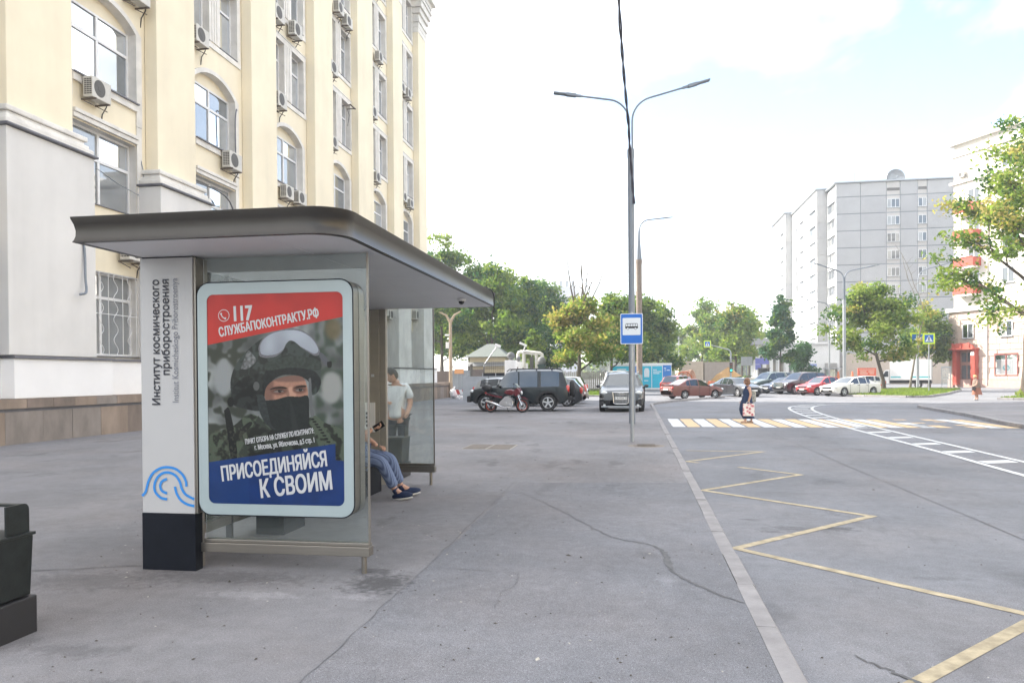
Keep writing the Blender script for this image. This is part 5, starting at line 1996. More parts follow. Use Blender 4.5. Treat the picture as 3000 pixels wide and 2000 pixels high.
def front_wheel_at(x, y, head, L, W, wf):
    """car middle from where the near front wheel stands (its left one)"""
    a = rad(head)
    fx, fy = L / 2 - wf * L, W / 2 - .05
    return (x - (fx * math.cos(a) - fy * math.sin(a)), y - (fx * math.sin(a) + fy * math.cos(a)), -.13)
for nm, lab, (x, y), hd, dims, P_, st_, wr_ in (
    ('white_sedan', 'pearl white sedan at the near end of the parked row', (15.55, 61.2), 212, (4.86, 1.84, 1.47), paint('pearl_paint', (.66, .64, .60)), 'sedan', .33),
    ('red_sedan', 'bright red small sedan beside the white sedan', (14.2, 63.9), 213, (4.4, 1.73, 1.50), paint('red_paint', (.42, .02, .025)), 'sedan', .32),
    ('dark_suv', 'big dark purple SUV with broad chrome front in parked row', (13.2, 67.4), 213, (5.1, 1.98, 1.88), paint('aubergine_paint', (.030, .014, .022)), 'suv', .39),
    ('blue_sedan', 'dark blue low sedan second from the far end of the row', (12.4, 70.0), 213, (4.5, 1.75, 1.45), paint('navy_paint', (.03, .045, .10), metal=.3), 'sedan', .32),
    ('green_grey_suv', 'greenish grey large SUV at the far end of the parked row', (11.5, 72.6), 213, (5.1, 2.0, 1.92), paint('green_grey_paint', (.09, .125, .12), metal=.3), 'suv', .40)):
    loc = front_wheel_at(x, y, hd, dims[0], dims[1], .19)
    t = car(nm, lab, loc, rad(hd), *dims, P_, st_, wr_, group=PG, lower=None if nm != 'green_grey_suv' else M('warm_grey_trim', (.16, .15, .14), .6))
    if nm == 'dark_suv':
        b = MB()
        b.box(dims[0] / 2 - .02, -.55, .62, dims[0] / 2 + .035, .55, 1.0)
        for k in range(5):
            b.box(dims[0] / 2 + .035, -.53, .65 + k * .07, dims[0] / 2 + .045, .53, .685 + k * .07)
        b.build('chrome_grille', K['chrome'], t)
car('white_car', 'white hatchback behind the dark purple SUV by the clinic door', (22.0, 80.5, -.13), rad(190), 4.3, 1.78, 1.5, paint('white_paint_c', (.7, .7, .68)), 'hatch', .32)

# delivery truck
t = thing('delivery_truck', 'white box delivery truck with turquoise stripe and round door emblem', 'truck', (30.8, 95.5, -.13), rad(158))
tw = paint('truck_white', (.74, .74, .73), .4)
b = MB()
b.box(-2.9, -1.06, .95, 1.35, 1.06, 3.30)
bx_ = b.build('cargo_box', tw, t, bevel=.03)
b = MB()
for s in (-1, 1):
    b.box(-2.8, s * 1.064 - .003, 1.22, -.9, s * 1.064 + .003, 1.36)
    b.box(.2, s * 1.064 - .003, 1.22, 1.25, s * 1.064 + .003, 1.36)
b.build('turquoise_stripe', M('turquoise', (.02, .42, .45), .5), bx_)
for s in (-1, 1):
    b = MB()
    b.box(-2.935, s * .53 - .50, 1.0, -2.905, s * .53 + .50, 3.24)
    d_ = b.build('rear_door', tw, t, bevel=.01)
    b = MB()
    b.tube([(-2.95, s * .12, 1.05), (-2.95, s * .12, 3.2)], .015, 6)
    b.box(-2.96, s * .2 - .1, 1.2, -2.94, s * .2 + .1, 1.24)
    b.build('lock_bar', K['galv'], d_)
b = MB()
b.lathe([(0, -.01), (.36, -.008), (.37, 0)], (-2.938, -.53, 2.3), 24, axis='x')
b.build('round_emblem', M('emblem_teal', (.05, .33, .40), .5), d_)
b = MB()
for k in range(2):
    b.obox((-2.952, -.53, 2.25 + k * .14), (.006, .50, .05), Matrix.Rotation(rad(-24), 3, 'X'))
b.build('emblem_stroke', K['plate'], d_)
b = MB()
cabp = [(1.4, .45), (3.05, .45), (3.10, .85), (3.0, 1.12), (2.35, 1.32), (1.85, 2.08), (1.75, 2.15), (1.4, 2.15)]
b.prism(cabp, 'y', -.98, .98)
cb = b.build('cab', tw, t, bevel=.04)
for s in (-1, 1):
    b = MB()
    b.prism([(1.5, 1.32), (2.2, 1.32), (1.80, 1.98), (1.5, 1.98)], 'y', s * .985 - .004, s * .985 + .004)
    b.build('side_window', K['cglass'], cb)
    b = MB()
    b.box(2.05, s * 1.12 - .08, 1.3, 2.15, s * 1.12 + .08, 1.55)
    b.build('mirror', K['black'], cb)
    b = MB()
    b.sphere((3.0, s * .72, .88), .17, 12, 8, sx=.7, sz=.7)
    b.build('headlight', K['lamp'], cb, smooth=60)
b = MB()
b.poly([(2.345, -.85, 1.345), (2.345, .85, 1.345), (1.875, .8, 2.05), (1.875, -.8, 2.05)])
b.build('windscreen', K['cglass'], cb)
b = MB()
b.box(-2.9, -.45, .55, 1.4, .45, .9)
b.box(-2.95, -1.0, .62, -2.8, 1.0, .78)
b.build('chassis', K['black'], t)
for x in (2.35, -1.55):
    for s in (-1, 1):
        b = MB()
        b.lathe([(0, .03 * s), (.22, .05 * s), (.24, .12 * s), (.34, .12 * s), (.37, .07 * s), (.37, -.1 * s), (0, -.1 * s)], (x, s * .86, .37), 20, axis='y')
        wh = b.build('wheel', K['rubber'], t, smooth=35)
        b = MB()
        b.lathe([(0, .06 * s), (.14, .058 * s), (.22, .10 * s)], (x, s * .86, .37), 16, axis='y')
        b.build('rim', K['plate'], wh, smooth=35)

# motorcycle
t = thing('motorcycle', 'maroon and silver touring motorcycle with black top box in front of the off-roader', 'motorcycle', (-5.66, 33.0, 0), rad(-10))
mar = paint('maroon_paint', (.13, .012, .022), .25)
sil = M('silver_frame', (.5, .5, .52), .35, metal=.6, var=.05)
orange = M('rim_tape_red', (.45, .08, .05), .5)
for x, r, wd, nm in ((.74, .31, .055, 'front'), (-.74, .30, .075, 'rear')):
    b = MB()
    b.lathe([(r - .085, wd * .6), (r - .06, wd), (r - .02, wd * .8), (r, wd * .3), (r, -wd * .3), (r - .02, -wd * .8), (r - .06, -wd), (r - .085, -wd * .6)], (x, 0, r), 28, axis='y')
    wh = b.build('wheel', K['rubber'], t, smooth=35)
    b = MB()
    for y in (-1, 1):
        b.lathe([(r - .083, wd * .62 * y), (r - .105, wd * .62 * y)], (x, 0, r), 28, axis='y')
    b.lathe([(r - .083, -wd * .6), (r - .083, wd * .6)], (x, 0, r), 28, axis='y')
    b.build('rim', orange, wh)
    b = MB()
    for k in range(3):
        a = rad(120 * k + 20)
        R = Matrix.Rotation(-a, 3, 'Y')
        b.obox(Vector((x, 0, r)) + R @ Vector((r * .36, 0, 0)), (r * .7, .04, .05), R)
    b.lathe([(.05, -.05), (.05, .05)], (x, 0, r), 12, axis='y')
    b.build('spokes', K['black'], wh)
    b = MB()
    for y in ((-.06, .06) if nm == 'front' else (.06,)):
        b.lathe([(.075, y), (.14, y), (.14, y + .005), (.075, y + .005)], (x, 0, r), 20, axis='y')
    b.build('brake_disc', K['chrome'], wh)
b = MB()
for s in (-1, 1):
    b.tube([(.74, s * .10, .31), (.50, s * .10, .90)], [.026, .022], 8)
b.tube([(.52, -.1, .86), (.52, .1, .86)], .025, 8)
b.build('fork', K['chrome'], t, smooth=50)
b = MB()
P = [(.40, .97), (.20, 1.02), (.02, .98), (-.10, .86), (.05, .78), (.35, .76), (.48, .84)]
b.prism(P, 'y', -.14, .14)
b.build('tank', mar, t, bevel=.05)
b = MB()
P = [(.34, .93), (.42, 1.00), (.58, 1.10), (.68, .98), (.70, .86), (.60, .78), (.48, .68), (.42, .76)]
b.prism(P, 'y', -.17, .17)
fa = b.build('fairing', mar, t, bevel=.05)
b = MB()
b.prism([(.52, 1.08), (.44, 1.27), (.46, 1.27), (.60, 1.09)], 'y', -.12, .12)
b.build('windshield', clear_glass('screen_plastic', haze=.3), fa)
b = MB()
b.sphere((.70, 0, .86), .085, 14, 8, sx=.6)
b.build('headlight', K['lamp'], t, smooth=60)
b = MB()
P = [(.02, .86), (-.12, .79), (-.40, .78), (-.55, .86), (-.85, .88), (-.85, .82), (-.50, .74), (-.10, .70)]
b.prism(P, 'y', -.13, .13)
b.build('seat', K['black'], t, bevel=.03)
b = MB()
P = [(-.15, .72), (-.55, .78), (-.92, .84), (-.92, .78), (-.50, .68), (-.2, .62)]
b.prism(P, 'y', -.115, .115)
b.build('tail_panel', mar, t, bevel=.02)
b = MB()
for s in (-1, 1):
    b.prism([(.18, .74), (-.02, .70), (-.28, .45), (-.30, .30), (-.20, .30), (-.10, .44), (.12, .60)], 'y', s * .13 - .02, s * .13 + .02)
b.build('frame', sil, t, bevel=.01)
b = MB()
b.prism([(-.2, .28), (.10, .22), (.28, .28), (.34, .50), (.22, .66), (.0, .62), (-.12, .46)], 'y', -.15, .15)
for s in (-1, 1):
    b.lathe([(0, .19 * s), (.10, .185 * s), (.115, .15 * s)], (-.02, 0, .38), 16, axis='y')
    b.lathe([(0, .17 * s), (.06, .165 * s), (.07, .15 * s)], (.18, 0, .34), 12, axis='y')
for k in range(4):
    b.obox((.26, 0, .44 + k * .045), (.16, .32, .015), Matrix.Rotation(rad(-18), 3, 'Y'))
b.build('engine', sil, t, bevel=.008)
b = MB()
b.tube([(.34, -.12, .46), (.30, -.16, .24), (-.05, -.17, .22), (-.30, -.17, .30)], .025, 8)
b.build('exhaust_pipe', K['chrome'], t, smooth=50)
b = MB()
b.tube([(-.26, -.19, .30), (-.36, -.20, .34), (-.88, -.21, .52), (-.90, -.21, .53)], [.035, .06, .062, .04], 12)
b.build('silencer', K['chrome'], t, smooth=50)
b = MB()
for s in (-1, 1):
    b.tube([(-.18, s * .1, .36), (-.74, s * .09, .30)], .026, 8)
b.build('swing_arm', sil, t)
b = MB()
b.tube([(.40, -.36, 1.06), (.48, -.2, 1.04), (.50, 0, 1.0), (.48, .2, 1.04), (.40, .36, 1.06)], .014, 8)
for s in (-1, 1):
    b.tube([(.40, s * .36, 1.06), (.36, s * .42, 1.06)], .02, 8)
b.build('handlebar', K['black'], t, smooth=50)
for s in (-1, 1):
    b = MB()
    b.tube([(.44, s * .28, 1.05), (.47, s * .34, 1.22)], .008, 6)
    b.sphere((.47, s * .36, 1.25), .06, 10, 6, sx=.4, sz=.7)
    b.build('mirror', K['black'], t)
b = MB()
P = [(.50, .60), (.62, .68), (.78, .67), (.98, .58), (.99, .60), (.80, .70), (.60, .71), (.46, .62)]
b.prism([(x, z - .02) for x, z in P], 'y', -.06, .06)
b.build('front_mudguard', mar, t)
b = MB()
b.prism([(-.66, .86), (-.80, .56), (-1.08, .62), (-1.02, .50), (-.84, .48), (-.55, .80)], 'y', -.07, .07)
b.build('rear_mudguard', K['black'], t)
b = MB()
b.sphere((-.92, 0, 1.07), .24, 18, 10, sx=1.0, sy=1.0, sz=.66)
tb = b.build('top_box', K['black'], t, smooth=60)
b = MB()
for k in (-.05, .0, .05):
    b.lathe([(.236, 1.07 + k), (.246, 1.075 + k), (.236, 1.08 + k)], (-.92, 0, 0), 22)
b.build('top_box_rib', K['rubber'], tb)
b = MB()
b.tube([(-1.12, -.1, 1.24), (-1.16, -.1, 1.30), (-.72, -.1, 1.27), (-.68, .1, 1.27), (-1.16, .1, 1.30)], .012, 6)
b.build('luggage_rail', K['black'], t)
b = MB()
b.tube([(-.70, -.12, .90), (-1.0, -.12, .92), (-1.0, .12, .92), (-.70, .12, .90)], .014, 6)
b.build('rack', K['black'], t)
b = MB()
b.tube([(-.05, .15, .26), (-.02, .30, .02)], .014, 6)
b.build('side_stand', K['black'], t)
b = MB()
b.sphere((-.98, 0, .86), .05, 10, 6, sy=1.4)
b.build('tail_light', K['redlamp'], t)

# blue cabins and the works behind the lot
t = thing('blue_cabin', 'long bright blue cabin with pale print behind the grey SUV', 'cabin', (.5, 86.2, -.13), rad(9))
cy = M('cabin_cyan', (.005, .42, .60), .5)
cbl = M('cabin_blue', (.01, .17, .52), .5)
b = MB()
b.box(-3.5, 0, .1, 3.35, 2.4, 2.85)
b.build('shell', K['wht'], t)
b = MB()
b.box(-3.55, -.05, 2.851, 3.4, 2.45, 3.05)
b.build('roof', K['wht'], t)
for x0, x1, z0, z1, m in ((-3.4, -1.0, 1.4, 2.72, cy), (-.95, -.05, .3, 2.72, cbl), (0.0, 1.1, .3, 2.72, cy), (1.18, 2.3, .3, 2.72, cy), (2.38, 3.3, .3, 2.8, cbl)):
    b = MB()
    b.box(x0, -.03, z0, x1, -.003, z1)
    pn = b.build('panel', m, t)
    if x0 in (0.0,):
        b = MB()
        b.prism([(.30, 1.5), (.85, 1.5), (.88, 2.2), (.75, 2.5), (.42, 2.5), (.28, 2.2)], 'y', -.036, -.031)
        b.box(.3, -.036, 1.05, .75, -.031, 1.15)
        b.build('printed_shape', K['swhite'], pn)
    if x0 == 1.18:
        b = MB()
        for zz_, x1_ in ((2.25, 1.7), (2.05, 2.2), (1.85, 2.0)):
            b.box(1.3, -.036, zz_, x1_, -.031, zz_ + .10)
        b.build('printed_line', K['swhite'], pn)
    if x0 == -3.4:
        b = MB()
        b.box(-2.75, -.036, 2.3, -1.7, -.031, 2.42)
        b.box(-2.75, -.036, 1.9, -2.0, -.031, 2.2)
        b.build('printed_line', K['swhite'], pn)
    if x0 == 2.38:
        b = MB()
        b.box(2.5, -.036, 2.45, 2.75, -.031, 2.52)
        b.box(2.6, -.036, 2.15, 2.66, -.031, 2.5)
        b.box(2.8, -.036, 2.2, 3.15, -.031, 2.3)
        b.build('printed_line', K['swhite'], pn)
# ------------------------------------------------------------------ people
def skin_mesh(name, chains, mat, parent, sub=2, label=None):
    """one continuous tapering body grown along joined chains of (point, radius); a chain may start at a named joint"""
    me = bpy.data.meshes.new(name)
    vs, es, rs, names = [], [], [], {}
    for ch in chains:
        prev = None
        for item in ch:
            if isinstance(item, str):
                prev = names[item]
                continue
            p, r = item[0], item[1]
            vs.append(p)
            rs.append(r if isinstance(r, tuple) else (r, r))
            i = len(vs) - 1
            if len(item) > 2:
                names[item[2]] = i
            if prev is not None:
                es.append((prev, i))
            prev = i
    me.from_pydata(vs, es, [])
    o = bpy.data.objects.new(name, me)
    COL.objects.link(o)
    m = o.modifiers.new('skin', 'SKIN')
    m.use_smooth_shade = True
    sv = me.skin_vertices[0].data
    # islands each need a root
    adj = {i: [] for i in range(len(vs))}
    for a, c in es:
        adj[a].append(c)
        adj[c].append(a)
    seen = set()
    for i in range(len(vs)):
        sv[i].radius = rs[i]
        sv[i].use_root = False
        if i not in seen:
            sv[i].use_root = True
            st = [i]
            while st:
                k = st.pop()
                if k in seen:
                    continue
                seen.add(k)
                st += adj[k]
    s = o.modifiers.new('sub', 'SUBSURF')
    s.levels = s.render_levels = sub
    dg = bpy.context.evaluated_depsgraph_get()
    m2 = bpy.data.meshes.new_from_object(o.evaluated_get(dg))
    bpy.data.objects.remove(o)
    m2.materials.clear()
    m2.materials.append(mat)
    m2.polygons.foreach_set('use_smooth', [True] * len(m2.polygons))
    o = bpy.data.objects.new(name, m2)
    COL.objects.link(o)
    o.parent = parent
    if label:
        o['label'] = label
    return o
def hand(p, d, n, sz=1.0, curl=.5):
    """palm and five separate bent fingers; p wrist, d towards the fingertips, n away from the palm"""
    p, d, n = Vector(p), Vector(d).normalized(), Vector(n).normalized()
    s = d.cross(n).normalized()
    ch = []
    for k, (off, ln) in enumerate(((-.030, .058), (-.010, .072), (.010, .070), (.029, .054))):
        a = p + d * .05 * sz + s * off * .7 * sz
        b_ = p + d * .088 * sz + s * off * sz
        c = b_ + (d * math.cos(curl) - n * math.sin(curl)) * ln * .5 * sz
        e = c + (d * math.cos(curl * 2.2) - n * math.sin(curl * 2.2)) * ln * .5 * sz
        ch.append([(tuple(a), .011 * sz), (tuple(b_), .010 * sz), (tuple(c), .0088 * sz), (tuple(e), .0075 * sz)])
    a = p + d * .02 * sz - s * .022 * sz
    b_ = p + d * .045 * sz - s * .048 * sz - n * .012 * sz
    c = p + d * .082 * sz - s * .050 * sz - n * .03 * sz
    ch.append([(tuple(a), .014 * sz), (tuple(b_), .0115 * sz), (tuple(c), .009 * sz)])
    return ch
def head(parent, c, fwd_, r=.1, hairm=None, hair='short', tilt=0.0, skinm=None, grey=False):
    """face features and hair round a head centre; the skull itself belongs to the body chain"""
    f = Vector(fwd_).normalized()
    up = Vector((0, 0, 1))
    if tilt:
        ax = up.cross(f).normalized()
        R = Matrix.Rotation(tilt, 3, ax)
        f, up = R @ f, R @ up
    s = up.cross(f).normalized()
    c = Vector(c)
    R3 = Matrix((s, f, up)).transposed()
    b = MB()
    def ell(p, rx, ry, rz, mi=0, nu=12, nv=8):
        vs0 = MB()
        vs0.sphere((0, 0, 0), 1, nu, nv)
        b.add([tuple(c + R3 @ Vector((p[0] + v[0] * rx, p[1] + v[1] * ry, p[2] + v[2] * rz))) for v in vs0.v], vs0.f, mi)
    ell((0, 0, .0), r * .80, r * .98, r * 1.22, 0, 18, 12)          # skull
    ell((0, .035, -.055), r * .60, r * .62, r * .62, 0)            # jaw
    ell((0, r * 1.02, -.012), .013, .018, .024, 0)                 # nose
    for k in (-1, 1):
        ell((k * r * .82, -.0, -.01), .012, .02, .032, 0)          # ears
        ell((k * .034, r * .90, .008), .014, .010, .008, 1)        # eyes
        ell((k * .034, r * .97, .008), .006, .006, .006, 2)
        ell((k * .035, r * .93, .032), .020, .008, .004, 2)        # brows
    ell((0, r * .93, -.058), .024, .010, .007, 3)                  # mouth
    o = b.build('head', [skinm or K['skin'], K['swhite'], K['black'], K['lip']], parent, smooth=70)
    b = MB()
    if hair == 'short':
        ell((0, -.012, .030), r * .86, r * .98, r * 1.06)
        ell((0, -.04, -.01), r * .82, r * .78, r * .9)
    elif hair == 'bob':
        rr = random.Random(5)
        ell((0, -.018, .025), r * .98, r * 1.06, r * 1.13, 0, 18, 12)
        for k in range(26):
            a = rr.uniform(math.pi * .62, math.pi * 2.38) + math.pi * .0
            ell((math.sin(a) * 0 + r * .78 * math.cos(a), -.02 + r * .8 * math.sin(a) * (1 if math.sin(a) < 0 else .35), rr.uniform(-.085, .05)), .035, .035, .055)
    else:
        ell((0, -.02, .035), r * 1.0, r * 1.08, r * 1.10)
        rr = random.Random(7)
        for k in range(22):
            a = rr.uniform(0, 6.28)
            ell((r * .8 * math.cos(a), -.02 + r * .7 * math.sin(a), rr.uniform(.0, .1)), .04, .04, .045)
    b.build('hair', hairm, parent, smooth=70)
    return o
K['lip'] = M('lips', (.42, .16, .14), .5, var=0)
K['hairb'] = M('reddish_brown_hair', (.20, .10, .055), .6, var=.35, vs=30)
K['haird'] = M('dark_hair', (.05, .045, .045), .6, var=.35, vs=40)
K['hairl'] = M('light_orange_hair', (.55, .33, .16), .7, var=.3, vs=30)

def lathe_cloth(name, rings, mat, parent, n=22, fold=.0, seed=1):
    """garment as a stack of oval rings: (centre, rx, ry); folds grow towards the last ring"""
    r = random.Random(seed)
    b = MB()
    vs, fs = [], []
    ph = [r.uniform(0, 6.28) for _ in range(4)]
    for j, (c, rx, ry) in enumerate(rings):
        t = j / (len(rings) - 1)
        for k in range(n):
            a = 2 * math.pi * k / n
            q = 1 + fold * t * (math.sin(5 * a + ph[0]) * .5 + math.sin(8 * a + ph[1]) * .35 + math.sin(3 * a + ph[2]) * .3)
            vs.append((c[0] + rx * q * math.cos(a), c[1] + ry * q * math.sin(a), c[2]))
    for j in range(len(rings) - 1):
        for k in range(n):
            fs.append((j * n + k, j * n + (k + 1) % n, (j + 1) * n + (k + 1) % n, (j + 1) * n + k))
    b.add(vs, fs)
    return b.build(name, mat, parent, smooth=70)

# woman on the crossing, walking left, seen from her left-behind side
W0 = (3.86, 28.1, RZ)
t = thing('person', 'woman in long sleeveless navy dress walking over the crossing with a flowered bag', 'person', W0, 0)
Z = .92
body = [[((0.02, 0, .80), (.13, .15), 'pelvis'), ((.02, 0, .98), (.12, .14)), ((.03, 0, 1.12), (.12, .15)), ((.03, 0, 1.24), (.10, .15), 'chest'), ((.02, 0, 1.32), (.055, .06)), ((.015, 0, 1.40), (.05, .05)), ((.0, 0, 1.46), (.05, .05))],
        ['chest', ((.06, -.155, 1.245), .055), ((.10, -.21, 1.02), .043), ((.03, -.235, .80), .033), ((.01, -.235, .745), .028)],
        ['chest', ((.04, .155, 1.245), .055), ((-.01, .21, 1.02), .043), ((-.12, .21, .84), .033), ((-.15, .20, .78), .026)],
        ['pelvis', ((-.03, -.08, .72), .095), ((-.09, -.085, .42), .06), ((-.06, -.085, .20), .045), ((-.07, -.085, .08), .036), ((-.17, -.09, .035), .03)],
        ['pelvis', ((.05, .08, .72), .095), ((.08, .085, .42), .06), ((.15, .085, .20), .045), ((.17, .085, .08), .036), ((.07, .09, .035), .03)]]
body += hand((.01, -.235, .745), (0, 0, -1), (0, -1, 0), .92, .8) + hand((-.15, .20, .78), (-.5, 0, -.8), (0, 1, 0), .92, .5)
skin_mesh('body', body, K['skin'], t)
head(t, (-.012, 0, 1.475), (-.9, .45, 0), .098, K['hairb'], 'bob')
dm = M('navy_dress', (.014, .032, .085), .8, var=.2, vs=6)
lathe_cloth('dress', [((.03, 0, 1.32), .07, .10), ((.03, 0, 1.29), .10, .145), ((.03, 0, 1.22), .125, .165), ((.0, 0, 1.10), .15, .18), ((.01, 0, .98), .15, .175), ((.0, 0, .86), .18, .20), ((-.02, 0, .68), .225, .22),
                      ((-.03, 0, .48), .25, .225), ((-.01, 0, .30), .22, .20), ((.03, 0, .20), .20, .185), ((.05, 0, .165), .205, .19)], dm, t, 28, .13, 3)
for s, yy, x in ((-1, -.09, -.12), (1, .09, .12)):
    b = MB()
    b.sphere((x, yy, .035), .05, 14, 8, sx=2.3, sy=.85, sz=.75)
    b.box(x - .11, yy - .04, .0, x + .10, yy + .04, .022)
    b.build('sandal', M('sandal_leather', (.42, .28, .20), .6, var=.15), t, smooth=40)
b = MB()
b.box(.14, -.10, .74, .30, .12, 1.16)
bp = b.build('backpack', M('patterned_backpack', (.30, .30, .27), .8, var=.6, vs=26), t, bevel=.05)
b = thing('shopping_bag', 'white shopping bag printed with pink red flowers held by the woman', 'bag', (W0[0] + .02, W0[1] - .25, RZ + .26))
fb = bpy.data.materials.new('flowered_cloth')
fb.use_nodes = True
t_ = fb.node_tree
vo = t_.nodes.new('ShaderNodeTexVoronoi')
vo.inputs['Scale'].default_value = 9
rp_ = t_.nodes.new('ShaderNodeValToRGB')
rp_.color_ramp.elements[0].color = (.28, .04, .06, 1)
rp_.color_ramp.elements[1].color = (.70, .66, .62, 1)
rp_.color_ramp.elements[0].position = .18
rp_.color_ramp.elements[1].position = .56
e_ = rp_.color_ramp.elements.new(.34)
e_.color = (.62, .26, .28, 1)
tcn = t_.nodes.new('ShaderNodeTexCoord')
t_.links.new(tcn.outputs['Object'], vo.inputs['Vector'])
t_.links.new(vo.outputs['Distance'], rp_.inputs['Fac'])
t_.links.new(rp_.outputs['Color'], t_.nodes['Principled BSDF'].inputs['Base Color'])
q = MB()
q.prism([(-.20, 0), (.20, 0), (.19, .44), (-.19, .44)], 'y', -.035, .035)
q.build('bag_body', fb, b, bevel=.012)
q = MB()
for yy in (-.03, .03):
    q.tube([(-.08, yy, .43), (-.05, yy * .5, .50), (.03, yy * .5, .50), (.06, yy, .43)], .008, 6)
q.build('bag_handle', M('bag_handle', (.6, .58, .55), .7), b, smooth=60)

# elderly woman on the far pavement
L0 = (20.9, 51.6, RZ)
t = thing('person', 'elderly woman in brown patterned blouse and rust skirt by the big tree', 'person', L0, rad(-10))
body = [[((0, 0, .80), (.15, .16), 'pelvis'), ((-.02, 0, 1.0), (.15, .16)), ((-.04, -.0, 1.2), (.13, .17), 'chest'), ((-.06, 0, 1.33), (.06, .06)), ((-.08, 0, 1.42), (.05, .05))],
        ['chest', ((.0, -.19, 1.2), .06), ((-.05, -.24, .98), .05), ((-.20, -.17, .90), .04), ((-.25, -.14, .90), .03)],
        ['chest', ((.02, .19, 1.2), .06), ((.06, .25, .98), .05), ((.08, .26, .78), .04), ((.08, .26, .72), .03)],
        ['pelvis', ((-.02, -.09, .70), .10), ((-.05, -.09, .42), .06), ((-.06, -.09, .1), .042), ((-.15, -.09, .04), .034)],
        ['pelvis', ((.03, .09, .70), .10), ((.06, .09, .42), .06), ((.09, .09, .1), .042), ((.0, .09, .04), .034)]]
body += hand((-.25, -.14, .90), (-1, .3, 0), (0, 0, 1), .92, .6) + hand((.08, .26, .72), (0, 0, -1), (0, 1, 0), .92, .6)
skin_mesh('body', body, K['skin'], t)
head(t, (-.09, 0, 1.46), (-1, -.3, 0), .1, K['hairl'], 'curly')
lathe_cloth('blouse', [((-.05, 0, 1.33), .08, .10), ((-.04, 0, 1.26), .16, .21), ((-.02, 0, 1.1), .20, .25), ((-.0, 0, .92), .23, .25), ((.0, 0, .78), .25, .27)], M('brown_print_cloth', (.20, .15, .12), .9, var=.6, vs=22), t, 22, .06, 2)
lathe_cloth('skirt', [((.0, 0, .80), .22, .23), ((.01, 0, .6), .25, .25), ((.02, 0, .42), .28, .26), ((.03, 0, .36), .29, .27)], M('rust_cloth', (.30, .13, .09), .9, var=.2), t, 22, .12, 4)
for yy, x in ((-.09, -.10), (.09, .04)):
    b = MB()
    b.sphere((x, yy, .04), .05, 12, 8, sx=2.2, sy=.9, sz=.8)
    b.build('shoe', K['totem'], t, smooth=50)
b = MB()
b.box(-.30, -.30, .62, -.10, -.18, .88)
b.build('handbag', M('dark_handbag', (.06, .05, .05), .5), t, bevel=.03)

# man in a white t-shirt standing beyond the far glass
M0 = (-4.17, 12.9, 0)
t = thing('person', 'man in white t-shirt with lowered head standing behind the far shelter glass', 'person', M0, 0)
body = [[((0, 0, .92), (.13, .16), 'pelvis'), ((.0, 0, 1.10), (.12, .15)), ((.01, 0, 1.30), (.12, .18), 'chest'), ((.0, 0, 1.42), (.10, .17)), ((-.01, -.02, 1.50), (.055, .06)), ((-.04, -.05, 1.58), (.05, .05))],
        ['chest', ((.19, 0, 1.41), .062), ((.245, .02, 1.14), .05), ((.20, -.10, .92), .04), ((.17, -.14, .88), .03)],
        ['chest', ((-.19, 0, 1.41), .062), ((-.24, -.02, 1.14), .05), ((-.14, -.20, 1.12), .04), ((-.10, -.24, 1.14), .03)],
        ['pelvis', ((.09, 0, .84), .10), ((.11, .0, .48), .07), ((.12, .02, .12), .048), ((.13, -.10, .04), .042)],
        ['pelvis', ((-.09, 0, .84), .10), ((-.11, .0, .48), .07), ((-.12, .02, .12), .048), ((-.13, -.10, .04), .042)]]
body += hand((.17, -.14, .88), (-.3, -.7, -.4), (1, 0, 0), 1.0, .6) + hand((-.10, -.24, 1.14), (.6, -.6, .3), (0, 0, 1), 1.0, .7)
skin_mesh('body', body, K['skin'], t)
head(t, (-.07, -.08, 1.625), (-.75, -.6, 0), .105, K['haird'], 'short', tilt=rad(24))
tsh = M('white_cotton', (.66, .68, .72), .9, var=.05, vs=8)
skin_mesh('t_shirt', [[((0, 0, .85), (.150, .185), 'a'), ((0, 0, .95), (.155, .185)), ((.0, 0, 1.10), (.148, .175)), ((.01, 0, 1.30), (.145, .205), 'c'), ((.0, 0, 1.43), (.115, .19)), ((-.005, -.01, 1.475), (.075, .09))],
                      ['c', ((.20, 0, 1.41), .085), ((.245, .015, 1.20), .075)], ['c', ((-.20, 0, 1.41), .085), ((-.24, -.015, 1.20), .075)]], tsh, t)
skin_mesh('trousers', [[((0, 0, .97), (.15, .18), 'p'), ((.10, 0, .84), .12), ((.115, 0, .48), .088), ((.12, .02, .07), .07)], ['p', ((-.10, 0, .84), .12), ((-.115, 0, .48), .088), ((-.12, .02, .07), .07)]], M('dark_denim', (.03, .035, .05), .9, var=.2, vs=10), t)
b = MB()
for s in (-1, 1):
    b.sphere((s * .125, -.05, .045), .055, 12, 8, sx=.9, sy=2.3, sz=.85)
b.build('shoes', K['black'], t, smooth=50)

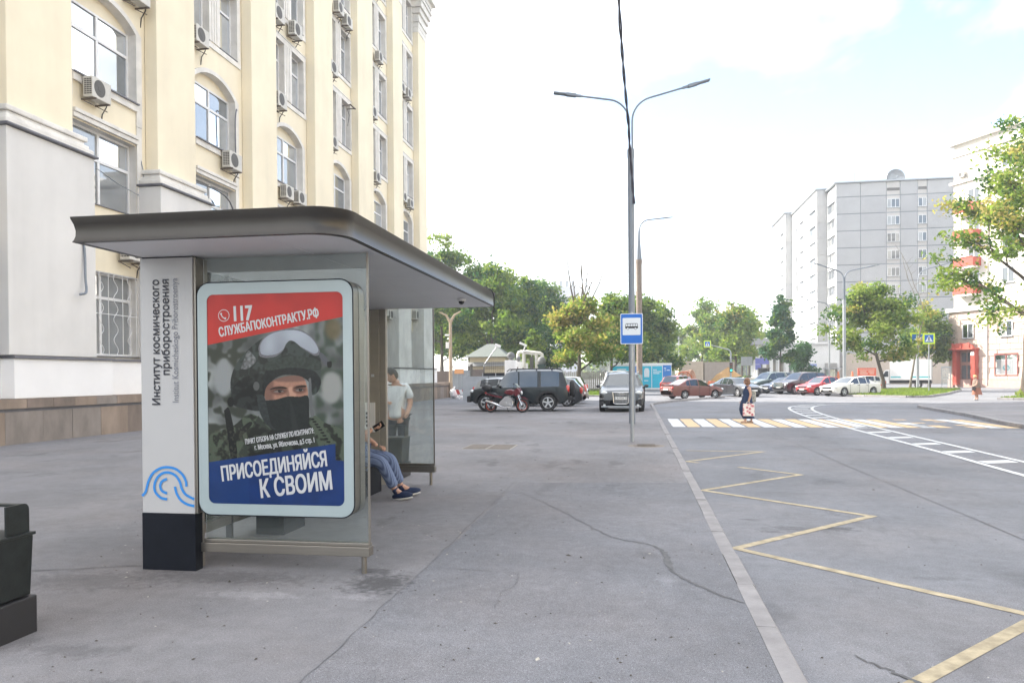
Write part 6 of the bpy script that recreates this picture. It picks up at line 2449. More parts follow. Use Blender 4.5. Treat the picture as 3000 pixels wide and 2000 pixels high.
# seated man inside the shelter: legs stretched out, phone in hand
S0 = (-3.72, 9.62, 0)
t = thing('person', 'seated man in striped blue grey trousers and navy slip-ons on the shelter bench', 'person', S0, 0)
body = [[((0, 0, .56), (.14, .17), 'pelvis'), ((-.03, 0, .76), (.12, .16)), ((-.05, 0, .98), (.13, .18), 'chest'), ((-.05, 0, 1.08), (.10, .17)), ((-.04, 0, 1.16), (.055, .06)), ((-.02, 0, 1.24), (.05, .05))],
        ['chest', ((-.04, -.20, 1.04), .06), ((.05, -.25, .82), .048), ((.26, -.18, .88), .038), ((.32, -.13, .92), .03)],
        ['chest', ((-.04, .20, 1.04), .06), ((.05, .26, .80), .048), ((.24, .16, .70), .038), ((.29, .12, .68), .03)],
        ['pelvis', ((.12, -.10, .53), .095), ((.42, -.13, .50), .07), ((.52, -.10, .30), .056), ((.60, -.07, .12), .042), ((.72, -.08, .05), .04)],
        ['pelvis', ((.12, .10, .54), .095), ((.46, .13, .52), .07), ((.52, .16, .32), .056), ((.58, .22, .14), .042), ((.72, .26, .06), .04)]]
body += hand((.32, -.13, .92), (.85, .4, .2), (0, 0, -1), 1.0, .9) + hand((.29, .12, .68), (.9, -.3, -.1), (0, 0, 1), 1.0, .6)
skin_mesh('body', body, K['skin'], t)
head(t, (-.0, 0, 1.30), (1, -.1, 0), .105, K['haird'], 'short', tilt=rad(22))
skin_mesh('shirt', [[((0, 0, .58), (.17, .195), 'a'), ((-.03, 0, .76), (.15, .185)), ((-.05, 0, .98), (.155, .205), 'c'), ((-.05, 0, 1.09), (.12, .19)), ((-.045, 0, 1.13), (.075, .09))],
                    ['c', ((-.04, -.21, 1.04), .083), ((.04, -.25, .87), .072)], ['c', ((-.04, .21, 1.04), .083), ((.04, .26, .86), .072)]], tsh, t)
tr_ = M('striped_trousers', (.13, .155, .24), .9, var=.0)
t_ = tr_.node_tree
wv = t_.nodes.new('ShaderNodeTexWave')
wv.wave_type = 'BANDS'
wv.bands_direction = 'Y'
wv.inputs['Scale'].default_value = 16
wv.inputs['Distortion'].default_value = .6
rp_ = t_.nodes.new('ShaderNodeValToRGB')
rp_.color_ramp.elements[0].color = (.075, .105, .20, 1)
rp_.color_ramp.elements[1].color = (.19, .25, .40, 1)
tcn = t_.nodes.new('ShaderNodeTexCoord')
t_.links.new(tcn.outputs['Object'], wv.inputs['Vector'])
t_.links.new(wv.outputs['Fac'], rp_.inputs['Fac'])
t_.links.new(rp_.outputs['Color'], t_.nodes['Principled BSDF'].inputs['Base Color'])
skin_mesh('trousers', [[((0, 0, .57), (.16, .185), 'p'), ((.12, -.10, .535), .115), ((.43, -.13, .505), .092), ((.525, -.10, .30), .08), ((.59, -.075, .15), .075)],
                       ['p', ((.12, .10, .545), .115), ((.47, .13, .525), .092), ((.53, .16, .32), .08), ((.575, .215, .17), .075)]], tr_, t)
navy = M('navy_shoe', (.012, .025, .075), .7, var=.2, vs=20)
for (x, yy, z, a) in ((.70, -.08, .055, -6), (.70, .25, .06, 12)):
    sh_ = MB()
    R = Matrix.Rotation(rad(a), 3, 'Z') @ Matrix.Rotation(rad(-9), 3, 'Y')
    q = MB()
    q.sphere((0, 0, 0), 1, 18, 10)
    vs = []
    for v in q.v:
        k = 1 - .25 * max(0, v[0])
        vs.append(tuple(Vector((x, yy, z)) + R @ Vector((v[0] * .15, v[1] * .052, (v[2] * .055 if v[0] < .1 else v[2] * .055 * k)))))
    sh_.add(vs, q.f, 0)
    q2 = MB()
    q2.sphere((0, 0, 0), 1, 18, 6)
    sh_.add([tuple(Vector((x, yy, z - .040)) + R @ Vector((v[0] * .155, v[1] * .055, v[2] * .018))) for v in q2.v], q2.f, 1)
    sh_.build('shoe', [navy, K['trim']], t, smooth=60)
skin_mesh('socks', [[((.585, -.076, .17), .050), ((.605, -.07, .10), .047), ((.66, -.075, .075), .046)], [((.572, .215, .18), .050), ((.59, .225, .11), .047), ((.65, .24, .08), .046)]], navy, t)
ph = thing('phone', 'black phone in flip case held by the seated man', 'phone', (-3.33, 9.53, .955), rad(15))
b = MB()
b.obox((0, 0, 0), (.15, .012, .085), Matrix.Rotation(rad(-32), 3, 'Y'))
b.build('case', K['black'], ph, bevel=.004)
b = MB()
b.obox((.004, -.009, .004), (.13, .004, .072), Matrix.Rotation(rad(-32), 3, 'Y'))
b.build('screen', M('phone_screen', (.012, .013, .018), .15), ph)
b = thing('bag', 'dark bag on the ground under the bench beside the seated man', 'bag', (-3.45, 8.95, 0))
q = MB()
q.sphere((0, 0, .17), .19, 16, 10, sx=.8, sy=1.2, sz=.95)
q.build('bag_body', K['navy'], b, smooth=60)
# ------------------------------------------------------------------ trees
def tree(label, loc, H_, R_, base, seed, mats, wts, n_leaf, leaf, tr=.22, lean=(0, 0), group=None, clus=70, squash=1.0, top=.5, bark=None, bare=0, name='tree', limbs=9, thin=1.0, cr=None):
    r = np.random.default_rng(seed)
    t = thing(name, label, 'tree', loc, 0, group)
    b = MB()
    def path(p, d, L, n, up=.25, wob=.16):
        P = [np.array(p, float)]
        d = np.array(d, float)
        d /= np.linalg.norm(d)
        for k in range(n):
            d = d + r.normal(0, wob, 3) + np.array((0, 0, up / n))
            d /= np.linalg.norm(d)
            P.append(P[-1] + d * L / n)
        return P
    tops = base + (H_ - base) * .78
    trunk = [np.array((lean[0] * q ** 1.2 + r.normal(0, .03) * (q > 0), lean[1] * q ** 1.2 + r.normal(0, .03) * (q > 0), tops * q - .15 * (q == 0))) for q in np.linspace(0, 1, 9)]
    b.tube([tuple(p) for p in trunk], [tr * (1.35 if i == 0 else 1) * (1 - .72 * i / 8) for i in range(9)], 9)
    # flare at the foot
    tips = []
    cz = (base + H_) / 2
    for k in range(limbs):
        q = .30 + .68 * k / (limbs - 1) if limbs > 1 else .6
        q = max(q, base * .8 / tops)
        i = q * 8
        p = trunk[int(i)] + (trunk[min(8, int(i) + 1)] - trunk[int(i)]) * (i - int(i))
        a = k * 2.4 + r.uniform(-.4, .4)
        reach = R_ * (1.05 - .55 * max(0, (q - .45) / .55)) * r.uniform(.8, 1.1)
        dr = (math.cos(a), math.sin(a), r.uniform(.25, .7) + (q - .4) * .8)
        P = path(p, dr, reach, 6, .3)
        r0 = tr * (1 - .72 * q) * .62
        b.tube([tuple(x) for x in P], list(np.linspace(r0, r0 * .22, 7)), 6)
        tips += [P[j] for j in (3, 4, 5, 6)]
        for m in range(3):
            j = 2 + m
            aa = a + r.uniform(-1.2, 1.2)
            Q = path(P[j], (math.cos(aa), math.sin(aa), r.uniform(.1, .9)), reach * .5, 4, .3)
            b.tube([tuple(x) for x in Q], list(np.linspace(r0 * .45, r0 * .12, 5)), 5)
            tips += [Q[2], Q[4]]
    Q = path(trunk[8], (0, 0, 1), (H_ - tops) * .9, 4, .3, .1)
    b.tube([tuple(x) for x in Q], list(np.linspace(tr * .28, tr * .08, 5)), 6)
    tips += [Q[1], Q[3], Q[4]]
    for k in range(bare):
        a = r.uniform(0, 6.28)
        Q = path(trunk[int(r.integers(5, 9))], (math.cos(a) * .4, math.sin(a) * .4, 1), H_ * r.uniform(.55, .85), 7, .5, .10)
        b.tube([tuple(x) for x in Q], list(np.linspace(tr * .40, tr * .13, 8)), 6)
        for m in range(4):
            aa = r.uniform(0, 6.28)
            Z_ = path(Q[2 + m], (math.cos(aa) * .8, math.sin(aa) * .8, .7), H_ * .1, 4, .3)
            b.tube([tuple(x) for x in Z_], list(np.linspace(tr * .16, tr * .08, 5)), 4)
    b.build('trunk', bark or K['bark'], t, smooth=60)
    tips = np.array(tips)
    # clumps: at branch ends and in the shell of the crown
    c0 = np.array((lean[0] * .9, lean[1] * .9, cz))
    n2 = max(0, clus - len(tips))
    d = r.normal(0, 1, (n2, 3))
    d /= np.linalg.norm(d, axis=1)[:, None]
    rr = r.uniform(.40, 1.0, n2) ** .6
    lob = r.normal(0, 1, (9, 3))
    lob /= np.linalg.norm(lob, axis=1)[:, None]
    rr *= .80 + .42 * np.clip((d @ lob.T).max(1) - .55, 0, 1) / .45     # lobes: the outline bulges and falls back
    taper = 1 - top * np.clip(d[:, 2:3] * rr[:, None], 0, 1)
    ext = np.array((R_, R_ * squash, (H_ - base) / 2))
    cl = c0 + d * rr[:, None] * ext * np.hstack([taper, taper, np.ones((n2, 1))])
    tp = tips[(tips[:, 2] > base * .75)]
    cl = np.vstack([cl, tp])
    k = len(cl)
    crd = (cr or R_ * .30) * .82 * r.uniform(.35, 1.35, k)
    wgt = crd ** 2
    ci = r.choice(k, n_leaf, p=wgt / wgt.sum())
    off = r.normal(0, .5, (n_leaf, 3))
    pos = cl[ci] + off * crd[ci][:, None] * np.array((1, 1, .62))
    keep = pos[:, 2] > base * .80
    pos, ci = pos[keep], ci[keep]
    n_leaf = len(pos)
    nn = r.normal(0, 1, (n_leaf, 3)) + np.array((0, 0, .7))
    nn /= np.linalg.norm(nn, axis=1)[:, None]
    ax = np.cross(nn, r.normal(0, 1, (n_leaf, 3)))
    ax /= np.linalg.norm(ax, axis=1)[:, None]
    bx = np.cross(nn, ax)
    s = leaf * r.uniform(.55, 1.35, n_leaf)[:, None]
    v = np.stack([pos - ax * s * .62, pos - bx * s * .36 + nn * s * .1, pos + ax * s * .62, pos + bx * s * .36 + nn * s * .1], 1)
    me = bpy.data.meshes.new('crown')
    me.vertices.add(4 * n_leaf)
    me.vertices.foreach_set('co', v.reshape(-1).astype(np.float32))
    me.loops.add(4 * n_leaf)
    me.loops.foreach_set('vertex_index', np.arange(4 * n_leaf, dtype=np.int32))
    me.polygons.add(n_leaf)
    me.polygons.foreach_set('loop_start', np.arange(0, 4 * n_leaf, 4, dtype=np.int32))
    me.polygons.foreach_set('loop_total', np.full(n_leaf, 4, np.int32))
    for m in mats:
        me.materials.append(K[m])
    w_ = np.array(wts, float)
    w_ /= w_.sum()
    cm = r.choice(len(mats), k, p=w_)
    li = np.where(r.random(n_leaf) < .72, cm[ci], r.choice(len(mats), n_leaf, p=w_))
    me.polygons.foreach_set('material_index', li.astype(np.int32))
    me.update()
    me.validate()
    o = bpy.data.objects.new('crown', me)
    COL.objects.link(o)
    o.parent = t
    return t

GL_ = 'trees of the grove behind the gatehouse'
grove = [(-23.2, 89.4, 18.8, 4.2, 2.5, 'tallest tree of the grove standing right at the corner of the cream building'),
         (-20.6, 93.0, 16.4, 4.6, 3.0, 'light green tree in the grove above the hip roofed gatehouse'),
         (-16.6, 87.0, 14.6, 4.6, 2.0, 'broad tree in the grove directly behind the gatehouse roof'),
         (-13.6, 92.0, 13.6, 4.3, 2.2, 'dense dark tree at the right end of the grove'),
         (-25.5, 98.0, 15.0, 5.0, 1.6, 'dark tree low at the back of the grove near the building'),
         (-18.4, 101.0, 15.8, 5.4, 2.0, 'rear tree filling the middle of the grove'),
         (-12.6, 101.0, 14.2, 4.6, 1.6, 'dark conical tree at the back right of the grove')]
for i, (x, y, h, R_, bs, lab) in enumerate(grove):
    tree(lab, (x, y, -.13), h, R_, bs, 20 + i, ('leafA', 'leafB', 'leafC', 'leafE'), ((4, 2, 3, 1) if i < 3 else (3, 4, 1.2, 2)), 12500, .34, .22, clus=110, top=.45, group=GL_, cr=1.5)
tree('small bright green tree between gatehouse and old chestnut', (-11.0, 80.5, -.13), 6.6, 1.5, 1.6, 41, ('leafA', 'leafC'), (2, 3), 5000, .28, .10, clus=50)
tree('yellowing chestnut with bare dead branches reaching above its crown', (-5.2, 70.0, -.13), 8.6, 3.3, 1.9, 42, ('leafD', 'leafC', 'leafA'), (4, 4, 2.5), 9500, .30, .23, clus=80, top=.5, bare=8, cr=1.15)
LG_ = 'green linden trees behind the minivan'
tree('green linden just right of the chestnut with sunlit leaves', (-2.6, 80.6, -.13), 10.2, 3.4, 1.8, 43, ('leafA', 'leafC', 'leafB', 'leafD'), (4, 3, 2, .8), 11000, .32, .18, clus=90, group=LG_, cr=1.2)
tree('darker linden behind the bus stop sign', (.1, 92.0, -.13), 11.6, 3.6, 1.6, 44, ('leafA', 'leafB', 'leafC'), (4, 3, 2), 11000, .34, .2, clus=90, group=LG_, cr=1.25)
tree('linden with drooping outer twigs right of the concrete post', (2.6, 96.5, -.13), 10.6, 3.2, 1.7, 45, ('leafA', 'leafB', 'leafC'), (3, 3, 2), 9000, .34, .18, clus=80, group=LG_, cr=1.2)
AV = 'avenue trees in the distance'
for i, (x, y, h, R_, lab) in enumerate(((10.9, 133, 14.8, 3.6, 'tall pale green avenue tree behind the hanging crossing sign'), (13.6, 110, 12.0, 3.4, 'avenue tree with dark trunk left of the white pavilion'),
                                        (12.2, 123, 12.4, 3.3, 'avenue tree between the crossing sign and the signal mast'), (20.3, 145, 12.5, 4.2, 'yellow green tree rising over the white pavilion roof'),
                                        (9.2, 174, 12.4, 4.0, 'hazy avenue tree left of the crossing sign'), (7.4, 205, 11.8, 4.4, 'pale avenue tree farthest along the road'),
                                        (5.2, 240, 11.5, 5.0, 'lowest pale tree at the end of the avenue'), (14.5, 165, 13.5, 4.2, 'avenue tree behind the yellow canopy'), (16.8, 128, 12.5, 3.3, 'avenue tree partly behind dark linden'))):
    tree(lab, (x, y, -.13), h, R_, 1.8, 60 + i, ('leafA', 'leafC', 'leafB', 'leafD'), (4, 4, 1.4, .5), 5200, .42, .2, clus=80, group=AV, cr=1.35)
tree('dark narrow linden in front of the white pavilion', (17.6, 99.0, -.13), 11.6, 2.15, 2.1, 75, ('leafE', 'leafB', 'leafA'), (4, 4, 1), 9500, .33, .14, clus=95, top=.62, cr=.85)
tree('low dark shrubby linden branch mass beside the dark narrow linden', (21.0, 103.0, -.13), 5.6, 1.5, 1.4, 76, ('leafE', 'leafB'), (3, 3), 3500, .32, .08, clus=50, cr=.8)
tree('bright green maple with leaning trunk behind the parked cars', (23.6, 78.6, -.13), 10.4, 4.1, 3.6, 77, ('leafC', 'leafA', 'leafB', 'leafD'), (5, 4, 1.2, .5), 14000, .28, .19, lean=(-2.0, .2), clus=120, top=.45, cr=1.15)
tree('thin half bare young tree leaning by the delivery truck', (27.5, 83.4, -.13), 9.6, 1.5, 4.6, 78, ('leafD', 'leafA', 'leafC'), (4, 2, 2), 700, .26, .12, lean=(1.6, .2), clus=26, bare=2, bark=K['barkl'], limbs=7, cr=.7)
tree('green tree beyond the truck before the panel block corner', (35.2, 100, -.13), 9.8, 3.0, 1.4, 79, ('leafA', 'leafB', 'leafC'), (4, 2, 2.4), 9000, .32, .16, clus=80, cr=1.1)
tree('big sparse tree with dark trunk at the right edge of the photo', (25.5, 55.4, .0), 18.8, 5.9, 2.5, 80, ('leafA', 'leafC', 'leafB', 'leafD'), (3, 4.5, 1.8, 2.2), 17000, .25, .30, lean=(.9, .4), clus=210, top=.25, limbs=16, cr=1.0)
# rank of far woods closing the road, past telling apart
def woods(name, x0, x1, y, h, n, seed, label):
    r = np.random.default_rng(seed)
    pos = np.stack([r.uniform(x0, x1, n), r.normal(y, 6, n), np.zeros(n)], 1)
    prof = h * (.62 + .30 * np.sin(pos[:, 0] * .21 + 1) * np.sin(pos[:, 0] * .083) + .1 * np.sin(pos[:, 0] * .7))
    pos[:, 2] = r.uniform(0, 1, n) ** .7 * prof
    nn = r.normal(0, 1, (n, 3))
    nn /= np.linalg.norm(nn, axis=1)[:, None]
    ax = np.cross(nn, r.normal(0, 1, (n, 3)))
    ax /= np.linalg.norm(ax, axis=1)[:, None]
    bx = np.cross(nn, ax)
    s = r.uniform(.5, 1.3, n)[:, None]
    v = np.stack([pos - ax * s, pos - bx * s * .7, pos + ax * s, pos + bx * s * .7], 1)
    me = bpy.data.meshes.new(name)
    me.from_pydata(v.reshape(-1, 3).tolist(), [], np.arange(4 * n).reshape(-1, 4).tolist())
    for m in ('leafA', 'leafB', 'leafC'):
        me.materials.append(K[m])
    me.polygons.foreach_set('material_index', r.integers(0, 3, n).tolist())
    o = bpy.data.objects.new(name, me)
    COL.objects.link(o)
    o['kind'] = 'stuff'
    o['label'] = label
woods('far_woods', -60, 70, 330, 13, 16000, 5, 'hazy line of far trees closing the road')
# weeds at foot of the big tree
b = MB()
rw = random.Random(9)
for k in range(60):
    a, d = rw.uniform(0, 6.28), rw.uniform(.3, .9)
    p = Vector((25.6 + d * math.cos(a), 55.2 + d * math.sin(a), 0))
    q = p + Vector((rw.uniform(-.2, .2), rw.uniform(-.2, .2), rw.uniform(.2, .6)))
    s = Vector((rw.uniform(-.1, .1), rw.uniform(-.1, .1), .05))
    b.poly([tuple(p), tuple(p.lerp(q, .5) + s), tuple(q), tuple(p.lerp(q, .5) - s)])
b.build('weed_clump', K['leafC'], label='clump of leafy weeds at the foot of the big tree', cat='plant', recalc=False)
# ------------------------------------------------------------------ buildings across the road
def corrugated(name, col, scale, axis='X', rough=.7, dist=.5):
    m = M(name, col, rough, var=.06, vs=.5)
    t = m.node_tree
    wv = t.nodes.new('ShaderNodeTexWave')
    wv.bands_direction = axis
    wv.inputs['Scale'].default_value = scale
    wv.inputs['Distortion'].default_value = 0
    co = t.nodes.new('ShaderNodeTexCoord')
    t.links.new(co.outputs['Object'], wv.inputs['Vector'])
    bp = t.nodes.new('ShaderNodeBump')
    bp.inputs['Strength'].default_value = 1
    bp.inputs['Distance'].default_value = dist
    t.links.new(wv.outputs['Fac'], bp.inputs['Height'])
    t.links.new(bp.outputs['Normal'], t.nodes['Principled BSDF'].inputs['Normal'])
    src = t.nodes['Principled BSDF'].inputs['Base Color'].links[0].from_socket
    gr = t.nodes.new('ShaderNodeMapRange')      # rib shade painted in: base colour darkened along the grooves
    gr.inputs['From Max'].default_value = .35
    gr.inputs['To Min'].default_value = .74
    t.links.new(wv.outputs['Fac'], gr.inputs['Value'])
    gm = t.nodes.new('ShaderNodeMix')
    gm.data_type = 'RGBA'
    gm.blend_type = 'MULTIPLY'
    gm.inputs['Factor'].default_value = 1
    t.links.new(src, gm.inputs['A'])
    t.links.new(gr.outputs['Result'], gm.inputs['B'])
    t.links.new(gm.outputs['Result'], t.nodes['Principled BSDF'].inputs['Base Color'])
    return m
farglass = glass_pane('far_window_glass', (.07, .08, .09), .10, .05)
farlight = glass_pane('far_curtained_glass', (.26, .26, .25), .10, .1)
def far_window(parent, P, w_, h_, panes, frame=K['pvc'], rnd=random, d=(1, 0, 0), n=(0, -1, 0), part='window', sill=True):
    """window: frame part with a mesh of panes under it; P lower left corner on the wall, d along the wall, n outward"""
    d, n, P = Vector(d), Vector(n), Vector(P)
    R = Matrix((d, -n, Vector((0, 0, 1)))).transposed()
    f = MB()
    def bar(x0, z0, x1, z1, y0=-.06, y1=.0):
        c = P + R @ Vector(((x0 + x1) / 2, (y0 + y1) / 2, (z0 + z1) / 2))
        f.obox(c, (x1 - x0, y1 - y0, z1 - z0), R)
    k = .07
    bar(0, 0, k, h_)
    bar(w_ - k, 0, w_, h_)
    bar(k, 0, w_ - k, k)
    bar(k, h_ - k, w_ - k, h_)
    for i in range(1, panes):
        x = w_ * i / panes
        bar(x - .035, k, x + .035, h_ - k)
    fr = f.build(part, frame, parent)
    for i in range(panes):
        g = MB()
        x0, x1 = w_ * i / panes + .04, w_ * (i + 1) / panes - .04
        g.poly([tuple(P + R @ Vector(q)) for q in ((x0, -.02, k), (x1, -.02, k), (x1, -.02, h_ - k), (x0, -.02, h_ - k))])
        g.build('pane', farlight if rnd.random() < .35 else farglass, fr)
    if sill:
        f = MB()
        f.obox(P + R @ Vector((w_ / 2, -.08, -.06)), (w_ + .12, .2, .05), R)
        f.build('sill', K['galv'], fr)
    return fr
rb_ = random.Random(31)
PO = (32, 131, -.13)
pb = thing('panel_block', 'tall grey corrugated panel apartment block with white stepped side and roof dish', 'apartment block', PO)
cor = [corrugated('corrugated_panel_%s' % n_, c_, 2.1, dist=.12) for n_, c_ in (('grey', (.60, .605, .62)), ('pale', (.63, .63, .64)), ('dark', (.57, .575, .595)))]
infill = corrugated('infill_panel', (.64, .62, .60), 2.1, dist=.08)
wfac = M('white_block_facade', (.66, .66, .65), .85, var=.05, vs=.4)
def lb_(x0, y0, z0, x1, y1, z1):
    b = MB()
    b.box(x0, y0, z0, x1, y1, z1)
    return b
lb_(.15, .19, 0, 17.9, 40, 32.3).build('core', wfac, pb)
lb_(.16, .10, 0, 17.85, .185, 32.2).build('joint_backing', K['pole'], pb)
lb_(-1.56, 6.3, 0, .16, 26.9, 33.0).build('stair_wing', wfac, pb)
lb_(-2.88, 27.1, 0, -1.57, 40.7, 33.4).build('rear_wing', wfac, pb)
lb_(-1.5, 27.0, 0, .14, 40, 32.4).build('link_wall', wfac, pb)
fr_ = [0, .212, .43, .546, .69, .77, 1.0]
xs_ = [18 * q for q in fr_]
tops_ = [32.55, 30.3] + [30.3 - 2.75 * k for k in range(1, 11)] + [0]
for j in range(len(tops_) - 1):
    for i in range(6):
        z1, z0 = tops_[j], tops_[j + 1]
        if z1 - z0 < .3:
            continue
        win = i in (2, 4)
        y = .06 if win else .0
        b = MB()
        b.box(xs_[i] + .05, y, z0 + .09, xs_[i + 1] - .05, .20, z1 - .05)
        b.build('wall_panel', infill if win or j > 10 else rb_.choice(cor), pb)
        if win and 0 < j < 11:
            wd = xs_[i + 1] - xs_[i]
            far_window(pb, (xs_[i] + .08, .055, z1 - 1.95), wd - .16, 1.4, 3 if i == 2 else 2, rnd=rb_)
        if win and j == 0:
            b = MB()
            b.box(xs_[i] + .1, .02, 31.05, xs_[i + 1] - .1, .058, 31.5)
            b.build('vent_slot', K['acd'], pb)
for j in range(1, 12):
    z1 = 30.3 - 2.75 * (j - 1)
    # first facade strip, wing and rear wing: glazed loggias and windows looking at the sun
    for X_, ya, wd, pn in ((0.148, .9, 4.4, 4), (-1.56, 7.0, 4.4, 4), (-1.56, 12.6, 1.6, 2), (-1.56, 16.5, 3.0, 3), (-1.56, 21.6, 1.7, 2), (-2.88, 28.2, 3.6, 3), (-2.88, 34.2, 1.7, 2)):
        fw_ = far_window(pb, (X_ - .01, ya + wd, z1 - 1.9), wd, 1.35, pn, rnd=rb_, d=(0, -1, 0), n=(-1, 0, 0), frame=K['pvc'] if rb_.random() < .7 else K['galv'], sill=False)
        if wd > 2:
            b = MB()
            b.box(X_ - .16, ya - .05, z1 - 2.75, X_ - .005, ya + wd + .05, z1 - 1.98)
            b.build('loggia_parapet', wfac, pb)
            b = MB()
            b.box(X_ - .30, ya - .1, z1 - .50, X_ - .005, ya + wd + .1, z1 - .42)
            b.build('loggia_canopy', K['galv'], pb)
for X_, Y_, zt in ((-1.56, 6.3, 33.0), (-2.88, 27.1, 33.4)):
    for j in range(12):
        b = MB()
        z1 = zt - 2.75 * j
        b.box(X_ + .02, Y_ - .16, max(0, z1 - 2.72), X_ + 1.56, Y_ - .003, z1)
        b.build('wall_panel', cor[j % 3], pb)
for x0, y0, x1, y1, z in ((-.3, -.25, 18.2, 40, 32.56), (-1.9, 6.0, .3, 27, 33.05), (-3.3, 26.8, -1.3, 41, 33.45)):
    b = MB()
    b.box(x0, y0, z, x1, y1, z + .22)
    b.build('roof_edge', K['galv'], pb)
b = MB()
b.box(1.0, -.35, .0, 17.9, -.1, 4.9)
b.build('lower_cladding', M('beige_cladding', (.50, .42, .35), .85, var=.06), pb)
dsh = thing('satellite_dish', 'large grey satellite dish standing on the panel block roof', 'satellite dish', (42.0, 134.0, 32.65))
b = MB()
b.lathe([(0, .5), (.6, .42), (1.1, .2), (1.45, -.2), (1.5, -.22), (1.45, -.28), (1.1, .12), (.6, .34), (0, .42)], (0, 0, .9), 28, axis='y')
b.build('reflector', K['galv'], dsh, smooth=50)
b = MB()
for a in (.3, 2.4, 4.5):
    b.tube([(1.3 * math.cos(a), -.15, .9 + 1.3 * math.sin(a)), (0, -1.1, .9)], .03, 6)
b.sphere((0, -1.1, .9), .16, 10, 6)
b.build('feed_arm', K['pole'], dsh)
b = MB()
b.lathe([(.5, -.3), (.42, .5), (.3, .9)], (0, .3, 0), 12)
b.build('pedestal', K['pole'], dsh)
for x, lab in ((35.7, 'left roof antenna on the panel block'), (37.8, 'right roof antenna on the panel block, nearer the dish')):
    b = MB()
    b.tube([(x, 134, 32.6), (x, 134, 34.7)], .03, 6)
    for z, wd in ((34.6, .45), (34.2, .3), (33.4, .2)):
        b.tube([(x - wd, 134, z), (x + wd, 134, z)], .022, 5)
    b.build('roof_antenna', K['pole'], label=lab, cat='antenna', group='antennas on the panel block')

# cream corner house with red balconies
cbh = thing('corner_house', 'pale sunlit corner apartment house with red balconies and a red portal', 'apartment house', (37.7, 99.4, -.13), rad(-63.3))
hw_ = M('warm_white_render', (.66, .62, .56), .85, var=.06, vs=.5)
hr_ = M('pink_beige_stone', (.50, .40, .34), .85, var=.10, vs=1.2)
redp = M('red_paint', (.42, .075, .05), .7, var=.1)
b = MB()
b.box(0, .1, 9.3, 26, 14, 28.9)
b.build('upper_wall', hw_, cbh)
b = MB()
b.box(-.75, .12, 0, 26, 14.2, 9.0)
b.build('base_wall', hr_, cbh)
for z0, z1, o_ in ((28.9, 29.25, .55), (27.5, 27.75, .18), (24.25, 24.55, .28)):
    b = MB()
    b.box(-.3 - o_ * .5, .1 - o_, z0, 26, 14, z1)
    b.build('cornice', K['trim'], cbh)
b = MB()
b.box(-.9, -.25, 9.0, 26, 14.2, 9.45)
b.build('cornice', K['trim'], cbh)
# rusticated courses
zr = [.95, 1.62, 2.29, 2.96, 3.63, 4.30, 5.0, 5.75, 6.5, 7.25, 8.0, 8.7]
for j in range(len(zr) - 1):
    x = -.75 + (.35 if j % 2 else 0)
    while x < 13:
        wd = 1.3
        xa, xb = x + .025, min(13, x + wd - .025)
        mid = (xa + xb) / 2
        hole = (.1 < mid < 3.6 and zr[j] < 4.9) or (5.3 < mid < 8.5 and 1.3 < zr[j] < 4.0) or (1.1 < mid < 2.9 and 5.6 < zr[j] < 7.6) or (6.1 < mid < 7.9 and 5.6 < zr[j] < 7.6) or (10.6 < mid < 12.6 and 1.3 < zr[j] < 7.6)
        if not hole:
            b = MB()
            b.box(xa, .045, zr[j] + .025, xb, .14, zr[j + 1] - .025)
            b.build('stone_block', hr_, cbh)
        x += wd
b = MB()
b.box(-.8, .0, 0, 13, .15, .93)
b.build('plinth', M('rose_granite', (.44, .30, .26), .7, var=.15), cbh)
for x in (2.05, 6.4, 10.8, 15.2, 19.6):
    for z in (24.7, 21.55, 18.3, 15.05, 11.8):
        sm_ = z > 24 and x < 3
        far_window(cbh, (x + (.25 if sm_ else 0), .095, z), 1.0 if sm_ else 1.5, 1.75, 1 if sm_ else 2, rnd=rb_)
for x in (1.25, 6.2):
    far_window(cbh, (x, .04, 5.8), 1.5, 1.7, 2, rnd=rb_)
for z in (20.45, 17.3, 14.1, 10.9):
    b = MB()
    b.box(.95, -1.15, z - .18, 3.7, .09, z)
    bl = b.build('balcony', K['trim'], cbh)
    b = MB()
    b.box(.95, -1.15, z + .02, 3.7, -1.08, z + 1.05)
    b.box(.95, -1.08, z + .02, 1.02, .09, z + 1.05)
    b.box(3.63, -1.08, z + .02, 3.7, .09, z + 1.05)
    b.build('red_railing', redp, bl)
    b = MB()
    for k in range(16):
        b.sphere((1.1 + k * .16, -1.12, z + 1.1), .10, 8, 5, sz=.7)
    b.build('flower_box', M('flower_box', (.40, .12, .07), .9, var=.5, vs=8), bl)
# portal
b = MB()
b.box(.2, -1.0, 4.45, 3.5, .1, 4.62)
cp = b.build('portal_canopy', redp, cbh)
b = MB()
b.prism([(.2, 4.622), (3.5, 4.622), (3.2, 5.0), (2.5, 5.2), (1.2, 5.2), (.5, 5.0)], 'y', -.85, -.6)
for x in (.7, 1.8, 2.9):
    b.box(x - .1, -.95, 4.623, x + .1, -.84, 5.25)
b.build('canopy_crest', redp, cp)
for x in (.35, 2.85):
    b = MB()
    b.box(x, -.55, .3, x + .55, .1, 4.45)
    for k in range(3):
        b.box(x + .08 + k * .15, -.58, .6, x + .17 + k * .15, -.549, 3.6)
    b.build('portal_pillar', redp, cbh)
b = MB()
b.box(.95, .02, .3, 2.8, .118, 4.4)
dr = b.build('door', M('brown_door', (.25, .13, .10), .6, var=.1), cbh)
b = MB()
for x in (1.15, 1.95):
    b.box(x, .0, 1.0, x + .65, .019, 2.6)
    b.box(x, .0, 3.0, x + .65, .019, 4.1)
b.build('door_pane', farglass, dr)
b = MB()
b.box(2.9, -.60, 3.75, 3.35, -.585, 4.2)
b.build('house_plate', K['plate'], cbh)
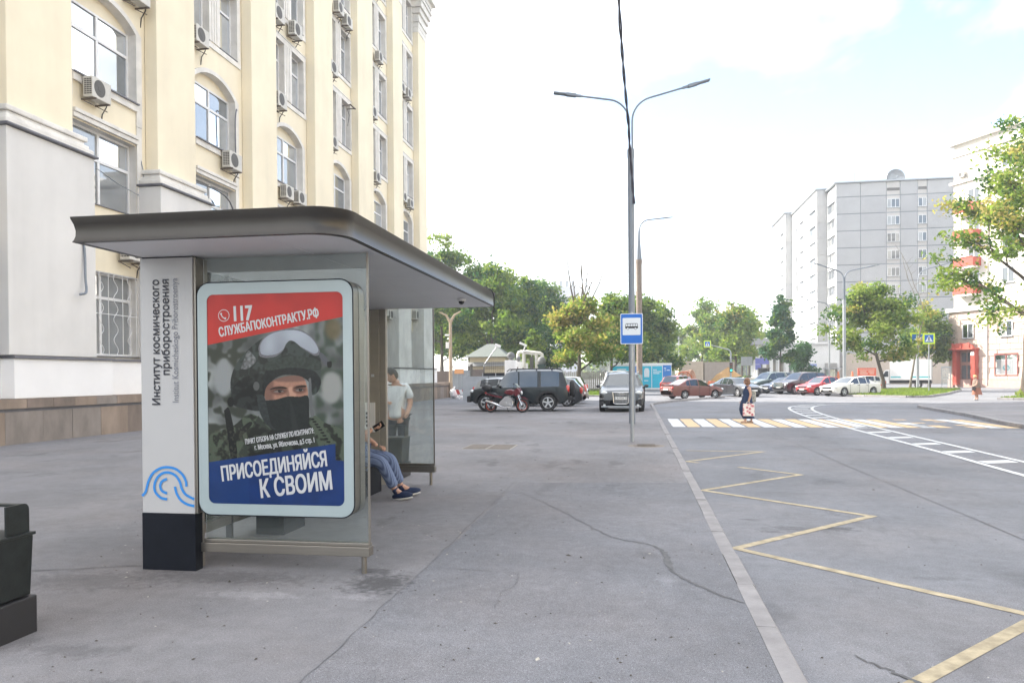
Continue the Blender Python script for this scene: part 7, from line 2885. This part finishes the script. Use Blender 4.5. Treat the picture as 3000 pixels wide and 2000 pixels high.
for x0, x1 in ((5.45, 8.35), (10.7, 12.6)):
    b = MB()
    b.box(x0, .0, 1.35, x0 + .12, .1, 3.9)
    b.box(x1 - .12, .0, 1.35, x1, .1, 3.9)
    b.box((x0 + x1) / 2 - .07, .0, 1.35, (x0 + x1) / 2 + .07, .1, 3.9)
    b.box(x0 + .121, .0, 3.7, x1 - .121, .098, 3.9)
    b.box(x0 + .121, .0, 1.35, x1 - .121, .098, 1.47)
    sw = b.build('shop_window', M('dark_red_frame', (.20, .06, .05), .6), cbh)
    b = MB()
    b.poly([(x0 + .1, .05, 1.45), (x1 - .1, .05, 1.45), (x1 - .1, .05, 3.75), (x0 + .1, .05, 3.75)])
    b.build('pane', glass_pane('shop_glass', (.42, .50, .52), .3), sw)
for x in (4.55, 9.3):
    b = MB()
    b.tube([(x, -.05, .3), (x, -.05, 28.5)], .07, 8)
    b.build('downpipe', K['trim'], cbh)
AH = [(1.35, 24.9), (5.5, 26.4), (9.6, 24.6), (9.9, 21.7)]
for i, (s_, z) in enumerate(AH):
    o = copy_tree(p0, kids=kids)
    c_, s2 = math.cos(rad(-63.3)), math.sin(rad(-63.3))
    o.location = (37.7 + s_ * c_, 99.4 + s_ * s2, z - .13)
    o.rotation_euler = (0, 0, rad(-63.3 - 90))
    o.scale = (1, 1, 1)
    o['label'] = ('air conditioner by the top left window of the corner house', 'high air conditioner beside second top window of the corner house',
                  'air conditioner on the corner house seen through the big tree, upper', 'air conditioner on the corner house seen through the big tree, lower')[i]
    o['group'] = 'air conditioners on the corner house'

# the house over the street, out of the frame to the right: it stands in the window reflections
oh = thing('opposite_house', 'cream house across the street mirrored in the office windows', 'apartment house', (40, -10, -.13))
b = MB()
b.box(0, -55, 0, 14, 40, 24)
b.build('wall', M('opposite_cream', (.66, .57, .40), .85, var=.06, vs=.4), oh)
b = MB()
b.box(-.5, -55.5, 24, 14.5, 40.5, 24.6)
b.build('cornice', K['trim'], oh)
for k in range(7):
    for j in range(18):
        b = MB()
        b.box(-.04, -52 + j * 5, 2 + k * 3.1, -.01, -50.4 + j * 5, 3.8 + k * 3.1)
        b.build('window', farglass, oh)

# white pavilion at the foot of the block
pv = thing('white_pavilion', 'low white pavilion with dark slit windows and grey roof behind the dark linden', 'pavilion', (18.6, 126, -.13))
b = MB()
b.box(0, .4, 0, 12.8, 5, 6.4)
b.build('wall', wfac, pv)
b = MB()
b.box(-.6, -.4, 6.4, 5.4, 5.4, 7.4)
b.build('roof', M('grey_roof_sheet', (.33, .33, .35), .7), pv)
b = MB()
b.box(5.4, .0, 6.4, 13.2, 5.4, 6.7)
b.build('parapet', wfac, pv)
for x in (.2, 1.2, 2.2, 3.4, 4.6, 5.8, 6.9):
    b = MB()
    b.box(x, .0, 0, x + .5, .399, 6.4)
    b.build('pier', wfac, pv)
for x in (.72, 1.72, 2.75, 3.95, 5.15, 6.35):
    b = MB()
    b.poly([(x, .39, .3), (x + .45, .39, .3), (x + .45, .39, 4.6), (x, .39, 4.6)])
    b.build('pane', farglass, pv)
b = MB()
b.box(8.3, .37, 2.9, 9.4, .395, 3.3)
b.build('house_number_plate', M('pale_blue_plate', (.2, .27, .5), .6), pv)
b = MB()
b.box(10.6, .2, .0, 12.4, .39, 3.4)
en = b.build('entrance', M('entrance_frame', (.30, .29, .28), .6), pv)
b = MB()
b.poly([(10.75, .19, .2), (12.25, .19, .2), (12.25, .19, 2.4), (10.75, .19, 2.4)])
b.build('pane', glass_pane('green_glass', (.18, .26, .22), .3), en)
b = MB()
b.box(10.3, -.9, 2.5, 12.7, .2, 2.65)
b.build('canopy', K['galv'], en)

# far white slab over the grove
fb_ = thing('white_slab_block', 'far white apartment slab with roof vents showing over the yellowing chestnut', 'apartment block', (-19, 170, -.13))
b = MB()
b.box(0, 0, 0, 5.6, 12, 21.6)
b.build('wall', M('far_white_wall', (.55, .56, .60), .85, var=.04), fb_)
for k in range(4):
    b = MB()
    x = .5 + k * 1.35
    b.box(x, 2, 21.601, x + .55, 3, 22.9)
    b.box(x - .12, 1.9, 22.9, x + .67, 3.1, 23.05)
    b.build('roof_vent', K['galv'], fb_)
for k in range(6):
    for x in (1.0, 3.4):
        far_window(fb_, (x, -.02, 3 + k * 3.0), 1.4, 1.4, 2, rnd=rb_, sill=False)

# ------------------------------------------------------------------ gatehouse, fences and the works on the left
gh = thing('gatehouse', 'small beige gatehouse with green grey hip roof in front of the trees', 'hut', (-14.5, 73.6, -.13))
b = MB()
b.box(-1.75, 0, 0, 1.75, 3.4, 3.6)
b.build('wall', M('beige_siding', (.42, .36, .25), .8, var=.05), gh)
for k in range(14):
    b = MB()
    b.box(-1.78, -.03, .2 + k * .24, 1.78, .0, .42 + k * .24)
    b.build('siding_board', M('siding_board', (.46, .40, .28), .8, var=.05) if k == 0 else bpy.data.materials['siding_board'], gh)
b = MB()
for s in ([(-2.2, -.45, 3.62), (2.2, -.45, 3.62), (.35, 1.6, 4.95), (-.35, 1.6, 4.95)], [(2.2, -.45, 3.62), (2.2, 3.9, 3.62), (.35, 1.7, 4.95), (.35, 1.6, 4.95)],
          [(2.2, 3.9, 3.62), (-2.2, 3.9, 3.62), (-.35, 1.7, 4.95), (.35, 1.7, 4.95)], [(-2.2, 3.9, 3.62), (-2.2, -.45, 3.62), (-.35, 1.6, 4.95), (-.35, 1.7, 4.95)],
          [(-2.2, -.45, 3.60), (2.2, -.45, 3.60), (2.2, 3.9, 3.60), (-2.2, 3.9, 3.60)]):
    b.poly(s)
b.build('roof', corrugated('roof_sheet', (.17, .20, .185), 3.2, dist=.06), gh)
b = MB()
b.poly([(-1.9, -.04, 3.12), (1.9, -.04, 3.12), (1.9, -.75, 2.72), (-1.9, -.75, 2.72)])
b.poly([(-1.9, -.04, 3.09), (1.9, -.04, 3.09), (1.9, -.75, 2.69), (-1.9, -.75, 2.69)])
b.build('awning', corrugated('awning_sheet', (.30, .31, .32), 5, dist=.05), gh)
fg = 'fence sections and gates by the gatehouse'
def iron_gate(label, x0, y0, x1, y1, z1, mat, spikes=True, ribs=9):
    L = math.hypot(x1 - x0, y1 - y0)
    t = thing('gate', label, 'gate', (x0, y0, -.13), math.atan2(y1 - y0, x1 - x0), fg)
    n = max(4, int(L / .16))
    b = MB()
    for k in range(n):
        xa, xb = L * k / n, L * (k + 1) / n
        o_ = .0 if k % 2 else .03
        b.box(xa, -.02 - o_, .08, xb - .003, .0, z1)
    b.build('gate_leaf', mat, t)
    b = MB()
    for x in (0, L):
        b.box(x - .05, -.09, 0, x + .05, -.03, z1 + .5)
    b.box(0, -.09, z1 + .25, L, -.06, z1 + .29)
    b.build('gate_frame', K['acd'], t)
    if spikes:
        b = MB()
        for k in range(n):
            x = L * (k + .5) / n
            b.tube([(x, -.075, z1 + .0), (x, -.075, z1 + .48), (x, -.075, z1 + .6)], [.012, .012, .002], 4)
        b.build('spike_row', K['acd'], t)
    return t
brn = M('brown_gate_paint', (.16, .135, .13), .7, var=.1)
blg = M('blue_grey_gate_paint', (.27, .30, .34), .6, var=.08)
iron_gate('brown sheet gate with spikes right beside the cream building corner', -17.6, 64.0, -15.9, 64.2, 2.2, brn)
g2 = iron_gate('blue grey sheet gate carrying an orange plate', -15.8, 64.2, -14.15, 64.4, 2.25, blg)
b = MB()
b.box(.25, -.14, 1.95, 1.05, -.10, 2.35)
b.build('orange_plate', M('orange_plate', (.60, .30, .14), .6), g2)
iron_gate('narrow brown sheet gate between blue grey gate and dark fence', -14.05, 64.4, -13.0, 64.5, 2.3, brn)
t = thing('fence', 'low black sheet fence topped with thin rails in front of the gatehouse', 'fence', (-12.9, 63.6, -.13), 0, fg)
b = MB()
b.box(0, 0, .05, 2.9, .03, 2.0)
b.build('sheet', K['navy'], t)
b = MB()
for z in (2.35, 2.75):
    b.box(0, 0, z, 2.9, .03, z + .04)
b.build('rail', K['acd'], t)
b = MB()
for k in range(18):
    b.tube([(.08 + k * .16, .015, 2.0), (.08 + k * .16, .015, 3.0)], .012, 4)
b.build('bar_row', K['acd'], t)
pg = 'white fence pillars topped with grey balls'
pillars = [(-9.75, 59, .85), (-10.24, 66, .62), (-10.73, 73, .62), (-11.25, 82, .62), (-11.55, 92, .6), (-11.96, 98, .6), (-12.26, 105, .6), (-12.68, 113, .6), (-13.1, 122, .6)]
wordn = ('nearest and widest', 'second', 'third', 'fourth', 'fifth', 'sixth', 'seventh', 'eighth', 'ninth and farthest')
ball = M('grey_stone_ball', (.15, .155, .16), .7, var=.15)
for i, (x, y, wd) in enumerate(pillars):
    t = thing('fence_pillar', '%s white pillar with a grey ball on top in the receding fence' % wordn[i], 'pillar', (x, y, -.13), 0, pg)
    b = MB()
    b.box(-wd / 2, -wd / 2, 0, wd / 2, wd / 2, 2.95)
    b.build('shaft', K['wht'], t, bevel=.02)
    b = MB()
    b.lathe([(wd * .25, 2.951), (wd * .16, 3.02)], (0, 0, 0), 12)
    b.sphere((0, 0, 3.02 + wd * .34), wd * .36, 16, 10)
    b.build('ball', ball, t, smooth=50)
    if i < len(pillars) - 1:
        x2, y2, w2 = pillars[i + 1]
        L = math.hypot(x2 - x, y2 - y)
        f_ = thing('fence', 'brown iron railing between the %s pillar and the next' % wordn[i].split(' and')[0], 'fence', (x, y, -.13), math.atan2(y2 - y, x2 - x), fg)
        b = MB()
        for k in range(int((L - .9) / .16)):
            xx = .5 + k * .16
            b.box(xx, -.012, .2, xx + .025, .012, 2.5)
        b.build('bar_row', K['rust'], f_)
        b = MB()
        for z in (.3, 2.3):
            b.box(.45, -.02, z, L - .45, .02, z + .05)
        b.build('rail', K['rust'], f_)
for i, (x, y, m, h) in enumerate(((-8.75, 70.5, K['leafE'], 3.1), (-9.4, 74.5, ball, 3.2))):
    t = thing('gate_pillar', ('dark green pillar with a big grey ball standing before the fence', 'grey double ball pillar just left of the dark green one')[i], 'pillar', (x, y, -.13), 0)
    b = MB()
    b.box(-.30, -.30, 0, .30, .30, h - .5)
    b.box(-.36, -.36, h - .5, .36, .36, h - .3)
    b.build('shaft', M('dark_green_shaft', (.03, .06, .055), .7) if i == 0 else ball, t, bevel=.02)
    b = MB()
    b.sphere((0, 0, h), .40, 18, 10)
    b.build('ball', ball, t, smooth=50)
pl_ = thing('gas_pipe', 'pale raised gas pipe bending over behind the nearest ball pillar', 'pipe', (-11.2, 72.0, -.13))
b = MB()
for dx, dy in ((0, 0), (.55, .0)):
    b.tube([(dx, 0, 0), (dx, 0, 3.75), (dx + .08, 0, 3.95), (dx + .25, 0, 4.02), (dx + 1.6, 0, 3.85), (dx + 1.75, 0, 3.75), (dx + 1.78, 0, 3.5), (dx + 1.78, 0, 0)], .17, 10)
b.build('pipe_run', K['trim'], pl_, smooth=50)
b = MB()
b.box(1.15, -.2, 0, 1.45, .2, 3.5)
b.build('support', K['acd'], pl_)
b = MB()
b.tube([(.5, -.3, 3.9), (.75, -.3, 4.6)], .05, 6)
b.obox((.55, -.35, 4.72), (.75, .22, .2), Matrix.Rotation(rad(24), 3, 'Y'))
b.build('floodlight', K['pvc'], pl_)
bp_ = thing('lamp_post', 'beige concrete post with Y shaped head by the brown gate', 'lamp post', (-14.95, 60.4, -.13))
cc_ = M('beige_concrete', (.36, .29, .22), .9, var=.15, vs=4)
b = MB()
b.tube([(0, 0, -.1), (0, 0, 6.2)], [.17, .12], 10)
b.tube([(0, 0, 6.1), (-.35, 0, 6.7), (-.9, 0, 6.95)], [.12, .09, .05], 8)
b.tube([(0, 0, 6.1), (.35, 0, 6.7), (.9, 0, 7.0)], [.12, .09, .05], 8)
b.build('shaft', cc_, bp_, smooth=50)
b = MB()
b.box(-.35, -.25, 4.0, -.08, -.05, 4.5)
b.box(-.40, -.3, 5.0, -.05, -.1, 5.15)
b.build('camera_box', K['pvc'], bp_, bevel=.02)
fl = thing('floodlight_pole', 'slanted pole with a white floodlight in front of the gatehouse roof', 'floodlight', (-13.0, 64.3, 2.4))
b = MB()
b.tube([(0, 0, 0), (.15, -.1, .3), (1.25, -.5, 1.7)], .05, 6)
b.build('arm', K['galv'], fl)
b = MB()
b.obox((1.35, -.5, 1.78), (.5, .25, .22), Matrix.Rotation(rad(20), 3, 'Y'))
b.build('lamp_head', K['pvc'], fl, bevel=.02)
hp = thing('site_hoarding', 'grey sheet hoarding panel behind the motorcycle and off-roader', 'hoarding', (-12.5, 54.0, -.13), rad(2))
for k in range(2):
    b = MB()
    b.box(.02 + k * 1.9, 0, .03, 1.88 + k * 1.9, .04, 1.72)
    b.build('sheet_panel', M('hoarding_grey', (.40, .42, .45), .6, var=.10, vs=2) if k == 0 else bpy.data.materials['hoarding_grey'], hp)
b = MB()
for x in (0.5, 1.45, 2.4):
    b.box(x, .05, .0, x + .06, .1, 1.95)
b.build('post', K['galv'], hp)
for i, (x, y) in enumerate(((-13.6, 57.0), (-13.0, 58.6))):
    t = thing('road_barrier', ('red and white striped barrier lying nearer the stone plinth', 'red and white striped barrier lying behind, by the hoarding')[i], 'barrier', (x, y, -.13), rad(8), 'striped barriers by the plinth')
    for k in range(5):
        b = MB()
        b.prism([(k * .24, .35), (k * .24 + .24, .35), (k * .24 + .10, .70), (k * .24 - .14, .70)], 'y', -.03, .03)
        b.build('stripe', K['redlamp'] if k % 2 == 0 else K['pvc'], t)
    b = MB()
    for xx in (.1, 1.0):
        b.box(xx, -.25, 0, xx + .08, .25, .06)
        b.box(xx, -.03, .06, xx + .08, .03, .35)
    b.build('stand', K['pvc'], t)
t = thing('rubbish_bag', 'crumpled white rubbish bag at the end of the stone plinth', 'bag', (-14.0, 57.5, -.13))
b = MB()
rg = random.Random(3)
b.sphere((0, 0, .35), .34, 12, 8)
b.v = [(x * rg.uniform(.8, 1.15), y * rg.uniform(.8, 1.15), z * rg.uniform(.9, 1.2)) for x, y, z in b.v]
b.tube([(0, 0, .65), (.03, 0, .85), (.12, 0, .95)], [.05, .06, .02], 6)
b.build('bag_body', K['pvc'], t, smooth=40)
bf = thing('board_fence', 'pale upright board fence behind the chestnut trunk', 'fence', (-9.6, 84, -.13), rad(2))
for k in range(38):
    b = MB()
    b.box(k * .21, 0, .05, k * .21 + .15, .04, 2.1 + .06 * (k % 3))
    b.build('board', K['concrete'], bf)

# works in the middle distance
def ribbed(label, x0, x1, y, h, mat):
    t = thing('site_container', label, 'container', (x0, y, -.13), rad(9))
    L = x1 - x0
    n = int(L / .45)
    for k in range(n):
        b = MB()
        b.box(k * L / n + .04, -.05, .1, (k + 1) * L / n - .04, .0, h - .1)
        b.build('wall_rib', mat, t)
    b = MB()
    b.box(0, 0, 0, L, 2.2, h)
    b.build('shell', mat, t)
    return t
ribbed('sunlit beige ribbed container right of the blue cabin', 5.5, 8.8, 104, 3.5, M('beige_container', (.50, .42, .33), .7, var=.08))
ribbed('greyer ribbed container behind the sand heap', 8.9, 12.9, 104.6, 3.4, M('grey_container', (.36, .31, .27), .7, var=.08))
b = MB()
r_ = np.random.default_rng(4)
n_ = 26
for j in range(9):
    pass
vs, fs = [], []
for j in range(10):
    q = j / 9
    for k in range(n_):
        a = 2 * math.pi * k / n_
        rr_ = 2.6 * (1 - q) * (1 + .08 * math.sin(3 * a + 1) + .05 * r_.normal())
        vs.append((10.7 + rr_ * math.cos(a) * 1.2, 94 + rr_ * math.sin(a), -.13 + 2.55 * (1 - (1 - q) ** 1.25) + .05 * r_.normal()))
for j in range(9):
    for k in range(n_):
        fs.append((j * n_ + k, j * n_ + (k + 1) % n_, (j + 1) * n_ + (k + 1) % n_, (j + 1) * n_ + k))
b.add(vs, fs)
b.build('sand_heap', M('ochre_sand', (.40, .24, .10), .95, var=.2, vs=6, bump=.5), label='heap of ochre sand behind the teal hatchback', cat='sand heap', smooth=60)
orn = M('orange_plastic', (.62, .17, .07), .5, var=.1)
for i in range(4):
    t = thing('pipe_coil', ('lowest coil of orange pipe beside the blue cabin', 'second coil of orange pipe leaning beside the blue cabin', 'third coil of pale orange pipe in the stack', 'topmost coil of pale orange pipe in the stack')[i], 'pipe coil', (5.1 + i * .45, 90.5 + i * .5, -.13), rad(20 * i), 'coils of orange pipe')
    for k in range(3):
        b = MB()
        b.tube([(.95 * math.cos(a), .12 * k + .1 * math.sin(a), 1.05 + (.95 + .1 * i) * math.sin(a)) for a in np.linspace(0, 2 * math.pi, 25)], .05, 6, caps=False)
        b.build('pipe_ring', orn if i < 2 else M('pale_orange_plastic', (.66, .42, .30), .5), t, smooth=60)
for i in range(5):
    t = thing('plastic_barrier', '%s orange and white plastic road barrier from the left near the pipe coils' % ('first', 'second', 'third', 'fourth', 'fifth')[i], 'barrier', (6.0 + i * 1.15, 86.5 + i * .9, -.13), rad(35), 'plastic barriers at the works')
    b = MB()
    b.prism([(-.5, 0), (.5, 0), (.45, .3), (.4, 1.0), (-.4, 1.0), (-.45, .3)], 'y', -.18, .18)
    b.build('body', orn if i % 2 == 0 else M('barrier_white', (.68, .62, .56), .5), t, bevel=.03)
t = thing('low_wall', 'low sunlit pale wall of slabs behind the grey sedan', 'wall', (9.6, 84.5, -.13), rad(14))
for k in range(5):
    b = MB()
    b.box(k * 1.5 + .02, 0, 0, k * 1.5 + 1.48, .18, 1.35 + .03 * (k % 2))
    b.build('slab', M('pale_slab', (.58, .53, .46), .9, var=.06) if k == 0 else bpy.data.materials['pale_slab'], t)
t = thing('yellow_canopy', 'yellow roofed stop canopy among the avenue trees', 'canopy', (9.4, 140, -.13), rad(6))
b = MB()
b.box(-.2, -.4, 3.4, 3.0, 1.6, 3.85)
b.build('roof', M('canopy_yellow', (.62, .48, .03), .6), t)
b = MB()
b.box(0, 1.3, 0, 2.8, 1.4, 3.39)
b.build('back_wall', K['acd'], t)
for x in (0.05, 2.7):
    b = MB()
    b.box(x, -.2, 0, x + .08, -.12, 3.39)
    b.build('post', K['galv'], t)
bl_ = M('sign_violet_blue', (.14, .16, .48), .5, var=.05)
t = thing('info_sign', 'violet blue information boards in front of the white pavilion', 'sign', (17.0, 109.5, -.13), rad(8))
b = MB()
b.box(-.85, 0, 3.1, 1.0, .05, 3.95)
b.build('board', bl_, t)
b = MB()
b.box(-.85, 0, 2.35, -.05, .05, 3.05)
b.build('small_board', bl_, t)
b = MB()
b.box(.1, .06, 0, .17, .12, 3.9)
b.build('post', K['galv'], t)
t = thing('sign_back', 'grey back of a square road sign left of the violet boards', 'sign', (14.7, 107, -.13), rad(8))
b = MB()
b.box(-.75, 0, 2.9, .75, .05, 4.1)
b.build('board', K['galv'], t)
b = MB()
b.box(-.04, .051, 0, .04, .11, 4.1)
b.build('post', K['pole'], t)
t = thing('mini_loader', 'small orange red loader with glazed cab beyond the parked row', 'loader', (15.6, 97.5, -.13), rad(-20))
b = MB()
b.box(-.9, -.6, .55, .9, .6, 1.5)
b.prism([(.9, .4), (1.6, .3), (1.7, .75), (.9, .9)], 'y', -.6, .6)
b.build('body', orn, t, bevel=.05)
b = MB()
for x in (-.75, .35):
    for y in (-.5, .5):
        b.box(x - .04, y - .04, 1.5, x + .04, y + .04, 2.4)
b.box(-.85, -.6, 2.4, .5, .6, 2.5)
b.build('cab_frame', K['acd'], t)
b = MB()
b.box(-.70, -.45, 1.51, .30, .45, 2.39)
b.build('cab_glass', K['cglass'], t)
for x in (-.6, .6):
    for s in (-1, 1):
        b = MB()
        b.lathe([(0, .08 * s), (.2, .09 * s), (.3, .12 * s), (.36, .06 * s), (.36, -.1 * s), (0, -.1 * s)], (x, s * .68, .36), 16, axis='y')
        b.build('wheel', K['rubber'], t, smooth=40)
for i, (x, y) in enumerate(((21.4, 104), (25.3, 102.5), (27.2, 103.2))):
    t = thing('traffic_cone', ('orange cone showing over the green grey SUV', 'orange cone left of the thin lamp post foot', 'orange cone right of the thin lamp post foot')[i], 'traffic cone', (x, y, -.13), 0, 'orange cones before the pavilion')
    b = MB()
    b.lathe([(.5, 0), (.5, .08), (.34, .09), (.10, 2.0), (0, 2.02)], (0, 0, 0), 14)
    b.build('cone_body', orn, t, smooth=40)
    b = MB()
    b.lathe([(.27, .6), (.21, 1.0)], (0, 0, .0), 14)
    b.build('band', K['pvc'], t)
t = thing('red_billboard', 'orange red banner stand behind the white sedan', 'billboard', (25.8, 92, -.13), rad(10))
b = MB()
b.box(-1.05, 0, 1.35, 1.05, .06, 2.35)
bd = b.build('banner', M('banner_red', (.66, .12, .06), .6, var=.06), t)
b = MB()
b.box(-.9, -.006, 2.12, .9, -.001, 2.2)
for zz_, a, c in ((1.88, -.8, -.05), (1.88, .15, .85), (1.66, -.8, .1), (1.66, .3, .8)):
    b.box(a, -.006, zz_, c, -.001, zz_ + .12)
b.build('pale_print', M('banner_print', (.70, .45, .36), .6), bd)
b = MB()
for x in (-.95, .9):
    b.box(x, .061, 0, x + .06, .12, 2.35)
b.box(-1.1, .0, 1.28, 1.1, .06, 1.34)
b.build('stand', K['galv'], t)
t = thing('glass_kiosk', 'small grey glass booth between the delivery truck and the red portal', 'booth', (36.0, 97.0, -.13), rad(-20))
b = MB()
for x in (-.45, .45):
    for y in (-.45, .45):
        b.box(x - .04, y - .04, 0, x + .04, y + .04, 2.3)
b.box(-.52, -.52, 2.3, .52, .52, 2.5)
b.build('frame', K['galv'], t)
b = MB()
for q in ([(-.4, -.45), (.4, -.45)], [(.45, -.4), (.45, .4)], [(-.45, -.4), (-.45, .4)]):
    (x0, y0), (x1, y1) = q
    b.poly([(x0, y0, .3), (x1, y1, .3), (x1, y1, 2.2), (x0, y0, 2.2)])
b.build('booth_glass', clear_glass('booth_glass', haze=.3), t)
# ------------------------------------------------------------------ thin haze volume added to stand in for lens glare over the distance
b = MB()
b.box(-300, -60, -1.2, 300, 420, 75)
hz = b.build('haze', M('glare_haze', (.8, .8, .8), var=0), kind='stuff')
hm = hz.data.materials[0]
t_ = hm.node_tree
for n in list(t_.nodes):
    t_.nodes.remove(n)
o_ = t_.nodes.new('ShaderNodeOutputMaterial')
pv_ = t_.nodes.new('ShaderNodeVolumePrincipled')
pv_.inputs['Color'].default_value = (.92, .95, 1, 1)
pv_.inputs['Density'].default_value = .0010
pv_.inputs['Anisotropy'].default_value = .3
t_.links.new(pv_.outputs['Volume'], o_.inputs['Volume'])
hz['label'] = 'thin haze added in place of lens glare over the distance'
